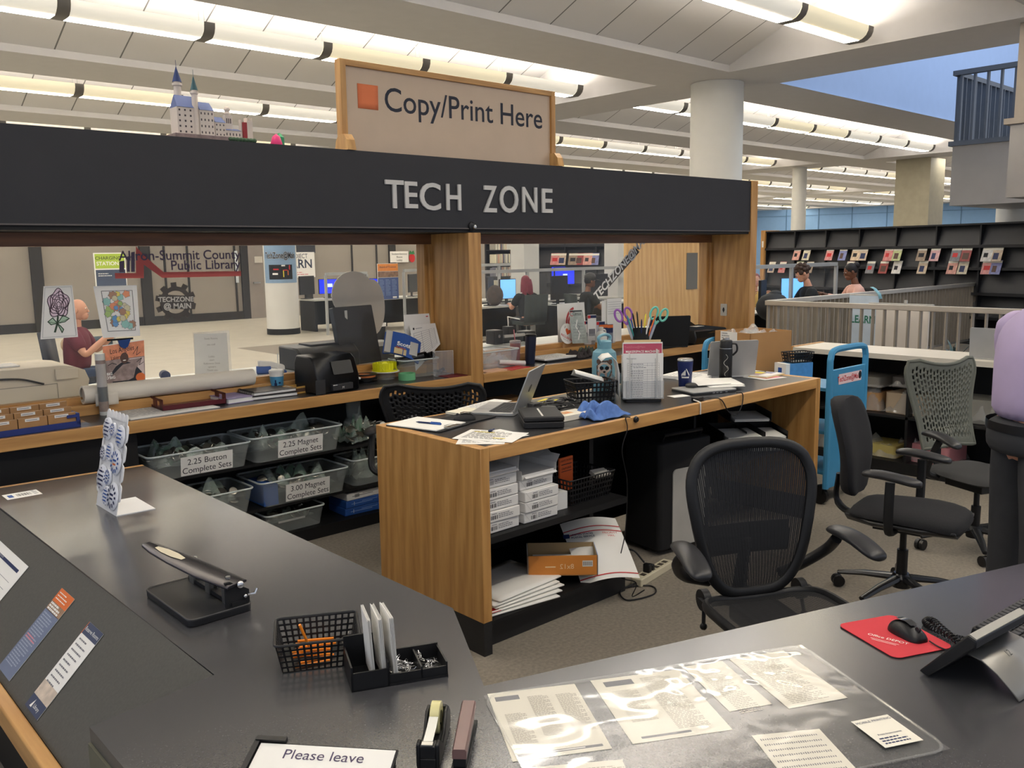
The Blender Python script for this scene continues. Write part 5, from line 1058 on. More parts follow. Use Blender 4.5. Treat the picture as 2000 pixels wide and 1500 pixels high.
# notebooks
for k, (m, w, d, h, x, y, z, a, lb) in enumerate([(K('lilac_cover', (150, 138, 176)), .16, .22, .03, 2.24, 4.92, 0, 4, 'lilac boxed pad between the maroon tray and the black notebooks'), (DARK, .3, .24, .022, 2.47, 4.93, 0, -4, 'lower black spiral notebook on the left wall counter'), (K('cover_grey2', (74, 70, 66)), .28, .22, .02, 2.48, 4.94, .023, 0, 'upper black spiral notebook on the left wall counter')]):
    t = thing('notebook', lb, 'notebook', (x, y, Zc+z), R(a))
    b = MB(WHITE); b.bb(-w/2+.004, -d/2+.004, .003, w/2-.004, d/2-.004, h-.003); b.build('pages', t, smooth=0); b = MB(m); b.bb(-w/2, -d/2, 0, w/2, d/2, .003); b.bb(-w/2, -d/2, h-.003, w/2, d/2, h); b.build('covers', t, smooth=0)
    if k:
        b = MB(BLACK)
        for i in range(14): b.tube([(-w/2+.012*math.cos(q), -d/2+.015+i*(d-.03)/13, h/2+.016*math.sin(q)) for q in [2*PI*j/8 for j in range(8)]], .002, 4, closed=True)
        b.build('spiral', t)
# blue drink cup
p = at(545, 766, WC); t = thing('drink_cup', 'blue printed drink cup with white lid and straw', 'cup', (p.x, p.y+.02, Zc))
CUPB = K('cup_blue', (86, 160, 200), rough=.5); b = MB(CUPB); b.lathe([(.032, 0), (.034, .005), (.044, .105)], 24); b.use(WHITE).lathe([(.0441, .1), (.0452, .125)], 24, cap=False); b.build('cup', t); b = MB(WPLA); b.lathe([(.0475, .123), (.0475, .135), (.043, .14), (.001, .142)], 24); b.build('lid', t)
b = MB(WPLA); b.tube([(.01, 0, .14), (.02, .01, .24)], .003, 6); b.build('straw', t)
def oncup(u, v): a = math.atan2(-p.y, -p.x)+u/.039; r = .0335+(.0445-.034)*v/.105+.0012; return (r*math.cos(a), r*math.sin(a), v)
b = MB(NAVY)
for (u0, v0, u1, v1) in ((-.016, .02, .0, .06), (-.012, .06, -.004, .08), (.008, .03, .02, .045), (.01, .055, .022, .066)): b.poly([oncup(u0, v0), oncup(u1, v0), oncup(u1, v1), oncup(u0, v1)])
b.build('print', t, smooth=0)
p = at(586, 768, WC); t = thing('small_carton', 'small open yellow carton beside the badge printer', 'carton', (p.x, p.y+.03, Zc), R(8))
b = MB(K('carton_yellow', (204, 160, 84))); w, d, h = .15, .1, .045
for x0, y0, x1, y1 in ((-w/2, -d/2, w/2, -d/2+.003), (-w/2, d/2-.003, w/2, d/2), (-w/2, -d/2, -w/2+.003, d/2), (w/2-.003, -d/2, w/2, d/2)): b.bb(x0, y0, 0, x1, y1, h)
b.bb(-w/2, -d/2, 0, w/2, d/2, .003); b.use(K('print_brown', (90, 66, 50))).bb(-.05, -d/2-.0006, .012, .06, -d/2, .034); b.build('carton', t, smooth=0)
p = at(597, 762, WC); t = thing('spray_can', 'silver spray can with black cap behind the badge printer', 'can', (p.x+.02, p.y+.0, Zc)); b = MB(STEEL); b.lathe([(.026, 0), (.026, .155), (.02, .165)], 20); b.build('body', t); b = MB(BLACK); b.lathe([(.022, .163), (.022, .2), (.018, .205)], 20); b.build('cap', t)
# badge printer
p = at(650, 765, WC); t = thing('badge_printer', 'black badge printer with sloping face on the left wall counter', 'printer', (p.x+.01, p.y+.08, Zc), R(4))
b = MB(K('printer_black', (28, 28, 29), rough=.35)); b.loft([[(x*s, y, z) for y, z in ((-.12, 0), (-.125, .09), (-.085, .2), (-.05, .225), (.1, .23), (.13, .18), (.13, 0))] for x, s in ((-.16, .96), (-.145, 1), (.15, 1), (.165, .96))]); b.build('body', t, bev=.01)
b = MB(K('gloss_black', (20, 20, 22), rough=.35)); b.at(TR(.04, -.108, .15, rx=R(70))); b.rprism(0, 0, .15, .085, .008, 0, .003); b.build('display', t)
b = MB(DARK); b.bb(-.06, -.15, .015, .09, -.12, .055); b.bb(-.17, -.129, .0, -.1, -.124, .09); b.build('card_slot', t, bev=.004)
b = MB(RED); b.at(TR(-.12, -.1255, .03, rx=PI/2)); b.lathe([(.01, 0), (.01, .003)], 12); b.build('button', t); b = MB(WHITE); b.at(TR(0, -.151, .03, rx=PI/2)); b.text('M', .02, .015, -.006, 0); b.lines(-.06, .02, .05, 1, .01, .004, 0); b.build('lettering', t, smooth=0)
b = MB(WPLA); b.at(TR(.2, -.02, .06)); b.tube([(0, 0, 0), (.03, -.02, -.01)], .008, 8); b.build('white_plug', t)
p = at(693, 748, WC)
t = thing('filament_spool', 'black and orange filament spools stacked right of badge printer', 'spool', (3.20, 4.97, Zc))
b = MB(BLACK); n = 28
for z0 in (0, .03): b.loft([[(r*math.cos(2*PI*i/n), r*math.sin(2*PI*i/n), z) for i in range(n)] for r, z in ((.045, z0), (.085, z0), (.085, z0+.004), (.05, z0+.006), (.05, z0+.02), (.085, z0+.022), (.085, z0+.026), (.045, z0+.026))], False)
b.build('spool', t); b = MB(K('filament_orange', (206, 120, 60))); b.lathe([(.05, .036), (.075, .037), (.075, .05), (.05, .051)], 28); b.build('filament', t)
# yellow cover on clear spool, green tape
p = at(752, 744, WC); t = thing('yellow_ring', 'bright yellow slotted ring sitting on a clear spool', 'ring', (3.385, 5.0, Zc)); YN = K('neon_yellow', (232, 230, 20), rough=.4, var=.02)
b = MB(YN)
for k in range(22):
    a0, a1 = 2*PI*k/26-.3, 2*PI*(k+.86)/26-.3; r0, r1 = .088, .083
    b.add([(r*math.cos(a), r*math.sin(a)*.8, z) for z in (.062, .112) for r in (r0, r1) for a in (a0, a1)], [(0, 1, 5, 4), (3, 2, 6, 7), (4, 5, 7, 6), (0, 2, 3, 1), (0, 4, 6, 2), (1, 3, 7, 5)])
b.lathe([(.088, .056), (.089, .063), (.08, .063)], 28, cap=False); b.build('ring', t, smooth=30)
b = MB(YN); b.at(TR(-.03, -.03, .085, rx=R(70), ry=R(20))); b.lathe([(.034, -.02), (.034, .02)], 20); b.build('knob', t)
b = MB(WPLA); b.lathe([(.1, .05), (.1, .055), (.02, .056)], 28); b.build('flange', t); b = MB(FOGGY); b.lathe([(.07, 0), (.07, .05)], 28); b.build('spool', t)
t = thing('tape_roll', 'pale green tape roll at the counter front', 'tape', (3.46, 4.85, Zc)); b = MB(K('tape_green', (112, 186, 132), rough=.6)); n = 28
b.loft([[(r*math.cos(2*PI*i/n), r*math.sin(2*PI*i/n), z) for i in range(n)] for r, z in ((.048, 0), (.058, 0), (.058, .045), (.048, .045))], False); b.loft([[(.048*math.cos(2*PI*i/n), .048*math.sin(2*PI*i/n), z) for i in range(n)] for z in (.045, 0)], False); b.build('tape', t)
def bin_(name, label, loc, rz, w, d, h, cat='bin', grp=None, m=FOGGY, parent=None, taper=.9):
    t = thing(name, label, cat, loc, rz, grp); b = MB(m)
    def rg(k, z, ins=0): return [(x, y, z) for x, y in rrect(0, 0, w*k-ins, d*k-ins, .035, 4)]
    b.loft([rg(taper, 0), rg(1, h)], False); b.add(rg(taper, .001), [tuple(range(len(rg(1, 0))))]); b.build('tub', t, smooth=50)
    b = MB(K('bin_rim', (196, 204, 202), rough=.3)); b.tube(rg(1.01, h), .006, 6, closed=True); b.build('rim', t); return t
t = bin_('clear_bin', 'clear bin of tubes and a blue pouch against the pillar', (3.62, 4.99, Zc), R(-4), .3, .22, .12)
b = MB(K('pouch_blue', (40, 84, 160), var=.05)); b.loft([[(x, y*.09, z) for y in (-1, -.3, .3, 1)] for x, z in ((-.13, .0), (-.08, .03), (.0, .04), (.08, .02), (.13, -.01))], False, False)
b.use(K('pouch_silver', (186, 184, 178))).bb(-.125, -.085, .016, -.06, .085, .03); b.bb(.05, -.06, .03, .1, .04, .034); b.use(K('pouch_tan', (206, 186, 140))).bb(-.06, -.085, .03, .02, -.045, .042)
b.at(TR(.0, -.01, .043, rx=R(0))); b.use(WHITE); b.text('Scott', .045, .0, -.01, .0, bold=.02); b.use(ORANGE); b.text('TOWELS', .018, -.02, -.035, .0)
b.build('shop_towel_pouch', None, (3.54, 5.01, WC+.2), label='blue and silver towel pouch tipped over the clear bin', cat='pouch', smooth=0, rot=(R(52), R(18), R(-25)), solid=.012)
for k, (x, y, a, L, lb) in enumerate([(3.56, 4.95, 20, .2, 'long black tube lying across the clear bin'), (3.68, 4.99, 75, .1, 'short black tube left of the pair in the clear bin'), (3.73, 4.97, 80, .1, 'short black tube nearest the pillar in the clear bin')]):
    b = MB(BLACK).at(TR(ry=PI/2)); n = 20; b.loft([[(r*math.cos(2*PI*i/n), r*math.sin(2*PI*i/n), z) for i in range(n)] for r, z in ((.02, -L/2), (.026, -L/2), (.026, L/2), (.02, L/2))], False); b.loft([[(.02*math.cos(2*PI*i/n), .02*math.sin(2*PI*i/n), z) for i in range(n)] for z in (L/2, -L/2)], False)
    b.build('black_tube', None, (x, y, WC+.125), label=lb, cat='tube', group='black tubes in the clear bin', rot=(0, R(-18 if k else -10), R(-a)))
# document holder with forms, acrylic sign, red folder
def fdraw(d):
    for k in range(12): d.line(GINK, [(.1, .8-.06*k), (.9, .8-.06*k)], .003)
    for x in (.1, .4, .7, .9): d.line(GINK, [(x, .14), (x, .8)], .003)
    d.fill(INK, [(.1, .88), (.16, .88), (.16, .93), (.1, .93)]); d.line(GINK, [(.2, .9), (.45, .9)], .006)
def hdraw(d): d.line(GINK, [(.25, .7), (.8, .7)], .006); d.line(INK, [(.2, .55), (.8, .55)], .01); d.line(RED, [(.86, .93), (.93, .93)], .012)
yb = 5.09
quadsheet('form_pad', [atY(788, 615, yb), atY(838, 612, yb), atY(850, 690, yb-.03), atY(795, 700, yb-.03)], 'rear white form pad standing at the end of the left window', 'form', hdraw, th=.01)
quadsheet('form_pad', [atY(800, 635, yb-.05), atY(850, 631, yb-.05), atY(860, 672, yb-.1), atY(812, 725, yb-.1)], 'front ruled white form standing behind the clear acrylic sign', 'form', fdraw)
b = MB(MATTEBLACK); b.bb(-.11, -.02, 0, .09, .02, .03); b.build('form_holder', None, (3.70, 5.06, WC+.001), R(-5), 'black foot of the form holder behind the clear bin', 'holder', smooth=0)
b = MB(ACRYL); b.bb(-.075, -.001, 0, .075, .001, .17); b.bb(-.075, -.06, 0, .075, .001, .003); b.use(WHITE); b.tube([(-.075, 0, .17), (.075, 0, .17), (.075, 0, 0)], .0016, 4); b.build('acrylic_sign', None, (3.765, 4.84, Zc), R(-20), 'empty clear acrylic sign near the wooden pillar', 'sign holder', smooth=0)
b = MB(K('folder_red', (110, 24, 34))); b.bb(-.085, -.06, 0, .085, .06, .004); b.build('red_folder', None, (3.785, 4.76, Zc), R(0), 'dark red folder lying at the foot of the wooden pillar', 'folder', smooth=0)
P = [V((3.80+.04*math.cos(i*.8)+rnd.uniform(-.015, .015), 4.92+.04*math.sin(i*.8), WC+.012+.004*(i % 5)+.03*(i == 6))) for i in range(15)]
b = MB(BLACK); b.tube(spline(P, 5), .005, 6); b.build('cable_bundle', label='black cable bundle by the wooden pillar', cat='cable')
# things on the lobby ledge, seen through the glass
LZ = .9725
t = thing('touch_kiosk', 'tall black touchscreen standing on the lobby ledge', 'kiosk', (3.40, 5.42, LZ), R(0))
za = atY(690, 578, 5.42).z-LZ
b = MB(BLACK); b.at(TR(0, 0, .06, rx=R(-12))); b.rprism(0, za/2-.05, .37, za-.04, .01, 0, .04); b.build('screen', t, rot=(PI/2, 0, R(10)))
b = MB(BLACK); b.bb(-.12, -.08, 0, .12, .12, .02); b.bb(-.05, .0, .02, .05, .05, .2); b.build('stand', t, bev=.004); b = MB(LGREY); b.bb(-.08, -.045, .3, -.06, -.04, .38); b.build('label', t, smooth=0)
p1 = atY(690, 575, 5.62); p2 = atY(730, 592, 5.62)
b = MB(K('board_pale', (186, 180, 168), rough=.7)); n = 30
b.at(TR(p1.x, 5.62, p1.z, rx=PI/2)); b.prism([(.185*math.cos(2*PI*i/n), .17*math.sin(2*PI*i/n)) for i in range(n)], 0, .006); b.at(TR(p2.x-.01, 5.628, p2.z, rx=PI/2)); b.prism([(.11*math.cos(2*PI*i/n), .21*math.sin(2*PI*i/n)-.03) for i in range(n)], 0, .006); b.bb(-.22, -.72+LZ-LZ, .0, -.1, -.1, .005)
b.build('cloud_board', label='pale rounded cutout board standing behind the touchscreen', cat='board')
t = thing('receipt_printer', 'black printer on the lobby ledge behind the spray can', 'printer', (3.12, 5.4, LZ), R(4)); b = MB(K('printer_black', 0)); b.loft([[(x, y, z) for y, z in ((-.14, 0), (-.14, .1), (-.08, .15), (.14, .16), (.14, 0))] for x in (-.24, .24)]); b.build('body', t, bev=.012); b = MB(DARK); b.bb(-.1, -.05, .155, .2, .1, .165); b.build('feed_slot', t, smooth=0)
t = thing('desk_stapler', 'white and blue stapler on the lobby ledge behind the drink cup', 'stapler', (2.72, 5.35, LZ), R(-20)); b = MB(WPLA); b.loft([[(x, y, z) for y, z in ((-.025, z0), (.025, z0), (.022, z0+h), (-.022, z0+h))] for x, z0, h in ((-.08, .05, .04), (.0, .035, .045), (.09, .02, .03))]); b.build('arm', t, bev=.008); b = MB(BLUE); b.bb(-.09, -.028, 0, .0, .028, .05); b.bb(-.09, -.028, 0, .1, .028, .015); b.build('base', t, bev=.004)
t = thing('tape_gun', 'blue grey tape gun with chrome roller on the lobby ledge', 'tape gun', (2.12, 5.33, LZ), R(-12)); b = MB(K('gun_blue', (110, 130, 156), rough=.35)); b.bb(-.14, -.03, 0, .16, .0, .02); b.bb(-.1, .01, .02, .16, .03, .045); b.build('arm', t, bev=.004); b = MB(K('gun_navy', (40, 56, 96))).at(TR(-.1, 0, .06, rx=PI/2)); b.lathe([(.028, -.035), (.028, .035)], 18); b.build('roller', t)
b = MB(K('carton_pale', (206, 196, 186))); b.bb(-.07, -.04, 0, .07, .04, .028); b.build('flat_carton', None, (2.5, 5.36, LZ), R(0), 'flat pale carton right of the clear notice stand', 'carton', smooth=0)
t = thing('coupon_folder', 'open grey file box on the ledge behind the towel pouch', 'box', (3.62, 5.50, LZ), R(-8)); b = MB(K('filebox_grey', (96, 98, 96))); b.loft([[(x, y, z) for y, z in ((-.1, 0), (.1, 0), (.1, .12), (-.1, .10))] for x in (-.13, .13)]); b.build('box', t, smooth=0); b = MB(K('file_paper', (206, 206, 200))); b.bb(-.12, -.09, .1, .12, .09, .13); b.build('papers', t, smooth=0)

# ================================================================ right wall counter
t = bin_('clear_bin', 'clear bin with crinkled bags at the right booth window', (4.26, 4.93, Zc), R(4), .42, .26, .13, m=clear('bin_clear', (214, 216, 222), .12, .28))
b = MB(FILM); b.surf(clothf(.34, .2, .09, 4, 11), 30, 24); b.build('crinkled_bag', None, (4.26, 4.93, Zc+.012), R(4), 'crinkled clear bag lying in the right window bin', 'bag', smooth=20)
b = MB(K('tube_white', (224, 220, 216))).at(TR(ry=PI/2)); n = 16; b.loft([[(r*math.cos(2*PI*i/n), r*math.sin(2*PI*i/n), z) for i in range(n)] for r, z in ((.008, -.16), (.018, -.16), (.018, .06), (.008, .06))], False); b.build('film_roll', None, (4.42, 4.78, WC+.03), label='white film roll poking out in front of the clear bin', cat='roll', rot=(0, R(6), R(-14)))
for k, (m, x, y, z, lb) in enumerate([(K('envelope_peach', (222, 176, 140)), 4.14, 4.75, 0, 'peach envelope in front of the clear bin'), (RED, 4.34, 4.73, .0, 'red envelope beside the peach envelope')]):
    b = MB(m); b.bb(-.11, -.06, 0, .11, .06, .006-.001*k); b.build('envelope', None, (x, y, Zc+z), R(2+6*k), lb, 'envelope', smooth=0)
def cup(name, label, loc, r0, r1, h, m, lid=None, straw=None, cat='cup'):
    t = thing(name, label, cat, loc); b = MB(m); b.lathe([(r0, 0), (r0, .004), (r1, h)], 24); b.build('cup', t)
    if lid: b = MB(lid); b.lathe([(r1+.003, h-.004), (r1+.003, h+.012), (r1-.005, h+.018), (.001, h+.02)], 24); b.build('lid', t)
    if straw: b = MB(straw); b.tube([(0, 0, h), (-.012, 0, h+.1)], .004, 6); b.build('straw', t)
    return t
cup('drink_cup', 'dusty pink lidded cup with a straw behind the navy flask', (4.58, 4.98, Zc), .033, .042, .155, K('cup_pink', (176, 124, 124), rough=.4), clear('lid_clear', (220, 214, 216), .1, .5), PINK)
t = cup('flask', 'tall navy flask leaning at the right booth window', (4.60, 4.84, Zc), .038, .042, .21, K('flask_navy', (24, 30, 54), rough=.35), cat='flask'); b = MB(BLACK); b.lathe([(.043, .208), (.044, .222), (.036, .228)], 24); b.build('lid', t); t.rotation_euler = (0, R(4), 0)
cup('plastic_cup', 'small lilac cup behind the navy flask', (4.72, 4.95, Zc), .028, .033, .11, K('lilac_cup', (150, 130, 190), rough=.4))
for k, (w, d, h, x, y, z, a, m, lb) in enumerate([(.42, .24, .014, 4.93, 4.90, 0, 2, BLACK, 'black tablet lying on the right wall counter'), (.36, .22, .012, 4.90, 4.91, .0145, 0, WHITE, 'white printout on top of the black tablet')]):
    b = MB(m); b.bb(-w/2, -d/2, 0, w/2, d/2, h); b.use(GINK) if k else 0
    if k: b.lines(-.16, .09, .3, 10, .018, .005, h+.0004)
    b.build(('tablet', 'printout')[k], None, (x, y, Zc+z), R(a), lb, ('tablet', 'paper')[k], smooth=0)
b = MB(K('gloves_grey', (58, 52, 52), rough=.8, var=.2, vs=40)); b.surf(clothf(.26, .16, .06, 4, 21), 26, 20); b.build('work_gloves', None, (5.17, 4.86, Zc), R(30), 'dark crumpled gloves behind the blue water jug', 'gloves', smooth=180)
b = MB(K('scarf_green', (86, 96, 84), rough=.9, var=.3, vs=60)); b.surf(clothf(.2, .12, .07, 5, 31), 22, 16); b.build('cloth_bundle', None, (5.34, 4.93, Zc), R(10), 'green grey cloth bundle behind the water jug lid', 'cloth', smooth=180)
# sill and ledge beyond the right pane
t = thing('laminator', 'black laminator with pale feed slot on the lobby ledge', 'laminator', (5.02, 5.52, LZ), R(-2)); b = MB(BLACK); b.bb(-.22, -.06, .01, -.12, .06, .13); b.bb(.12, -.06, .01, .24, .06, .10); b.bb(-.12, -.04, .01, .12, .06, .08); b.build('body', t, bev=.01); b = MB(LGREY); b.bb(-.11, -.055, .06, .13, -.035, .085); b.build('feed_slot', t, bev=.006)
b = MB(BLACK); b.bb(-.06, -.05, .08, -.0, .03, .15); b.use(CHROME); b.at(TR(-.17, -.0605, .08, rx=PI/2)); b.lathe([(.014, 0), (.014, .002)], 14); b.build('control', t); 
t = thing('paddle_sign', 'round white paddle sign reading I heart INCLUSION', 'paddle sign', (5.26, 5.065, .957), 0, rot=(R(-8), 0, 0))
Q = TR(0, 0, .11, rx=PI/2, ry=0) @ TR(rz=R(-28)); b = MB(WHITE).at(Q); n = 32; b.prism([(.085*math.cos(2*PI*i/n), .085*math.sin(2*PI*i/n)) for i in range(n)], 0, .003)
b.use(K('heart_orange', (222, 96, 50))); b.poly([(x*.0019, y*.0019+.018, .0034) for x, y in [(16*math.sin(q)**3, 13*math.cos(q)-5*math.cos(2*q)-2*math.cos(3*q)-math.cos(4*q)) for q in [2*PI*i/30 for i in range(30)]]]); b.use(RED); b.text('INCLUSION', .026, 0, -.042, .0034, bold=.02); b.use(INK); b.text('I', .03, -.045, .03, .0034, bold=.02); b.use(GINK); b.text('library staff', .012, 0, -.06, .0034); b.build('disc', t, smooth=0)
b = MB(CARD).at(Q); b.bb(-.012, -.15, -.004, .012, -.07, -.0005); b.build('stick', t, smooth=0)
def swirl(d):
    for k, r in enumerate((.34, .26, .18)): d.line(RED, [(.62+r*math.cos(q)*.9, .5+r*math.sin(q)*1.1) for q in [PI*.55+i*.25-k*.1 for i in range(11)]], .03-.004*k)
    d.line(PINK, [(.5, .0), (.62, .3), (.75, .1)], .02); d.fill(RED, [(.8, 0), (.95, 0), (.95, .3), (.82, .2)])
quadsheet('swirl_poster', [atY(1088, 594, 5.2), atY(1141, 590, 5.2), atY(1146, 672, 5.16), atY(1090, 674, 5.16)], 'white poster with red swirl standing behind the paddle sign', 'poster', swirl)
def cent(d):
    d.fill(K('poster_grey', (176, 184, 176), var=.15, vs=20), [(0, 0), (1, 0), (1, 1), (0, 1)], .0006); d.text(RED, 'C', .14, .82, .2); d.text(INK, 'Census', .55, .84, .15, sx=.8); d.fill(INK, [(.05, .95), (.95, .95), (.95, .985), (.05, .985)]); d.line(WHITE, [(.5, .7), (.35, .5), (.55, .3), (.4, .12)], .02); d.line(GINK, [(.3, .64), (.6, .5), (.4, .36), (.6, .2)], .008)
    for k in range(6): d.line(GINK, [(.15, .6-.09*k), (.85, .6-.09*k)], .004)
quadsheet('pale_poster', [atY(1111, 606, 5.06), atY(1137, 605, 5.06), atY(1149, 670, 5.035), atY(1118, 671, 5.035)], 'pale green grey printed poster on the right window sill', 'poster', cent)
t = thing('brochure_holder', 'clear brochure holder with navy and orange leaflets on the sill', 'brochure holder', (5.60, 5.06, .9565), R(-20))
for k, (x, z, m, h) in enumerate([(-.09, 0, WHITE, .2), (-.05, .03, WHITE, .22), (.04, .0, K('leaflet_pale', (206, 206, 210)), .19), (.06, .035, NAVY, .13), (.12, .0, NAVY, .16)]):
    b = MB(m); b.bb(x-.04, -.012*(k % 2), z, x+.04, -.012*(k % 2)+.006, z+h); b.use(NAVY).bb(x-.04, -.012*(k % 2)-.0005, z+h-.028, x+.04, -.012*(k % 2), z+h-.004); b.use((RED, RED, RED, ORANGE, ORANGE)[k]).bb(x-.04, -.012*(k % 2)-.0008, z+h-.03, x-.015 if k < 3 else x+.04, -.012*(k % 2)-.0003, z+h-.004); b.use(GINK).bb(x-.03, -.012*(k % 2)-.0005, z+.04, x+.03, -.012*(k % 2), z+.1 if k < 3 else z+.042); b.build('leaflets', t, smooth=0)
b = MB(ACRYL); b.bb(-.135, -.03, 0, .165, -.027, .09); b.bb(-.135, .01, 0, .165, .012, .16); b.bb(-.135, -.03, 0, .165, .012, .003); b.build('holder', t, smooth=0)
t = thing('glue_jug', 'white jug with handle holding amber liquid', 'jug', (5.50, 4.92, Zc)); b = MB(WPLA); b.lathe([(.05, .09), (.05, .14), (.035, .17), (.018, .185), (.018, .2)], 22, cap=False); b.build('body', t); b = MB(K('amber', (222, 140, 50), rough=.3)); b.lathe([(.046, 0), (.05, .01), (.05, .09)], 22); b.build('liquid', t); b = MB(WPLA); b.lathe([(.02, .198), (.02, .216)], 16); b.build('cap', t); b = MB(WPLA); b.tube(spline([(.018, 0, .192), (.05, 0, .185), (.056, 0, .14), (.05, 0, .1)]), .008, 8); b.build('handle', t)
for k, (x0, x1, y0, y1, lb) in enumerate([(1176, 1196, 588, 642, 'left white card packet standing on the sill behind the rack'), (1186, 1214, 584, 640, 'right ruled white card packet standing on the sill behind the rack')]):
    yy = 5.07-.012*k; p = atY(x0, y0, yy); q = atY(x1, y0, yy); b = MB(WHITE); b.bb(p.x, yy, .9565, q.x, yy+.008, p.z); b.use(GINK)
    for i in range(6*k): b.bb(p.x+.01, yy-.0006, p.z-.03-.02*i, q.x-.01, yy, p.z-.028-.02*i)
    b.build('card_packet', label=lb, cat='cards', smooth=0)
laptop('laptop', 'black laptop at the right booth window, lid back to us', (6.16, 4.72, Zc), R(150), .36, .27, 100, K('laptop_black', (20, 20, 22), rough=.6), keys=False)
t = thing('inkjet_printer', 'black inkjet printer with raised tray on the right wall counter', 'printer', (6.72, 4.845, Zc), R(-3)); b = MB(K('printer_black', 0)); b.loft([[(x*s, y, z) for y, z in ((-.17, 0), (-.19, .06), (-.17, .13), (.16, .14), (.17, 0))] for x, s in ((-.24, .97), (-.22, 1), (.22, 1), (.24, .97))]); b.build('body', t, bev=.014); b = MB(BLACK); b.add([(-.2, .08, .14), (.1, .08, .14), (.1, .2, .2), (-.2, .2, .2)], [(0, 1, 2, 3)]); b.build('rear_tray', t, smooth=0, solid=.006); b = MB(WHITE); b.bb(-.02, -.02, .1405, .1, .06, .142); b.build('slip', t, smooth=0)
# cardboard box below the right counter
b = MB(K('box_brown', (150, 112, 70))); b.bb(-.17, -.14, 0, .17, .14, .2); b.use(K('print_brown', 0)).bb(.06, -.1406, .05, .15, -.14, .13); b.build('stored_box', None, (4.42, 4.92, .441), R(-4), 'brown carton on the shelf under the right wall counter', 'box', smooth=0)

# ================================================================ bins on the shelves under the left counter
def parts(name, loc, rz, w, d, label, green=1, seed=0, n=34, dz=.06):
    r = random.Random(seed); b = MB(K('button_steel', (176, 172, 160), rough=.25, metal=.9))
    for k in range(n):
        x, y = r.uniform(-.42, .42)*w, r.uniform(-.42, .42)*d; z = dz*r.uniform(.15, .9); q = r.uniform(.022, .034)
        b.at(TR(x, y, z, r.uniform(-1, 1), r.uniform(-1, 1), 0)); b.lathe([(q, 0), (q*1.02, .003), (q*.9, .006), (q*.3, .007)], 14)
    b.at(); f = clothf(w*.84, d*.8, dz*1.25, 4, seed); b.use(clear('bag_film', (196, 214, 200), .15, .32)); b.surf(f, 26, 20)
    if green: b.use(K('green_bag', (48, 104, 66), rough=.3, var=.2, vs=30)); b.surf(lambda u, v: tuple(V(f(.15+.35*u+.2*(seed % 3)*.5, .1+.8*v))+V((0, 0, -.012))), 12, 14)
    return b.build(name, None, loc, rz, label, 'button parts', 'bagged button parts', 'stuff', smooth=25)
BN = [('2.25 Button', 1.955, .5395, .59, .138, 1), ('2.25 Magnet', 2.56, .5395, .61, .15, 1), ('3.00 Magnet', 2.595, .2635, .60, .15, 1), (None, 1.96, .2635, .58, .14, 1), (None, 2.535, .0765, .40, .12, 0)]
LB = ['clear bin labelled 2.25 Button Complete Sets', 'clear bin labelled 2.25 Magnet Complete Sets', 'clear bin labelled 3.00 Magnet Complete Sets', 'unlabelled clear bin below the 2.25 Button bin', 'lowest clear bin under the 3.00 Magnet bin']
for k, (s, x, z, w, h, gr) in enumerate(BN):
    d = .34; y0 = 4.715 if k < 4 else 4.75; t = bin_('parts_bin', LB[k], (x, y0+d/2, z), 0, w, d, h, grp='parts bins under the counter')
    if s:
        b = MB(WHITE).at(TR(.01 if k else .03, -d*.474-.002, h*.44, rx=PI/2+R(6.5))); b.bb(-.15, -.056, 0, .15, .052, .001); b.use(INK); b.text(s, .048, 0, .004, .0014); b.text('Complete Sets', .048, 0, -.044, .0014); b.build('label', t, smooth=0)
    else: b = MB(LGREY).at(TR(-.02, -d*.474, h*.6, rx=PI/2)); b.bb(-.1, -.008, 0, .08, .004, .001); b.build('label_strip', t, smooth=0)
    if k == 2: b = MB(BLUE); b.bb(-w*.455, -d*.42, .004, -w*.3, d*.3, h*.85); b.build('blue_tint', t, smooth=0)
    parts('button_parts', (x, y0+d/2, z+.055), 0, w*.9, d*.86, 'bagged metal button parts in the %s' % LB[k].replace('labelled ', '').replace(' Complete Sets', ' bin').replace('clear bin 2', '2').replace('clear bin 3', '3'), gr, k+3, 40, (.085, .1, .09, .09, .05)[k])
b = MB(FOGGY); b.lathe([(.06, 0), (.07, .12), (.062, .13), (.045, .15), (.05, .27)], 20); b.build('plastic_bag', None, (3.06, 4.9, .54), label='clear bag of hardware bunched upright under the counter', cat='bag')
parts('hardware_pile', (3.06, 4.86, .545), .2, .34, .24, 'loose pile of hardware bags right of the 2.25 Magnet bin', 1, 15, 44, .12)
t = bin_('small_bin', 'small clear bin right of the 3.00 Magnet bin', (3.1, 4.88, .2635), 0, .3, .26, .17); parts('hardware_pile', (3.1, 4.88, .29), 0, .24, .22, 'hardware bags filling the small clear bin', 0, 19, 26, .15)
for k, (m, z, lb) in enumerate([(BLUE, .076, 'lowest blue paper ream on the floor shelf'), (BLUE, .1265, 'upper blue paper ream under the white ream'), (None, .177, 'white paper ream on top of the two blue reams')]):
    t = thing('paper_ream', lb, 'paper ream', (3.03+.006*k, 4.77, z), R(2*k-2), 'reams on the floor shelf'); b = MB(m or REAMW); b.bb(-.14, 0, 0, .14, .216, .049); b.build('wrapper', t, bev=.004)
    b = MB(WHITE if m else INK); [b.bb(-.08+.006*i, -.0008, .014, -.077+.006*i, 0, .036) for i in range(6 if not m else 1)]; b.use(K('pale_blue2', (130, 160, 210)) if m else GINK); b.bb(-.1, -.0008, .022, .06, 0, .026); b.bb(-.02, -.0008, .032, .1, 0, .035); b.build('print', t, smooth=0)
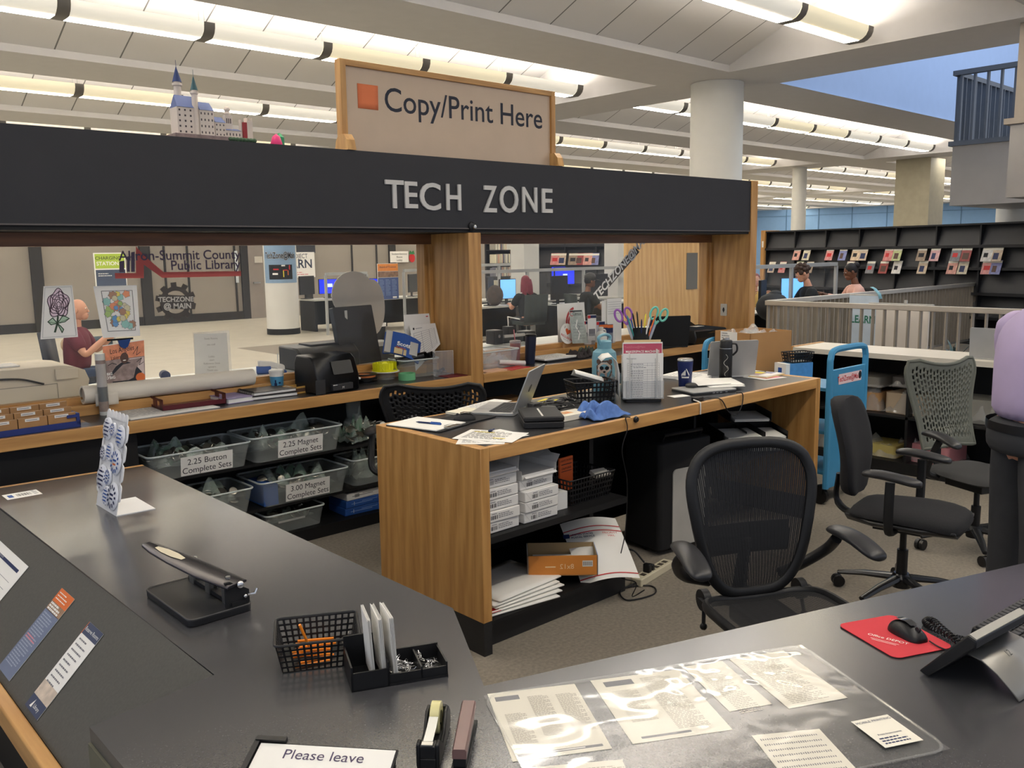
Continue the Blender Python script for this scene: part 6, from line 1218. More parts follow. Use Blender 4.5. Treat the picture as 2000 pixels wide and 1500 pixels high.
for k, (x, y) in enumerate([(3.45, 4.9)]):
    b = MB(BLACK); b.bb(-.12, -.1, 0, .12, .1, .2); b.use(GINK).bb(-.08, -.1006, .05, .05, -.1, .12); b.build('dark_carton', None, (x, y, .539), 0, 'dark carton on the top shelf behind the perforated chair', 'carton', smooth=0)

# ================================================================ on top of the black hood
# framed sign
x0 = atY(663, 113, 4.72).x; x1 = atY(1084.5, 178, 4.72).x; zt = atY(663, 113, 4.72).z; z0 = ZH1+.001
t = thing('framed_sign', 'wood framed Copy/Print Here sign standing on the hood', 'sign', (x0, 4.72, z0)); w = x1-x0; h = zt-z0
b = MB(OAKZ); b.bb(0, 0, 0, .04, .06, h); b.build('frame_side', t, bev=.002); b = MB(OAKZ); b.bb(w-.04, 0, 0, w, .06, h); b.build('frame_side', t, bev=.002)
b = MB(OAKX); b.bb(.04, 0, h-.035, w-.04, .06, h); b.build('frame_top', t, bev=.002)
b = MB(K('sign_board', (198, 176, 152), rough=.35, var=.03)); b.bb(.04, .02, 0, w-.04, .035, h-.035); b.build('board', t, smooth=0)
for x in (-.012, w-.045):
    b = MB(wood('oak_foot%d' % (x > 1), (186, 140, 82), (214, 168, 106), 2)).at(Matrix(((0, 0, 1, x), (1, 0, 0, 0), (0, 1, 0, 0), (0, 0, 0, 1)))); b.prism([(-.075, 0), (.075, 0), (.06, .06), (.03, .095), (-.03, .095), (-.06, .06)], 0, .057); b.use(DARK); b.build('foot', t, smooth=0)
def sg(px, py): p = atY(px, py, 4.74); return p.x-x0, p.z-z0
b = MB(K('sign_ink', (26, 32, 48), var=0)); a0 = sg(752, 219); a1 = sg(1059, 251); vs, fs = glyphs('Copy/Print Here', .006); gw = max(v[0] for v in vs)-min(v[0] for v in vs)
caph = sg(780, 172)[1]-sg(780, 218)[1]; s = caph/.70; b.at(TR(0, .0192, 0, rx=PI/2) @ TR((a0[0]+a1[0])/2, (a0[1]+a1[1])/2+.004, 0)); b.text('Copy/Print Here', s, 0, 0, 0, bold=.006, sx=(a1[0]-a0[0])/(gw*s)); b.build('lettering', t, smooth=0)
c0 = sg(699, 211); c1 = sg(737, 168); b = MB(K('note_orange', (226, 126, 82), rough=.8, var=.04)); b.surf(lambda u, v: (c0[0]+(c1[0]-c0[0])*u, .0185-.004*(u*v), c0[1]+(c1[1]-c0[1])*v), 4, 4); b.build('orange_note', None, (x0, 4.72, z0), label='blank orange note stuck on the Copy/Print Here sign', cat='note', smooth=180, solid=.0006)
# paper model castle
p0 = atY(335, 262, 4.86); p1 = atY(492, 272, 4.86); sc = (p1.x-p0.x)/.62
t = thing('model_castle', 'small white paper model castle with blue roofs on the hood', 'model castle', (p0.x, 4.84, ZH1+.001)); CW = K('castle_white', (216, 204, 192), rough=.8); CR = K('castle_roof', (96, 110, 156), rough=.7); CD = K('castle_roof_dark', (44, 62, 110), rough=.7)
zc = lambda py: atY(400, py, 4.86).z-(ZH1+.001)
b = MB(K('castle_rock', (140, 120, 116), var=.3, vs=20)); b.prism([(-.02, -.1), (.66, -.1), (.68, .1), (-.02, .12)], 0, .05); b.use(K('castle_bush', (60, 90, 62), var=.3, vs=50)); [b.ell(.44+.03*k, -.1, .035, .022, .015, .018, 8, 5) for k in range(8)]; b.build('base', t, smooth=0)
def win(b, x0, x1, z0, z1, nx, nz, y):
    b.use(K('castle_window', (70, 60, 62), var=0))
    for i in range(nx):
        for j in range(nz): b.bb(x0+(i+.3)*(x1-x0)/nx, y-.001, z0+(j+.3)*(z1-z0)/nz, x0+(i+.6)*(x1-x0)/nx, y, z0+(j+.65)*(z1-z0)/nz)
def wing(x0, x1, z0, z1, y0, y1, rh, nx, nz):
    b = MB(CW); b.bb(x0, y0, z0, x1, y1, z1); win(b, x0, x1, z0, z1, nx, nz, y0); b.build('wing', t, smooth=0)
    ym = (y0+y1)/2; b = MB(CR); b.add([(x0, y0-.008, z1), (x1, y0-.008, z1), (x1, y1, z1), (x0, y1, z1), (x0+.01, ym, z1+rh), (x1-.01, ym, z1+rh)], [(0, 1, 5, 4), (2, 3, 4, 5), (0, 4, 3), (1, 2, 5)]); b.build('roof', t, smooth=0)
wing(.02, .2, .05, .26, -.06, .08, .1, 4, 5); wing(.2, .32, .05, .25, -.07, .05, .07, 4, 4); wing(.33, .42, .05, .165, -.06, .05, .05, 3, 3); wing(.42, .56, .05, .11, -.05, .04, .02, 5, 1)
def tower(x, y, r, z0, z1, rh, roof, spike=.05):
    b = MB(CW); b.lathe([(r, z0), (r, z1-.035), (r*1.35, z1-.028), (r*1.35, z1-.012), (r, z1-.01), (r, z1)], 10, x, y); b.build('tower', t)
    if rh: b = MB(roof); b.lathe([(r*1.25, z1), (.002, z1+rh), (.0015, z1+rh+spike)], 10, x, y); b.build('spire', t)
tower(.085, .06, .03, .2, .47, .12, CD); tower(.175, -.05, .024, .05, .40, .11, K('castle_roof_teal', (50, 88, 96)))
b = MB(CW); b.bb(.44, -.02, .05, .5, .03, .235); b.use(K('castle_window', 0)); [b.bb(.448+.016*k, -.021, .17, .456+.016*k, -.02, .21) for k in range(3)]; b.use(CW).ell(.47, .005, .285, .027, .024, .026, 10, 7); b.lathe([(.022, .235), (.03, .25), (.022, .265)], 10, .47, .005); b.build('clock_tower', t)
b = MB(K('gate_red', (150, 44, 50))); b.bb(.575, -.06, .05, .61, .0, .185); b.build('gatehouse', t, smooth=0); b = MB(CW); b.bb(.61, -.06, .05, .66, .0, .2); [b.bb(.611+.018*k, -.06, .2, .621+.018*k, 0, .225) for k in range(3)]; b.bb(.565, -.04, .05, .575, .0, .21); b.build('gate_tower', t, smooth=0)
t.scale = (1/1.06*sc*.95,)*3
p = atY(540, 280, 4.80); t = thing('toy_gnome', 'tiny pink and green toy peeking over the black hood', 'toy', (p.x, 4.80, ZH1+.001)); b = MB(K('hot_pink', (232, 60, 128))); b.lathe([(.03, 0), (.034, .02), (.022, .06), (.003, .075)], 14); b.build('body', t); b = MB(K('toy_green', (50, 150, 100))); b.lathe([(.026, 0), (.026, .06), (.004, .085)], 12, .03, .015); b.build('hood', t)
# ================================================================ chairs
CHB = K('chair_black', (26, 26, 27), rough=.5); CHM = K('chair_mesh_black', (30, 30, 32), rough=.75); CHT = K('chair_fabric', (30, 30, 33), rough=.95, var=.15, vs=160)
def star_base(t, m, zt, n=5, r=.31, a0=.3):
    b = MB(m); b.lathe([(.045, .07), (.05, .12), (.035, .14)], 16); b.build('hub', t)
    for k in range(n):
        a = a0+2*PI*k/n; b = MB(m); u = V((math.cos(a), math.sin(a), 0))
        b.tube([u*.03+V((0, 0, .115)), u*.18+V((0, 0, .1)), u*r+V((0, 0, .075))], [.028, .022, .016], 8, flat=.7); leg = b.build('base_leg', t)
        b = MB(BLACK)
        for s in (-1, 1): b.at(TR(*(u*r+V((0, 0, .03))), rz=a+.6) @ TR(0, s*.014, 0, rx=PI/2)); b.lathe([(.03, -.01), (.03, .01)], 14)
        b.build('caster', leg)
    b = MB(BLACK); b.lathe([(.026, .12), (.026, zt*.62), (.016, zt*.62), (.016, zt)], 14); b.build('gas_column', t)
def armpad(t, M, L=.26, w=.048, m=None, droop=.03):
    b = MB(m or K('pad_black', (44, 44, 46), rough=.38)).at(M); rings = []
    for y, k, dz in ((.0, .45, .0), (.02, .85, .004), (.08, 1, .008), (.16, 1.0, .0), (.22, 1.0, -droop*.7), (L-.01, .8, -droop), (L, .4, -droop-.004)):
        rings.append([(w*k*math.cos(q), -y, dz+.022*k*math.sin(q)) for q in [2*PI*i/14 for i in range(14)]])
    b.loft(rings); b.build('armpad', t, smooth=70, sub=1)
# --- slatted-mesh task chair in front (faces the counter)
t = thing('mesh_chair', 'black mesh task chair with curved frame facing the reception counter', 'chair', (2.70, 1.56, 0), R(-28))
star_base(t, CHB, .40)
def backp(u, v):        # u -1..1, v 0..1
    z = .46+.545*v; k = (.175+.085*math.sin(min(1, v*1.15)*PI*.55)**1.2) if v < .97 else .2
    w = .155+.125*v**.7
    y = .19+.05*v*v+.03*(1-abs(u))*(1-abs(2*v-1))+.035*(1-u*u)*.5
    return V((u*w, y, z+.02*(1-u*u)*(v > .9)))
def outline(n=44):
    o = []
    for i in range(n):
        q = 2*PI*i/n; c, s = math.cos(q), math.sin(q); p = .55
        u = math.copysign(abs(c)**p, c); v = .5+.5*math.copysign(abs(s)**p, s); o.append((u, v))
    return o
b = MB(CHB); b.tube([backp(u*.985, v) for u, v in outline(56)], .017, 10, closed=True, flat=1.3); b.build('back_frame', t)
b = MB(CHM); NS = 64
def inside(u): # v-range of rounded outline at this u
    a = (1-abs(u)**(2/.55))**.275 if abs(u) < 1 else 0; return .5-.5*a, .5+.5*a
for i in range(NS):
    u0 = -.97+1.94*i/NS; u1 = u0+1.94/NS*(.92 if i % 2 else .84); um = (u0+u1)/2; v0, v1 = inside(um)
    for k in range(10): a, c = v0+(v1-v0)*k/10, v0+(v1-v0)*(k+1)/10; b.poly([backp(u0, a), backp(u1, a), backp(u1, c), backp(u0, c)])
b.build('back_mesh', t, smooth=60)
b = MB(K('lumbar', (20, 20, 22), rough=.6)); b.loft([[V((x, .255-.02*(x/.2)**2+dy, z)) for z, dy in ((.60, 0), (.625, .008), (.66, .01), (.70, .006), (.72, 0), (.66, -.004))] for x in (-.17, -.1, 0, .1, .17)]); b.build('lumbar_pad', t, smooth=70)
def seatp(u, v): x = u*.245; y = .2-.44*v; return V((x, y, .455-.012*(1-u*u)+.02*u*u*(1-v*.3)-.055*max(0, v-.72)**1.3*3))
b = MB(CHM)
for i in range(56):
    v0 = .02+.96*i/56; v1 = v0+.96/56*.82
    for k in range(10): a, c = -.95+1.9*k/10, -.95+1.9*(k+1)/10; b.poly([seatp(a, v0), seatp(c, v0), seatp(c, v1), seatp(a, v1)])
b.build('seat_mesh', t, smooth=60)
b = MB(CHB); b.tube([seatp(u, v)-V((0, 0, .006)) for u, v in outline(48)], .016, 10, closed=True, flat=1.2); b.build('seat_frame', t)
b = MB(CHB); b.box(0, .05, .40, .2, .3, .06); b.tube([(0, .2, .40), (0, .3, .45), (0, .28, .56), (0, .25, .66)], [.03, .03, .025, .02], 8); b.build('mechanism', t, bev=.01)
for s in (-1, 1):
    b = MB(CHB); b.tube(spline([(s*.15, .26, .50), (s*.25, .26, .53), (s*.31, .2, .60), (s*.31, .14, .66)]), .021, 10); b.build('arm_support', t)
    armpad(t, TR(s*.315, .19, .685, rz=s*R(6)), .27, .047)
    b = MB(CHB).at(TR(s*.2, .20, .455, ry=PI/2)); b.lathe([(.04, -.014), (.04, .014)], 18); b.tube([(0, 0, 0), (.09, -.02, s*.01)], .007, 6); b.ell(.095, -.02, s*.01, .014, .014, .014, 10, 6); b.build('tilt_knob', t)
# --- upholstered chair further right, in profile
t = thing('task_chair', 'black upholstered swivel chair in profile with loop arms', 'chair', (4.24, 1.80, 0), R(9))
star_base(t, K('base_gloss', (30, 30, 32), rough=.25), .42)
b = MB(CHT); b.loft([[(x*w, y, z) for x, z in ((-1, z0), (-.9, z1-.015), (-.6, z1), (0, z1-.006), (.6, z1), (.9, z1-.015), (1, z0), (.8, zb), (0, zb-.004), (-.8, zb))] for y, w, z0, z1, zb in ((.23, .16, .45, .47, .435), (.2, .22, .45, .485, .425), (.05, .25, .455, .49, .42), (-.12, .255, .455, .50, .42), (-.24, .24, .44, .485, .41), (-.29, .19, .42, .455, .405))]); b.build('seat', t, sub=1, smooth=80)
b = MB(K('shell_grey', (52, 52, 54), rough=.4)); b.loft([[(x*w, y, z) for x, z in ((-1, .44), (-.7, .405), (.7, .405), (1, .44))] for y, w in ((.24, .15), (.1, .235), (-.12, .24), (-.27, .2))], False, False); b.build('seat_shell', t, smooth=80, solid=.01)
b = MB(CHT); b.loft([[(x, y0+.06*(x/w)**2*-1+dy, z) for x, dy in ((-w, 0), (-w*.7, -.045), (0, -.048), (w*.7, -.045), (w, 0), (w*.7, .035), (0, .04), (-w*.7, .035))] for z, w, y0 in ((.50, .10, .275), (.56, .17, .285), (.66, .2, .275), (.78, .225, .285), (.90, .225, .32), (.97, .19, .345), (1.0, .1, .352))]); b.build('backrest', t, sub=1, smooth=80)
b = MB(CHB); b.tube(spline([(0, .05, .41), (0, .24, .40), (0, .33, .46), (0, .325, .6)]), [.03]*8+[.03]*8+[.025]*9, 8, flat=.5); b.bb(-.1, -.1, .37, .1, .12, .41); b.build('back_bracket', t)
for s in (-1, 1):
    b = MB(CHB); b.tube(spline([(s*.18, .0, .40), (s*.27, -.0, .42), (s*.285, .0, .53), (s*.28, .0, .66)]), .022, 8, flat=.7); b.build('arm_support', t)
    armpad(t, TR(s*.28, .13, .685), .27, .04, droop=.015)
# --- grey perforated chair behind it
def perfback(fn, nu, nv, hole, m, name, t, th=.006):
    b = MB(m); pts = [[fn(-1+2*i/nu, j/nv) for i in range(nu+1)] for j in range(nv+1)]
    b.add([p for r in pts for p in r], [(j*(nu+1)+i, j*(nu+1)+i+1, (j+1)*(nu+1)+i+1, (j+1)*(nu+1)+i) for j in range(nv) for i in range(nu) if not hole(i, j)])
    return b.build(name, t, smooth=60, solid=th)
def butterfly(w0, w1, z0, z1, dip, y0, lean, neck=.42):
    def f(u, v):
        w = w0+(w1-w0)*v**1.2 if v > .3 else w0*(1+.15*(1-v/.3))+(w1-w0)*v**1.2
        w *= 1-.16*max(0, (v-.8)/.2)**2
        return V((u*w, y0+lean*v-.05*(1-u*u)+.02*math.sin(v*PI), z0+(z1-z0)*v-dip*(1-abs(u)**2)*max(0, v-.45)*1.8+.03*(1-abs(u))*(v < .2)-.05*max(0, abs(u)-.75)*v*4*.6))
    return f
def perf_chair(name, label, loc, rz, m, w0, w1, z0, z1, seatm, aw=.3):
    t = thing(name, label, 'chair', loc, rz); star_base(t, CHB, .41); f = butterfly(w0, w1, z0, z1, .055, .22, .1)
    perfback(f, 48, 42, lambda i, j: i % 2 == 1 and (j+(i//2) % 2) % 3 != 0 and 2 < i < 45 and 2 < j < 39, m, 'perforated_back', t)
    b = MB(m); b.tube([f(u, v) for u, v in [(-1+2*i/16, 1) for i in range(17)]+[(1, 1-i/16) for i in range(1, 17)]+[(1-2*i/12, 0) for i in range(1, 13)]+[(-1, i/16) for i in range(1, 16)]], .011, 8, closed=True); b.build('back_rim', t)
    b = MB(seatm); b.loft([[(x*w, y, z) for x, z in ((-1, .44), (-.8, .475), (0, .472), (.8, .475), (1, .44), (.7, .42), (-.7, .42))] for y, w in ((.22, .17), (.18, .24), (-.1, .255), (-.2, .24), (-.26, .19))]); b.build('seat', t, sub=1, smooth=80)
    b = MB(CHB); b.bb(-.1, -.12, .36, .1, .14, .42); b.tube(spline([(0, .1, .40), (0, .28, .42), (0, .31, .55), (0, .28, .7)]), .03, 8, flat=.6); b.tube([(-w0, .24, .62), (-.1, .3, .60), (.1, .3, .60), (w0, .24, .62)], .016, 8); b.build('mechanism', t, bev=.005)
    for s in (-1, 1):
        b = MB(CHB); b.tube(spline([(s*.2, .1, .42), (s*(aw-.02), .1, .46), (s*aw, .04, .58), (s*aw, -.0, .66)]), .02, 8); b.build('arm_support', t); armpad(t, TR(s*aw, .12, .685), .26, .042)
    return t
perf_chair('perforated_chair', 'olive grey perforated back chair with dark seat near the lilac shirted person', (5.29, 1.84, 0), R(-23), K('olive_grey', (98, 100, 90), rough=.55), .17, .285, .56, 1.10, K('seat_charcoal', (58, 58, 58), rough=.9))
perf_chair('perforated_chair', 'black perforated back chair between the work desk and wall counter', (3.20, 4.18, 0), R(138), K('perf_black', (24, 24, 25), rough=.5), .2, .32, .54, 1.03, CHM, .40)

# ================================================================ blue book trolley
TB_ = K('trolley_blue', (66, 142, 186), rough=.42, var=.04)
t = thing('book_trolley', 'light blue metal book trolley with loop handles', 'trolley', (5.735, 2.87, 0))
for y in (0, 1.0):
    b = MB(TB_); b.bb(-.25, y-.012, .12, .25, y+.012, .93); b.build('end_panel', t, bev=.004)
    b = MB(TB_); b.tube(spline([(-.25, y, .12), (-.25, y, .5), (-.25, y, .93), (-.245, y, 1.01), (-.20, y, 1.06), (0, y, 1.068), (.20, y, 1.06), (.245, y, 1.01), (.25, y, .93), (.25, y, .5), (.25, y, .12)], 5), .022, 8); b.build('loop_handle', t)
for z in (.22, .50, .795): b = MB(TB_); b.bb(-.23, .012, z-.012, .23, .988, z+.0); b.bb(-.235, .012, z, -.23, .988, z+.012); b.build('shelf', t, smooth=0)
for x in (-.22, .22):
    for y in (.05, .95): b = MB(BLACK); b.at(TR(x, y, .055, ry=PI/2)); b.lathe([(.055, -.018), (.055, .018)], 18); b.at(); b.bb(x-.025, y-.02, .07, x+.025, y+.02, .13); b.build('caster', t)
b = MB(K('sticker_pink', (232, 206, 208))).at(TR(.0, -.0125, .86, rx=PI/2, rz=0)); b.bb(-.15, -.035, 0, .17, .035, .001); b.use(RED); b.text('TechZone@Main', .052, -.01, -.016, .0014, sx=.85, bold=.015); b.use(MATTEBLACK); b.ell(.15, .004, .001, .022, .028, .0012, 14, 4); b.build('sticker', t, smooth=0)
b = MB(K('disc_tan', (176, 164, 128))).at(TR(.07, -.0125, .66, rx=PI/2)); b.lathe([(.055, 0), (.055, .002)], 24); b.use(K('disc_tan2', (140, 128, 100))).lathe([(.02, .0021), (.02, .003)], 5); b.build('round_emblem', t)

# ================================================================ storage counter in front of the stair rail
t = thing('storage_counter', 'pale topped storage counter below the stair railing', 'counter', (6.68, .3, 0)); L = 3.52
b = MB(K('pale_top', (206, 200, 186), rough=.35, var=.03)); b.bb(-.02, 0, .885, .5, L, .925); b.build('counter_top', t, smooth=0)
b = MB(OAKY); b.bb(.0, L, .3, .5, L+.03, .93); b.build('wood_end', t, smooth=0)
b = MB(SH); b.bb(.48, 0, 0, .5, L, .884); b.bb(0, 0, 0, .48, L, .09); b.bb(0, 0, .43, .48, L, .45)
for y in (0, .85, 1.7, 2.55, L-.02): b.bb(0, y, .09, .48, y+.02, .884)
b.build('carcass', t, smooth=0)
b = MB(WHITE); b.bb(6.672, 2.50, .36, 6.678, 2.60, .44); b.build('shelf_tag', label='white tag on the shelf edge of the storage counter', cat='tag', smooth=0)
PKG = clear('package_film', (196, 196, 192), .12, .30)
pk = [(3.3, .45, .34, .18, CARD, 'brown carton wrapped in plastic beside the trolley'), (3.28, .64, .34, .1, K('pkg_grey', (120, 116, 108)), 'grey plastic wrapped bundle on top of the brown carton'), (2.92, .45, .3, .2, K('pkg_tan', (170, 152, 128)), 'tan plastic wrapped bundle left of the olive chair'), (2.9, .66, .28, .1, K('pkg_dark', (70, 66, 62)), 'dark wrapped bundle under the pale counter top'), (2.4, .45, .34, .22, K('pkg_mid', (130, 128, 120)), 'wrapped bundle behind the olive chair back'), (1.95, .45, .3, .18, K('pkg_blue', (84, 92, 110)), 'blue grey wrapped bundle right of the olive chair'), (2.72, .09, .34, .18, K('pkg_pink', (196, 130, 134)), 'pink wrapped bundle on the lowest shelf'), (3.1, .09, .26, .12, K('pkg_yellow', (186, 170, 100)), 'yellow edged wrapped bundle left of the pink one'), (3.5, .09, .3, .2, K('pkg_mid', 0), 'wrapped bundle low behind the trolley wheel')]
for k, (y, z, w, h, m, lb) in enumerate(pk):
    t = thing('wrapped_package', lb, 'package', (6.92, y, z+.001), R(90+rnd.uniform(-8, 8)), 'wrapped packages on the storage shelves')
    b = MB(m); b.rprism(0, 0, w, .3, .03, 0, h*.8); b.build('bundle', t); f = clothf(w*1.1, .36, h*1.05, 3.2, 40+k); b = MB(PKG); b.surf(lambda u, v: f(u, v) if min(u, 1-u, v, 1-v) > .12 else tuple(V(f(u, v))*1), 18, 16); b.build('plastic_wrap', t, smooth=20)
p0 = atX(1903, 641, 6.80); 
t = thing('monitor', 'silver backed screen standing on the pale storage counter', 'monitor', (6.80, 2.27, .926), R(90))
b = MB(SILVER); b.rprism(0, .115, .42, .22, .01, 0, .012); b.build('back_shell', t, rot=(R(86), 0, 0)); b = MB(SILVER); b.bb(-.2, -.2, 0, .2, .03, .01); b.build('base', t, smooth=0)

# ================================================================ stair railings and what stands behind them
RAILM = K('rail_bronze', (146, 138, 126), rough=.5, metal=.3); RAILT = K('rail_top', (176, 170, 160), rough=.4, metal=.3)
def railing(name, label, x0, y0, x1, y1, n, w=.055):
    d = V((x1-x0, y1-y0, 0)); a = math.atan2(d.y, d.x); t = thing(name, label, 'railing', (x0, y0, 0), a); L = d.length
    b = MB(RAILT); b.bb(-.03, -.04, 1.03, L+.03, .04, 1.09); b.build('top_rail', t, bev=.006); b = MB(RAILM); b.bb(0, -.02, .06, L, .02, .1); b.build('bottom_rail', t, smooth=0)
    for k in range(n+1): b = MB(RAILM); x = L*k/n; b.bb(x-.008, -w/2, .0 if k in (0, n) else .1, x+.008, w/2, 1.031); b.build('baluster', t, smooth=0)
    return t
railing('stair_railing', 'bronze stair railing of flat balusters behind the pale counter', 9.97, 6.08, 9.97, -.2, 46)
railing('stair_railing', 'bronze railing along the far edge of the stair opening', 10.05, 6.1, 21, 6.1, 90, .09)
b = MB(K('board_white', (214, 208, 200), rough=.6, var=.02)); b.bb(10.35, 4.24, .02, 10.38, 4.86, 1.0); b.use(LGREY).bb(10.34, 4.2, 1.05, 10.4, 4.95, 1.08); b.bb(10.35, 4.5, 1.0, 10.38, 4.53, 1.12); b.build('white_board', label='white board standing behind the railing balusters', cat='board', smooth=0)
t = thing('banner', 'white and green LEARN banner behind the stair railing', 'banner', (10.5, 5.10, 0)); b = MB(K('banner_blue', (190, 206, 222))); b.bb(-.01, -.2, .4, .0, .17, 1.16); b.use(K('banner_green', (34, 110, 88))).bb(-.012, -.2, .2, .002, .17, .55)
b.at(TR(-.0125, -.015, .86, rz=-PI/2) @ TR(rx=PI/2)); b.text('LEARN', .13, 0, -.04, .001, bold=.02, sx=.8); b.build('panel', t, smooth=0); b = MB(LGREY); b.tube([(0, -.2, 1.16), (0, .17, 1.16)], .012, 8); b.bb(-.02, -.02, 0, .02, .0, .4); b.build('stand', t); b = MB(K('scarf_teal', (130, 178, 190), rough=.8)); b.loft([[(x, y, z) for x in (-.04, .04)] for y, z in ((-.1, 1.26), (-.14, 1.24), (-.2, 1.18), (-.22, 1.12))], False, False); b.build('ribbon', t, smooth=80, solid=.004)
LEAF = K('leaf_blue_green', (66, 92, 92), rough=.5, var=.25, vs=20)
for k, (x, y, h, lb) in enumerate([(10.7, 4.05, .55, 'spiky dark green plant low behind the railing'), (10.9, 3.75, .72, 'spiky plant behind the railing left of the silver screen'), (11.3, 3.5, .98, 'taller feathery plant above the silver screen')]):
    t = thing('spiky_plant', lb, 'plant', (x, y, 0)); b = MB(LEAF)
    for i in range(26):
        a = i*2.4; e = rnd.uniform(.3, 1.2); l = rnd.uniform(.25, .45); u = V((math.cos(a), math.sin(a), 0)); P = [V((0, 0, h-.15))+u*(l*s*math.cos(e))+V((0, 0, l*s*math.sin(e)-.12*s*s)) for s in (0, .35, .7, 1)]; n = u.cross(V((0, 0, 1)))
        b.loft([[p-n*w, p+n*w] for p, w in zip(P, (.006, .016, .012, .001))], False, False)
    b.build('leaves', t, smooth=0); b = MB(K('pot_blue', (120, 150, 170))); b.lathe([(.1, 0), (.13, .2), (.12, .21), (.03, .21), (.02, h-.1)], 16); b.build('pot', t)
# ---- mezzanine landing on the right
MET = K('panel_metal', (150, 146, 142), rough=.35, metal=.5, var=.06, vs=2); RG = K('rail_grey', (92, 98, 106), rough=.4, metal=.4)
c = at(1854, 402, 2.36); X0b, Y0b = c.x, c.y
def landing(name, label, x0, y0, z0, z1, y1, ln, hr):
    t = thing(name, label, 'landing', (x0, y0, z0)); b = MB(MET); b.bb(0, y1-y0, 0, ln, 0, z1-z0); b.build('fascia', t, smooth=0); b = MB(RG); b.bb(-.05, y1-y0, z1-z0, ln, .05, z1-z0+.07); b.build('coping', t, smooth=0)
    h = z1-z0; b = MB(RG); b.bb(-.04, y1-y0, h+hr-.07, .06, .04, h+hr); b.bb(.0, -.03, h+hr-.07, ln, .04, h+hr); b.build('top_rail', t, smooth=0)
    for k in range(14):
        y = -(k*.19+.06); 
        if y < y1-y0: break
        b = MB(RG); b.bb(-.01, y-.03, h+.07, .05, y+.0, h+hr-.07); b.build('baluster', t, smooth=0)
    for k in range(16): b = MB(RG); b.bb(.1+k*.2, -.04, h+.07, .12+k*.2, .03, h+hr-.07); b.build('baluster', t, smooth=0)
    return t
hz = atX(1860, 286, X0b).z
landing('stair_landing', 'metal clad stair landing with barred railing above the bookcases', X0b, Y0b, 2.36, hz, Y0b-2.2, 3.2, 1.12)
c2 = at(1964, 386, 2.24); zt2 = atX(1968, 244, c2.x).z
t = thing('stair_landing', 'nearer taller metal landing at the right edge of the view', 'landing', (c2.x, c2.y, 2.24)); b = MB(MET); b.bb(0, -2.2, 0, 1.4, 0, zt2-2.24); b.build('fascia', t, smooth=0); b = MB(K('rail_warm', (150, 140, 128), rough=.35, metal=.4)); b.bb(-.05, -2.2, zt2-2.24, 1.4, .05, zt2-2.18); b.bb(-.03, -.16, zt2-2.18, .1, -.04, zt2-1.0); b.build('post', t, smooth=0)

# ================================================================ people
def skin(name, parent, J, E, m, sub=1, smooth=True):
    """one continuous surface grown round joints J {key: (x,y,z,r)} joined by E"""
    ks = list(J); me = bpy.data.meshes.new(name); me.from_pydata([J[k][:3] for k in ks], [(ks.index(a), ks.index(c)) for a, c in E], []); me.materials.append(m)
    o = bpy.data.objects.new(name, me); C.objects.link(o); o.parent = parent
    sk = o.modifiers.new('skin', 'SKIN'); sk.use_smooth_shade = True
    for i, k in enumerate(ks):
        r = J[k][3]; r = r if isinstance(r, tuple) else (r, r); me.skin_vertices[0].data[i].radius = r; me.skin_vertices[0].data[i].use_root = (i == 0)
    q = o.modifiers.new('sub', 'SUBSURF'); q.levels = sub; q.render_levels = sub+1; return o
def chain(*k): return list(zip(k[:-1], k[1:]))
def head(t, c, rz, m, hairm, hair='short', tilt=0, s=1.):
    Q = TR(c[0], c[1], c[2], rx=tilt, rz=rz) @ Matrix.Diagonal((s, s, s, 1)); b = MB(m).at(Q); b.ell(0, 0, 0, .074, .092, .115, 16, 10); b.ell(0, -.05, -.06, .05, .05, .05, 12, 8); b.loft([[(x*w, -.088-d, z) for x in (-1, 0, 1)] for z, w, d in ((.03, .006, 0), (-.005, .01, .016), (-.022, .014, .012))], False, False); b.ell(0, -.098, -.016, .012, .014, .012, 8, 6)
    for sx in (-1, 1): b.ell(sx*.078, .005, -.005, .012, .022, .03, 8, 6)
    b.use(K('lips', (150, 86, 80))).ell(0, -.095, -.052, .02, .008, .006, 8, 5); b.use(WHITE)
    for sx in (-1, 1): b.use(WHITE).ell(sx*.03, -.083, .018, .012, .008, .006, 8, 5); b.use(INK).ell(sx*.03, -.0895, .018, .005, .003, .005, 8, 5)
    b.build('head', t, smooth=80)
    if hairm:
        b = MB(hairm).at(Q)
        b.ell(0, .018, .03, .083, .096, .1, 16, 10)
        if hair == 'long':
            for k in range(9): a = R(20+17.5*k); b.tube(spline([(.075*math.cos(a), .02+.075*math.sin(a), .05), (.1*math.cos(a), .02+.1*math.sin(a), -.05), (.1*math.cos(a)*1.1, .03+.1*math.sin(a), -.18-.03*(k % 3))], 4), .03, 7)
        if hair == 'bun': b.ell(0, .11, .06, .05, .05, .05, 10, 7)
        if hair == 'curly':
            for k in range(30): a = k*2.4; e = rnd.uniform(-.1, 1.4); b.ell(.08*math.cos(a)*math.cos(e), .02+.095*math.sin(a)*math.cos(e), .03+.1*math.sin(e), .03, .03, .03, 7, 5)
        b.build('hair', t, smooth=80)
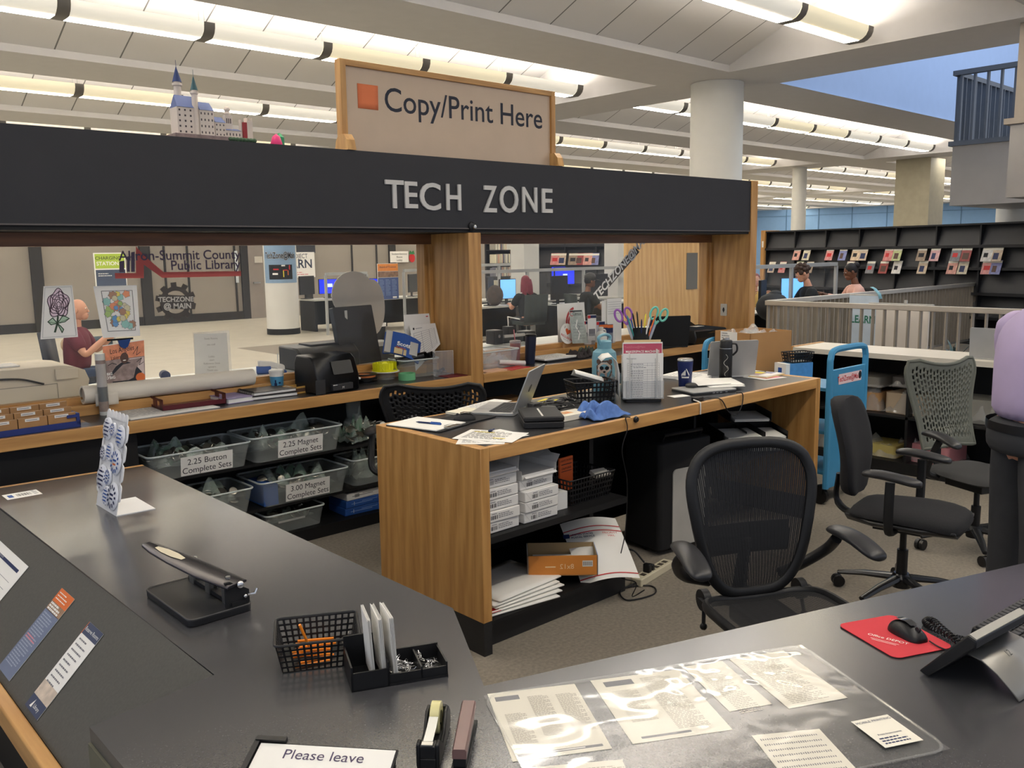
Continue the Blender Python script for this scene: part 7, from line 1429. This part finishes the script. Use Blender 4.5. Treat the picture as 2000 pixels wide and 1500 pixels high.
def hand(t, p, d, m, s=1.):
    d = V(d).normalized(); u = d.cross(V((0, 0, 1))); u = u.normalized() if u.length > .1 else V((1, 0, 0)); n = u.cross(d); p = V(p); J = {}; E = []
    J['w'] = (*p, .02*s); J['p'] = (*(p+d*.05*s), (.03*s, .014*s)); E.append(('w', 'p'))
    for k, l in enumerate((.06, .075, .07, .055)):
        o = p+d*.085*s+u*(k-1.5)*.019*s; J['a%d' % k] = (*o, .0095*s); J['b%d' % k] = (*(o+d*l*.5*s-n*.008*s), .0085*s); J['c%d' % k] = (*(o+d*l*.85*s-n*.03*s), .0075*s); E += [('p', 'a%d' % k), ('a%d' % k, 'b%d' % k), ('b%d' % k, 'c%d' % k)]
    o = p+d*.03*s-u*.03*s; J['t0'] = (*o, .011*s); J['t1'] = (*(o+d*.03*s-u*.02*s-n*.012*s), .0095*s); J['t2'] = (*(o+d*.055*s-u*.022*s-n*.022*s), .008*s); E += [('p', 't0'), ('t0', 't1'), ('t1', 't2')]
    return J, E
def person(label, loc, rz, top, legs, sk, hairm, hair='short', pose='sit', lean=.06, reach=(.32, .74), hr=0, tilt=0, sleeve='short', scale=1., topname='shirt', extra=None):
    t = thing('person', label, 'person', loc, rz); t.scale = (scale,)*3; sit = pose == 'sit'; zp = .50 if sit else .94; yl = -lean
    hipy = 0; zc = zp+.3; zs = zp+.47
    kn = (-.42, .50) if sit else (-.02, .50); an = (-.40, .10) if sit else (0, .09)
    J = {'pel': (0, hipy, zp+.02, (.13, .10)), 'bel': (0, yl*.4, zp+.16, (.125, .095)), 'che': (0, yl*.8, zc, (.145, .105)), 'nb': (0, yl, zs+.02, (.07, .06)), 'nk': (0, yl*1.1-.005, zs+.09, .052), 'hb': (0, yl*1.2-.01, zs+.16, .05)}
    E = chain('pel', 'bel', 'che', 'nb', 'nk', 'hb'); ry, rzh = reach
    for s, c in ((-1, 'l'), (1, 'r')):
        if sit: el = (s*.25, yl-.13, zs-.25); wr = (s*.15, yl-.13-ry, rzh)
        else: el = (s*.235, yl-.05, zs-.29); wr = (s*.17, yl-.27, zs-.40)
        J['s'+c] = (s*.165, yl, zs-.03, .062); J['e'+c] = (*el, .043); J['w'+c] = (*wr, .029); E += [('che', 's'+c), ('s'+c, 'e'+c), ('e'+c, 'w'+c)]
        J['h'+c] = (s*.09, hipy-.01, zp-.02, .088); J['k'+c] = (s*.11, kn[0], kn[1], .058); J['a'+c] = (s*.11, an[0], an[1], .04); J['t'+c] = (s*.11, an[0]-.14, .05, .034); E += [('pel', 'h'+c), ('h'+c, 'k'+c), ('k'+c, 'a'+c), ('a'+c, 't'+c)]
        hd = V(wr)-V(el); HJ, HE = hand(t, wr, hd, sk)
        for k in HJ: 
            if k != 'w': J[c+k] = HJ[k]
        E += [((c+a if a != 'w' else 'w'+c), c+b_) for a, b_ in HE]
    skin('body', t, J, E, sk)
    g = lambda k, d: (*J[k][:3], tuple(x+d for x in J[k][3]) if isinstance(J[k][3], tuple) else J[k][3]+d)
    def ring(c, rx, ry): return [(c[0]+rx*math.cos(q), c[1]+ry*math.sin(q), c[2]) for q in [2*PI*i/20 for i in range(20)]]
    P = {k: V(J[k][:3]) for k in J}; up = V((0, 0, 1)); b = MB(top)
    b.loft([ring(P['pel']+up*(.0 if sit else .03), .178, .14), ring(P['bel'], .172, .135), ring(P['che'], .195, .145), ring(P['nb']-up*.08, .205, .125), ring(P['nb']-up*.03, .165, .10), ring(P['nb']+up*.015, .075, .07), ring(P['nb']+up*.03, .066, .062)])
    for c, sg in (('l', -1), ('r', 1)):
        s0, e0, w0 = P['s'+c]-V((sg*.06, 0, 0)), P['e'+c], P['w'+c]; s1 = P['s'+c]
        b.tube([s0, s1, s1.lerp(e0, .4), s1.lerp(e0, .78)] if sleeve == 'short' else [s0, s1, s1.lerp(e0, .5), e0, e0.lerp(w0, .5), e0.lerp(w0, .95)], [.07, .088, .078, .07] if sleeve == 'short' else [.07, .088, .074, .066, .056, .046], 14)
    b.build(topname, t, sub=1, smooth=180)
    b = MB(legs); b.loft([ring(P['pel']+up*.06, .168, .13), ring(P['pel'], .182, .145), ring(P['pel']-up*.07, .18, .145), ring(P['pel']-up*.1, .16, .12)])
    for c in 'lr':
        h_, k_, a_ = P['h'+c], P['k'+c], P['a'+c]; b.tube([h_+(h_-k_)*.06, h_.lerp(k_, .3), k_, k_.lerp(a_, .5), a_+up*.0], [.098, .096, .08, .072, .066], 14)
    b.build('trousers', t, sub=1, smooth=180)
    for c in 'lr': b = MB(K('shoe_dark', (34, 32, 32), rough=.5)); x = J['a'+c][0]; y = J['a'+c][1]; b.loft([[(x+.045*k*math.cos(q), yy, max(0, .03+h*math.sin(q))) for q in [2*PI*i/12 for i in range(12)]] for yy, k, h in ((y+.07, .6, .03), (y+.02, 1, .05), (y-.1, 1.05, .035), (y-.19, .7, .02))]); b.build('shoe', t, smooth=80)
    head(t, (0, yl*1.35-.03, zs+.225), hr, sk, hairm, hair, tilt)
    if extra: extra(t, J)
    return t
def polo(t, J):
    b = MB(K('belt_black', (24, 24, 26), rough=.4)); b.lathe([(1, 0), (1, .035)], 28, cap=False); o = b.build('belt', t); o.location = (0, 0, .965); o.scale = (.183, .146, 1)
LIL = K('lilac_polo', (184, 168, 202), rough=.85, var=.04, vs=12); CHAR = K('charcoal_trousers', (52, 53, 56), rough=.85, var=.08, vs=14)
person('person in a lilac polo shirt and charcoal trousers standing at the right edge', (3.99, 1.205, 0), R(50), LIL, CHAR, SKIN, K('hair_dark', (40, 32, 28), rough=.7), 'short', 'stand', lean=.02, scale=1.02, extra=polo, topname='polo_shirt')
# ================================================================ lobby and reading room beyond the booth
def flat(name, label, cat, q, Y, draw=None, m=WHITE, th=.02, group=None):     # q: pixel x0, y0 (top left), x1, y1; upright board facing the booth
    a = atY(q[0], q[1], Y); c = atY(q[2], q[3], Y); w = c.x-a.x; h = a.z-c.z
    b = MB(m); b.bb(0, 0, 0, w, th, h)
    if draw: b.at(TR(0, -.003, 0, rx=PI/2)); draw(b, w, h)
    return b.build(name, None, (a.x, Y, c.z), label=label, cat=cat, group=group, smooth=0)
# blue banner wrapped on the near lobby column
cx, cy, cr = 9.6, 18.15, .364; z1 = 1.98; z0 = atY(548, 553, 17.8).z
fa = math.atan2(-cy, -cx)
def cb(u, z, k=0): a = fa+u/cr; return ((cr+k)*math.cos(a), (cr+k)*math.sin(a), z)
b = MB(K('banner_slate', (132, 160, 188))); b.surf(lambda u, v: cb((u-.5)*.86, z0+(2.3-z0)*v), 16, 2)
b.use(MATTEBLACK); b.surf(lambda u, v: cb((u-.5)*.54, z0+.08+.32*v, .003), 8, 2); 
vs, fs = glyphs('TechZone@Main', .02); gw = max(p[0] for p in vs)
for m, g, k in ((WHITE, .05, .004), (INK, 0, .006)):
    vs, fs = glyphs('TechZone@Main', .02+g*.4); b.use(m); b.add([cb((p[0]/gw-.5)*.72, z0+.54+p[1]*.19, k) for p in vs], fs)
for k, (u, z, w, h, m) in enumerate([(-.1, .22, .12, .03, RED), (-.12, .12, .12, .04, WHITE), (.06, .3, .08, .03, WHITE), (.06, .12, .02, .14, YELLOW), (.16, .14, .02, .1, ORANGE), (.2, .26, .03, .1, RED), (.1, .2, .1, .02, RED)]):
    b.use(m); b.surf(lambda a, c: cb(u-w/2+w*a, z0+.08+z-h/2+h*c, .005), 2, 1)
b.build('column_banner', None, (cx, cy, 0), label='blue TechZone@Main banner wrapped round the lobby column', cat='banner', smooth=60)
def chg(b, w, h):
    b.use(K('sign_lime', (172, 196, 70))).rect(w/2, h*.76, w*.94, h*.42); b.use(K('sign_navy', (66, 78, 100))).rect(w/2, h*.26, w*.94, h*.5, .0004); b.use(INK); b.text('CHARGING', h*.14, w*.45, h*.8, .0008); b.use(WHITE); b.text('STATION', h*.15, w*.42, h*.64, .0008, bold=.02); b.lines(w*.1, h*.4, w*.5, 2, h*.06, h*.02, .0008)
flat('charging_sign', 'lime and navy CHARGING STATION poster in the lobby', 'sign', (182, 494, 249, 560), 15.5, chg)
p = atY(216, 560, 15.5); b = MB(LGREY); b.bb(-.02, 0, 0, .02, .04, p.z); b.bb(-.25, -.2, 0, .25, .2, .03); b.build('sign_post', None, (p.x, 15.52, 0), label='grey post and foot under the CHARGING STATION poster', cat='stand', smooth=0)
def learn(b, w, h):
    b.use(K('learn_ink', (56, 64, 84))); b.text('PROJECT', h*.26, w*.5, h*.76, .001, sx=.8); b.text('LEARN', h*.48, w*.42, h*.38, .001, bold=.02); b.use(PINK).lines(w*.1, h*.2, w*.8, 2, h*.08, h*.03, .001)
flat('project_sign', 'white PROJECT LEARN sign behind the lobby column', 'sign', (550, 493, 616, 541), 23.28, learn)
flat('dark_poster', 'dark poster above the PROJECT LEARN sign', 'poster', (577, 478, 616, 494), 23.29, None, K('poster_dark', (52, 54, 60)))
flat('glass_notice', 'pale notice on the dark mullion left of the grey door', 'notice', (458, 490, 467, 552), 23.308, None, K('notice_pale', (206, 212, 214)))
def tx(*L):
    def f(b, w, h):
        b.use(INK)
        for k, s in enumerate(L): b.text(s, h*.26, w/2, h*(.68-.28*k), .001)
    return f
flat('door_notice', 'white printed notice on the far wall above the orange poster', 'notice', (762, 491, 798, 512), 23.3, tx('Student Services', 'Room', 'Lobby'))
flat('door_plate', 'small pale plate on the grey door', 'plate', (497, 501, 513, 513), 23.3, None, K('plate_pale', (190, 184, 172)))
d = MB(K('door_taupe', (140, 130, 122))); a = atY(482, 480, 23.36); c = atY(517, 628, 23.36); d.bb(a.x, 23.32, 0, c.x, 23.38, 2.4); d.use(STEEL).bb(a.x+.1, 23.25, .98, a.x+.3, 23.3, 1.02); d.build('door_1', kind='structure', smooth=0)
p = atY(804, 502, 23.3); b = MB(RED).at(TR(p.x, 23.3, p.z, rx=PI/2)); b.prism([(.11*math.cos(2*PI*i/16), .14*math.sin(2*PI*i/16)-.03) for i in range(16)], 0, .03); b.use(GREEN).prism([(-.1, .1), (0, .08), (.1, .1), (.06, .2), (0, .14), (-.06, .2)], 0, .034); b.build('berry_cutout', label='red berry cutout on the far wall', cat='cutout', smooth=0)
# wooden door seen through the right booth window
DW = wood('door_oak', (196, 152, 92), (214, 174, 114), 2, .45); b = MB(DW); a = atY(1225, 480, 6.6); e_ = 9.42; b.bb(a.x, 6.6, .002, e_, 6.65, 2.3); b.build('door_2', kind='structure', smooth=0)
p = atY(1341, 494, 6.6); q = atY(1361, 564, 6.6); b = MB(K('slot_glass', (92, 90, 80), rough=.2)); b.bb(p.x, 6.594, q.z, q.x, 6.602, p.z); b.build('window_3', kind='structure', smooth=0)
# ---- computer stations
SCB = glow('screen_blue', (16, 40, 214), 1.0); SCL = glow('screen_light', (110, 176, 240), .9); SCW = glow('screen_window', (190, 210, 246), .9); DESKW = K('desk_white', (200, 200, 192), rough=.4); PCB = K('pc_black', (30, 30, 32), rough=.5)
def monitor(name, label, loc, rz, m, w=.52, h=.32, group='computer screens', lift=0):
    loc = V(loc)+V((0, 0, lift))
    t = thing('computer_monitor', label, 'monitor', loc, rz, group); b = MB(PCB); b.bb(-w/2, 0, .1, w/2, .04, .1+h+.03); b.bb(-.03, .04, -lift, .03, .07, .3); b.bb(-.12, -.06, -lift, .12, .12, .015-lift); b.build('case', t, smooth=0)
    if m:
        b = MB(m); b.bb(-w/2+.012, -.003, .112, w/2-.012, 0, .1+h+.018); b.use(SCW).bb(-.05, -.0045, .26, .07, -.003, .34) if m == SCB else 0; b.build('screen', t, smooth=0)
    return t
def cdesk(label, x, y, w, rz=0, d=.75, group='computer desks'):
    t = thing('computer_desk', label, 'desk', (x, y, 0), rz, group); b = MB(DESKW); b.bb(-w/2, -d/2, .70, w/2, d/2, .735); b.build('table_top', t, smooth=0)
    b = MB(K('desk_dark', (34, 34, 36))); b.bb(-w/2+.03, d/2-.06, .1, w/2-.03, d/2-.03, .70); b.build('modesty_panel', t, smooth=0)
    for s in (-1, 1): b = MB(PCB); b.bb(s*w/2-.03-s*.04, -d/2+.05, 0, s*w/2+.03-s*.04, d/2-.03, .70); b.build('leg', t, smooth=0)
    return t
RAILS = K('screen_rail', (166, 168, 166), rough=.4)
def screen(name, label, x0, y0, x1, y1, z0=.74, z1=1.36, posts=3, sol=True):
    d = V((x1-x0, y1-y0, 0)); L = d.length; t = thing('glass_screen', label, 'screen', (x0, y0, 0), math.atan2(d.y, d.x), 'glass screens')
    b = MB(RAILS); b.bb(0, -.03, z1-.06, L, .03, z1); b.build('top_rail', t, smooth=0)
    for k in range(posts): b = MB(RAILS); x = L*k/(posts-1); b.bb(x-.025, -.025, 0, x+.025, .025, z1-.06); b.build('post', t, smooth=0)
    b = MB(GLASS); b.bb(.03, -.004, z0, L-.03, .004, z1-.06); b.build('pane', t, smooth=0)
def chair(label, x, y, rz, m=None, group='reading room chairs'):
    t = thing('visitor_chair', label, 'chair', (x, y, 0), rz, group); m = m or K('visitor_charcoal', (52, 58, 56), rough=.8); b = MB(m); b.loft([[(xx, yy, z) for xx in (-.24, 0, .24)] for yy, z in ((.24, .48), (.25, .62), (.29, .98))], False, False); b.build('backrest', t, solid=.03, smooth=70); b = MB(m); b.rprism(0, 0, .48, .46, .06, .43, .49); b.build('seat', t)
    b = MB(PCB); b.lathe([(.03, .05), (.03, .43)], 10); [b.tube([(0, 0, .1), (.28*math.cos(2*PI*k/5), .28*math.sin(2*PI*k/5), .04)], .02, 6) for k in range(5)]; b.build('base', t)
# stations by the lobby column
cdesk('computer desk just right of the lobby column', 11.3, 18.3, 2.0); monitor('', 'blue screen on the desk right of the lobby column', (10.92, 18.3, .736), R(-12), SCB); monitor('', 'dark screen back between the column and the blue screen', (10.42, 18.45, .736), R(20), None, .5, .4)
screen('', 'glass screen of the lobby stations right of the column', 10.05, 17.0, 11.05, 16.9, posts=3); screen('', 'glass screen beside the orange topped poster', 11.7, 16.4, 13.4, 16.3, .3, 1.4, 3)
chair('dark chair pushed out from the lobby computer desk', 11.25, 17.55, R(170)); cdesk('computer desk behind the orange topped poster', 12.2, 17.4, 1.8); monitor('', 'blue screen left of the orange topped poster', (11.45, 17.5, .736), R(-10), SCB); monitor('', 'dark screen right of the orange topped poster', (12.55, 17.2, .736), R(30), None, .5, .4)
def bor(b, w, h):
    b.use(K('poster_orange', (226, 140, 66))).rect(w/2, h*.89, w, h*.2); b.use(NAVY); b.text('Board of Trustees', h*.075, w/2, h*.88, .001); b.use(K('poster_photo', (140, 110, 90), var=.4, vs=12)).rect(w/2, h*.7, w, h*.16); b.use(K('poster_blue', (70, 90, 140))).rect(w/2, h*.31, w, h*.6); b.use(K('poster_pale', (130, 150, 190))); [b.lines(w*.06+w*.31*k, h*.55, w*.27, 12, h*.038, h*.016, .0008) for k in range(3)]; b.use(WHITE).rect(w*.8, h*.06, w*.2, h*.05, .001)
flat('orange_poster', 'tall poster with orange head and blue columns on the glass screen', 'poster', (737, 515, 779, 584), 16.315, bor)
t = thing('waste_bin', 'black waste bin with white liner by the lobby stations', 'bin', (*atY(737, 655, 14.2).xy, 0)); b = MB(PCB); b.lathe([(.14, 0), (.17, .42)], 16); b.build('bin', t); b = MB(WHITE); b.lathe([(.175, .38), (.178, .44), (.16, .44)], 16, cap=False); b.build('liner', t)
# stations through the right window
for k, (x, y, w, rz, lb) in enumerate([(11.35, 12.95, 2.5, 0, 'long computer desk in front of the red haired person'), (13.3, 11.95, 2.2, -4, 'computer desk right of the red haired person'), (14.0, 14.6, 4.2, 0, 'rear computer desk before the media shelves'), (15.6, 12.6, 2.4, -30, 'computer desk left of the wooden door')]): cdesk(lb, x, y, w, R(rz))
mons = [(977, 1007, 12.9, SCL, -4, 'pale blue lit screen facing the red haired person'), (952, 966, 12.8, None, 30, 'dark screen back left of the pale blue screen'), (1010, 1030, 14.5, SCB, 10, 'blue screen above the red hair'), (1041, 1072, 13.2, None, 15, 'dark screen back right of the red haired person'), (1078, 1104, 14.7, SCB, -6, 'rear blue screen of the overlapping pair'), (1086, 1120, 13.9, SCB, -10, 'front blue screen of the overlapping pair'), (1075, 1112, 11.9, None, 8, 'large dark screen back in front of the blue pair'), (1150, 1185, 12.0, None, -8, 'dark screen back right of the capped person'), (1178, 1200, 14.6, SCB, 0, 'blue screen behind the slanted decal'), (1214, 1224, 13.0, SCB, -20, 'narrow blue screen at the wooden door edge')]
for x0, x1, y, m, rz, lb in mons:
    a = atY(x0, 560, y); c = atY(x1, 560, y); w = (c.x-a.x)*.98; monitor('', lb, ((a.x+c.x)/2, y, .736), R(rz), m, max(w, .35), .42 if m is None else .36, lift=.17 if y in (14.7, 13.9) else 0)
screen('', 'long glass screen across the right window view', 10.2, 12.44, 16.5, 12.4, .8, 1.42, 5); screen('', 'rear glass screen before the media shelves', 11.2, 15.02, 14.4, 15.0, .8, 1.5, 4)
# video shelf and bookcases
a = atY(966, 480, 15.2); c = atY(1016, 480, 15.2); t = thing('media_shelf', 'wooden shelf of pale video cases in the right window', 'shelf', (a.x, 15.2, 0)); w = c.x-a.x
b = MB(OAKZ); b.bb(w-.06, 0, 0, w, .35, 2.3); b.use(PCB).bb(0, .3, 0, w-.06, .35, 2.3); b.use(PCB); [b.bb(0, 0, z-.02, w-.06, .3, z) for z in (.3, .6, .9, 1.2, 1.5, 1.8, 2.1)]; b.build('carcass', t, smooth=0)
cs = [K('case_%d' % i, c, var=0) for i, c in enumerate(((224, 216, 186), (206, 204, 196), (170, 164, 150), (120, 120, 130), (230, 226, 210), (188, 150, 130)))]
for j, z in enumerate((.9, 1.2, 1.5, 1.8, 2.1)):
    b = MB(cs[0]); x = .02
    while x < w-.1: q = rnd.choice((.018, .025, .03)); b.use(rnd.choice(cs)).bb(x, .01+rnd.uniform(0, .02), z-.299+.0, x+q, .2, z-.3+rnd.choice((.2, .21, .19))); x += q+.002
    b.build('case_row', t, smooth=0)
BK = K('bookcase_black', (30, 31, 34), rough=.5); MAG = []
def bookcase(label, p, q, zt, rows, wood_end, tilt=R(14)):
    d = V((q[0]-p[0], q[1]-p[1], 0)); L = d.length; t = thing('bookcase', label, 'bookcase', (p[0], p[1], 0), math.atan2(d.y, d.x)); n = max(2, round(L/.92))
    b = MB(BK); b.bb(0, .36, 0, L, .4, zt); b.bb(0, 0, zt-.03, L, .4, zt); b.bb(0, -.02, 0, L, .4, .1); b.build('back', t, smooth=0)
    for k in range(n+1): b = MB(BK); b.bb(L*k/n-.015, .02, .1, L*k/n+.015, .36, zt-.03); b.build('upright', t, smooth=0)
    for z in rows:
        b = MB(BK); b.bb(0, -.01, z-.05, L, .36, z); b.build('shelf', t, smooth=0)
        b = MB(K('display_slope', (44, 45, 48), rough=.5)); b.add([(0, .04, z+.001), (L, .04, z+.001), (L, .16, z+.36), (0, .16, z+.36)], [(0, 1, 2, 3)]); b.build('display_slope', t, smooth=0)
    if wood_end: b = MB(OAKZ); b.bb(-.12, -.03, 0, -.001, .42, zt+.02); b.use(WHITE).bb(-.08, -.032, zt-.36, -.03, -.03, zt-.22); b.build('wood_end', t, smooth=0)
    return t, d.normalized()
B0, B1 = V((18.0, 11.1, 0)), V((16.35, 5.15, 0)); t, dd = bookcase('long black display bookcase of magazines across the reading room', B0, B1, 2.13, (.5, .92, 1.36, 1.75), True)
nn = V((-dd.y, dd.x, 0)); nn = nn if nn.dot(-B0) > 0 else -nn
COV = [(206, 150, 136), (206, 196, 170), (206, 140, 136), (124, 128, 176), (204, 180, 150), (190, 170, 150), (206, 130, 126), (182, 188, 136), (150, 130, 110), (206, 160, 160), (120, 120, 124), (150, 60, 56), (210, 206, 200), (196, 176, 150)]
def onplane(px, py, P0, n):    # pixel ray onto a vertical plane
    d = ray(px, py); k = (P0-CAM).dot(n)/d.dot(n); return CAM+d*k
def magazine(px, py, P0, n, u, w, h, k, where, slope=True, grp='magazines on the display bookcase'):
    c = onplane(px, py, P0+n*.02, n); z = c.z; t = thing('magazine', where, 'magazine', (c.x, c.y, 0), math.atan2(u.y, u.x), grp, None); t.location = c; t.rotation_euler = (R(-18), 0, math.atan2(u.y, u.x))
    b = MB(K('cover_%d' % (k % 14), COV[k % 14], rough=.4, var=.25, vs=18)); b.bb(-w/2, -.004, -h/2, w/2, .004, h/2); b.use(cs[4]).bb(-w/2, -.0055, h*.3, w/2, -.004, h*.46); b.use((INK, NAVY, RED, BRN)[k % 4]); b.bb(-w*.3, -.0055, -h*(.35 if k % 2 else .2), w*(.1+.1*(k % 3)), -.004, h*.1); b.build('cover', t, smooth=0)
CN = ['salmon', 'cream', 'rose', 'lilac blue', 'tan', 'beige', 'pink red', 'lime', 'brown', 'mauve', 'charcoal', 'brick red', 'white', 'sand']
r1 = [1556, 1575, 1620, 1646, 1671, 1686, 1735, 1752, 1800, 1826, 1867, 1887, 1928, 1947]; r2 = [1507, 1528, 1561, 1581, 1660, 1700, 1726, 1752, 1802, 1860, 1881, 1928, 1945]
nth = ['first', 'second', 'third', 'fourth', 'fifth', 'sixth', 'seventh', 'eighth', 'ninth', 'tenth', 'eleventh', 'twelfth', 'thirteenth', 'fourteenth']
for row, (xs, y0) in enumerate(((r1, 497), (r2, 522))):
    for k, x in enumerate(xs): kk = (k+row*5) % 14; magazine(x, y0, B0-nn*.0, nn, dd, .195, .255, kk, '%s magazine, %s from left in %s row of the long bookcase' % (CN[kk], nth[k], ('upper', 'lower')[row]))
w0, w1 = V((atY(1044, 500, 15.6).x, 15.6, 0)), V((atY(1226, 500, 13.4).x, 13.4, 0)); t, d2 = bookcase('black display bookcase seen through the right booth window', w0, w1, 2.3, (.55, 1.0, 1.42, 1.9), False); n2 = V((-d2.y, d2.x, 0)); n2 = n2 if n2.dot(-w0) > 0 else -n2
for k, x in enumerate((1084, 1097, 1119, 1131, 1148, 1161)): magazine(x, 506, w0, n2, d2, .22, .29, (k*3+2) % 14, '%s magazine, %s from left in the right booth window' % (CN[(k*3+2) % 14], nth[k]), grp='magazines seen through the booth window')
# ---- screens, monitors and readers beyond the stair rail
screen('', 'clear topped screen behind the stair railing readers', 10.2, 7.62, 14.6, 7.6, .8, 1.49, 4)
cdesk('reading desk behind the stair railing on the left', 11.7, 8.1, 2.4, R(0), .8); cdesk('reading desk behind the stair railing on the right', 14.2, 8.05, 2.2, R(0), .8); cdesk('desk of the blue screen behind the pink hooded reader', 15.8, 9.8, 2.2); cdesk('computer desk under the overlapping blue screens', 13.65, 13.6, 1.5)
for x0, x1, y, m, rz, lb in [(1482, 1502, 7.4, None, 20, 'dark screen at the wooden end panel'), (1535, 1560, 7.6, SCL, -35, 'bluish screen left of the dark shirted reader'), (1664, 1690, 9.6, SCB, 0, 'blue screen behind the pink hooded reader')]:
    a = atY(x0, 560, y); c = atY(x1, 560, y); monitor('', lb, ((a.x+c.x)/2, y, .736), R(rz), m, max(.4, (c.x-a.x)), .4)
b = MB(K('bag_black', (24, 24, 26), rough=.7)); b.ell(0, 0, .2, .3, .2, .2, 14, 9); b.ell(.05, 0, .38, .12, .08, .05, 10, 6); p = atY(1512, 600, 6.6); b.build('backpack', None, (p.x, 6.62, .736), label='black rounded backpack on the desk left of the stair railing', cat='backpack')
HB = K('hair_black', (26, 22, 22), rough=.6); HR = K('hair_red', (120, 42, 56), rough=.5, var=.25, vs=30); HBR = K('hair_brown', (70, 52, 42), rough=.7)
TS = K('tee_black', (28, 30, 30), rough=.85); MRN = K('tee_maroon', (100, 38, 50), rough=.85); PKH = K('hoodie_pink', (224, 176, 158), rough=.9, var=.05); JN = K('jeans_blue', (52, 66, 90), rough=.85); STRP = K('trousers_dark', (44, 42, 44), rough=.8); YEL = K('tee_mustard', (206, 170, 90), rough=.85)
def cap(m):
    def f(t, J): b = MB(m); x, y, z = J['hb'][:3]; b.ell(0, y-.03, z+.14, .1, .115, .09, 14, 8); b.loft([[(x_, yy, z+.12-.02*k) for x_ in (-.08, 0, .08)] for k, yy in enumerate((y-.12, y-.17, y-.22))], False, False); b.build('cap', t, smooth=70)
    return f
def stripe(t, J):
    b = MB(WHITE)
    for s, c in ((-1, 'l'), (1, 'r')):
        h, k, a = (V(J[q+c][:3]) for q in 'hka'); b.tube([h+V((s*.09, 0, .05)), k+V((s*.075, -.02, .05)), a+V((s*.055, -.02, 0))], .014, 6)
    b.build('side_stripe', t)
person('red haired person in black seated at the pale blue screen', (11.15, 11.75, 0), R(168), TS, STRP, SKIN, HR, 'long', reach=(.22, .78), extra=stripe); chair('charcoal chair under the red haired person', 11.15, 11.75, R(168))
person('capped person in dark clothes seated behind dark screens', (11.85, 11.0, 0), R(70), TS, STRP, SKIND, HB, 'short', extra=cap(K('cap_dark', (50, 48, 44)))); chair('chair with the capped person seen through the window', 11.85, 11.0, R(70))
person('bald person in maroon shirt and jeans seated in the lobby', (2.92, 10.2, 0), R(60), MRN, JN, SKIN, None, reach=(.25, .95), lean=.02); chair('chair under the person in maroon in the lobby', 2.92, 10.2, R(60), K('chair_navy', (44, 48, 58)))
pa = atX(1606, 575, 13.3); pb = atX(1692, 565, 14.3)
person('brown haired person in black bent over the reading desk', (pa.x, pa.y, 0), R(-132), TS, STRP, SKIN, HBR, 'curly', lean=.2, tilt=R(30), scale=1.12); person('person in pink hoodie stretched over the reading desk', (pb.x, pb.y, 0), R(-132), PKH, STRP, SKIND, HB, 'bun', lean=.16, reach=(.40, .88), sleeve='long', topname='hoodie', tilt=R(20), scale=1.12)
person('person in mustard top facing the clear screen on the left', (13.6, 8.6, 0), R(-40), YEL, STRP, SKIN, K('hair_auburn', (120, 50, 50)), 'short', reach=(.2, .95)); chair('charcoal chair under the brown haired reader', pa.x, pa.y, R(-132)); chair('charcoal chair under the pink hooded reader', pb.x, pb.y, R(-132)); chair('charcoal chair under the person in mustard', 13.6, 8.6, R(-40))
b = MB(K('bag_tan', (176, 150, 124), rough=.8, var=.25, vs=12)); b.ell(0, 0, .16, .26, .2, .17, 14, 9, .8); p = at(150, 690, 0); b.build('tote_bag', None, (p.x, p.y, 0), label='tan patterned bag on the lobby floor behind the display tube', cat='bag')
b = MB(K('bag_teal', (48, 66, 76), rough=.7)); b.ell(0, 0, .12, .28, .2, .13, 14, 8, .8); p = at(190, 685, 0); b.build('duffel_bag', None, (p.x+.15, p.y+.3, 0), label='dark teal duffel bag beside the tan bag in the lobby', cat='bag')
b = MB(K('backpack_brown', (70, 58, 50), rough=.8, var=.4, vs=14)); b.ell(0, 0, .2, .18, .14, .2, 12, 8); p = atY(968, 580, 12.6); b.build('backpack', None, (p.x, 12.62, .736), label='brown patterned backpack on the desk left of the pale blue screen', cat='backpack')
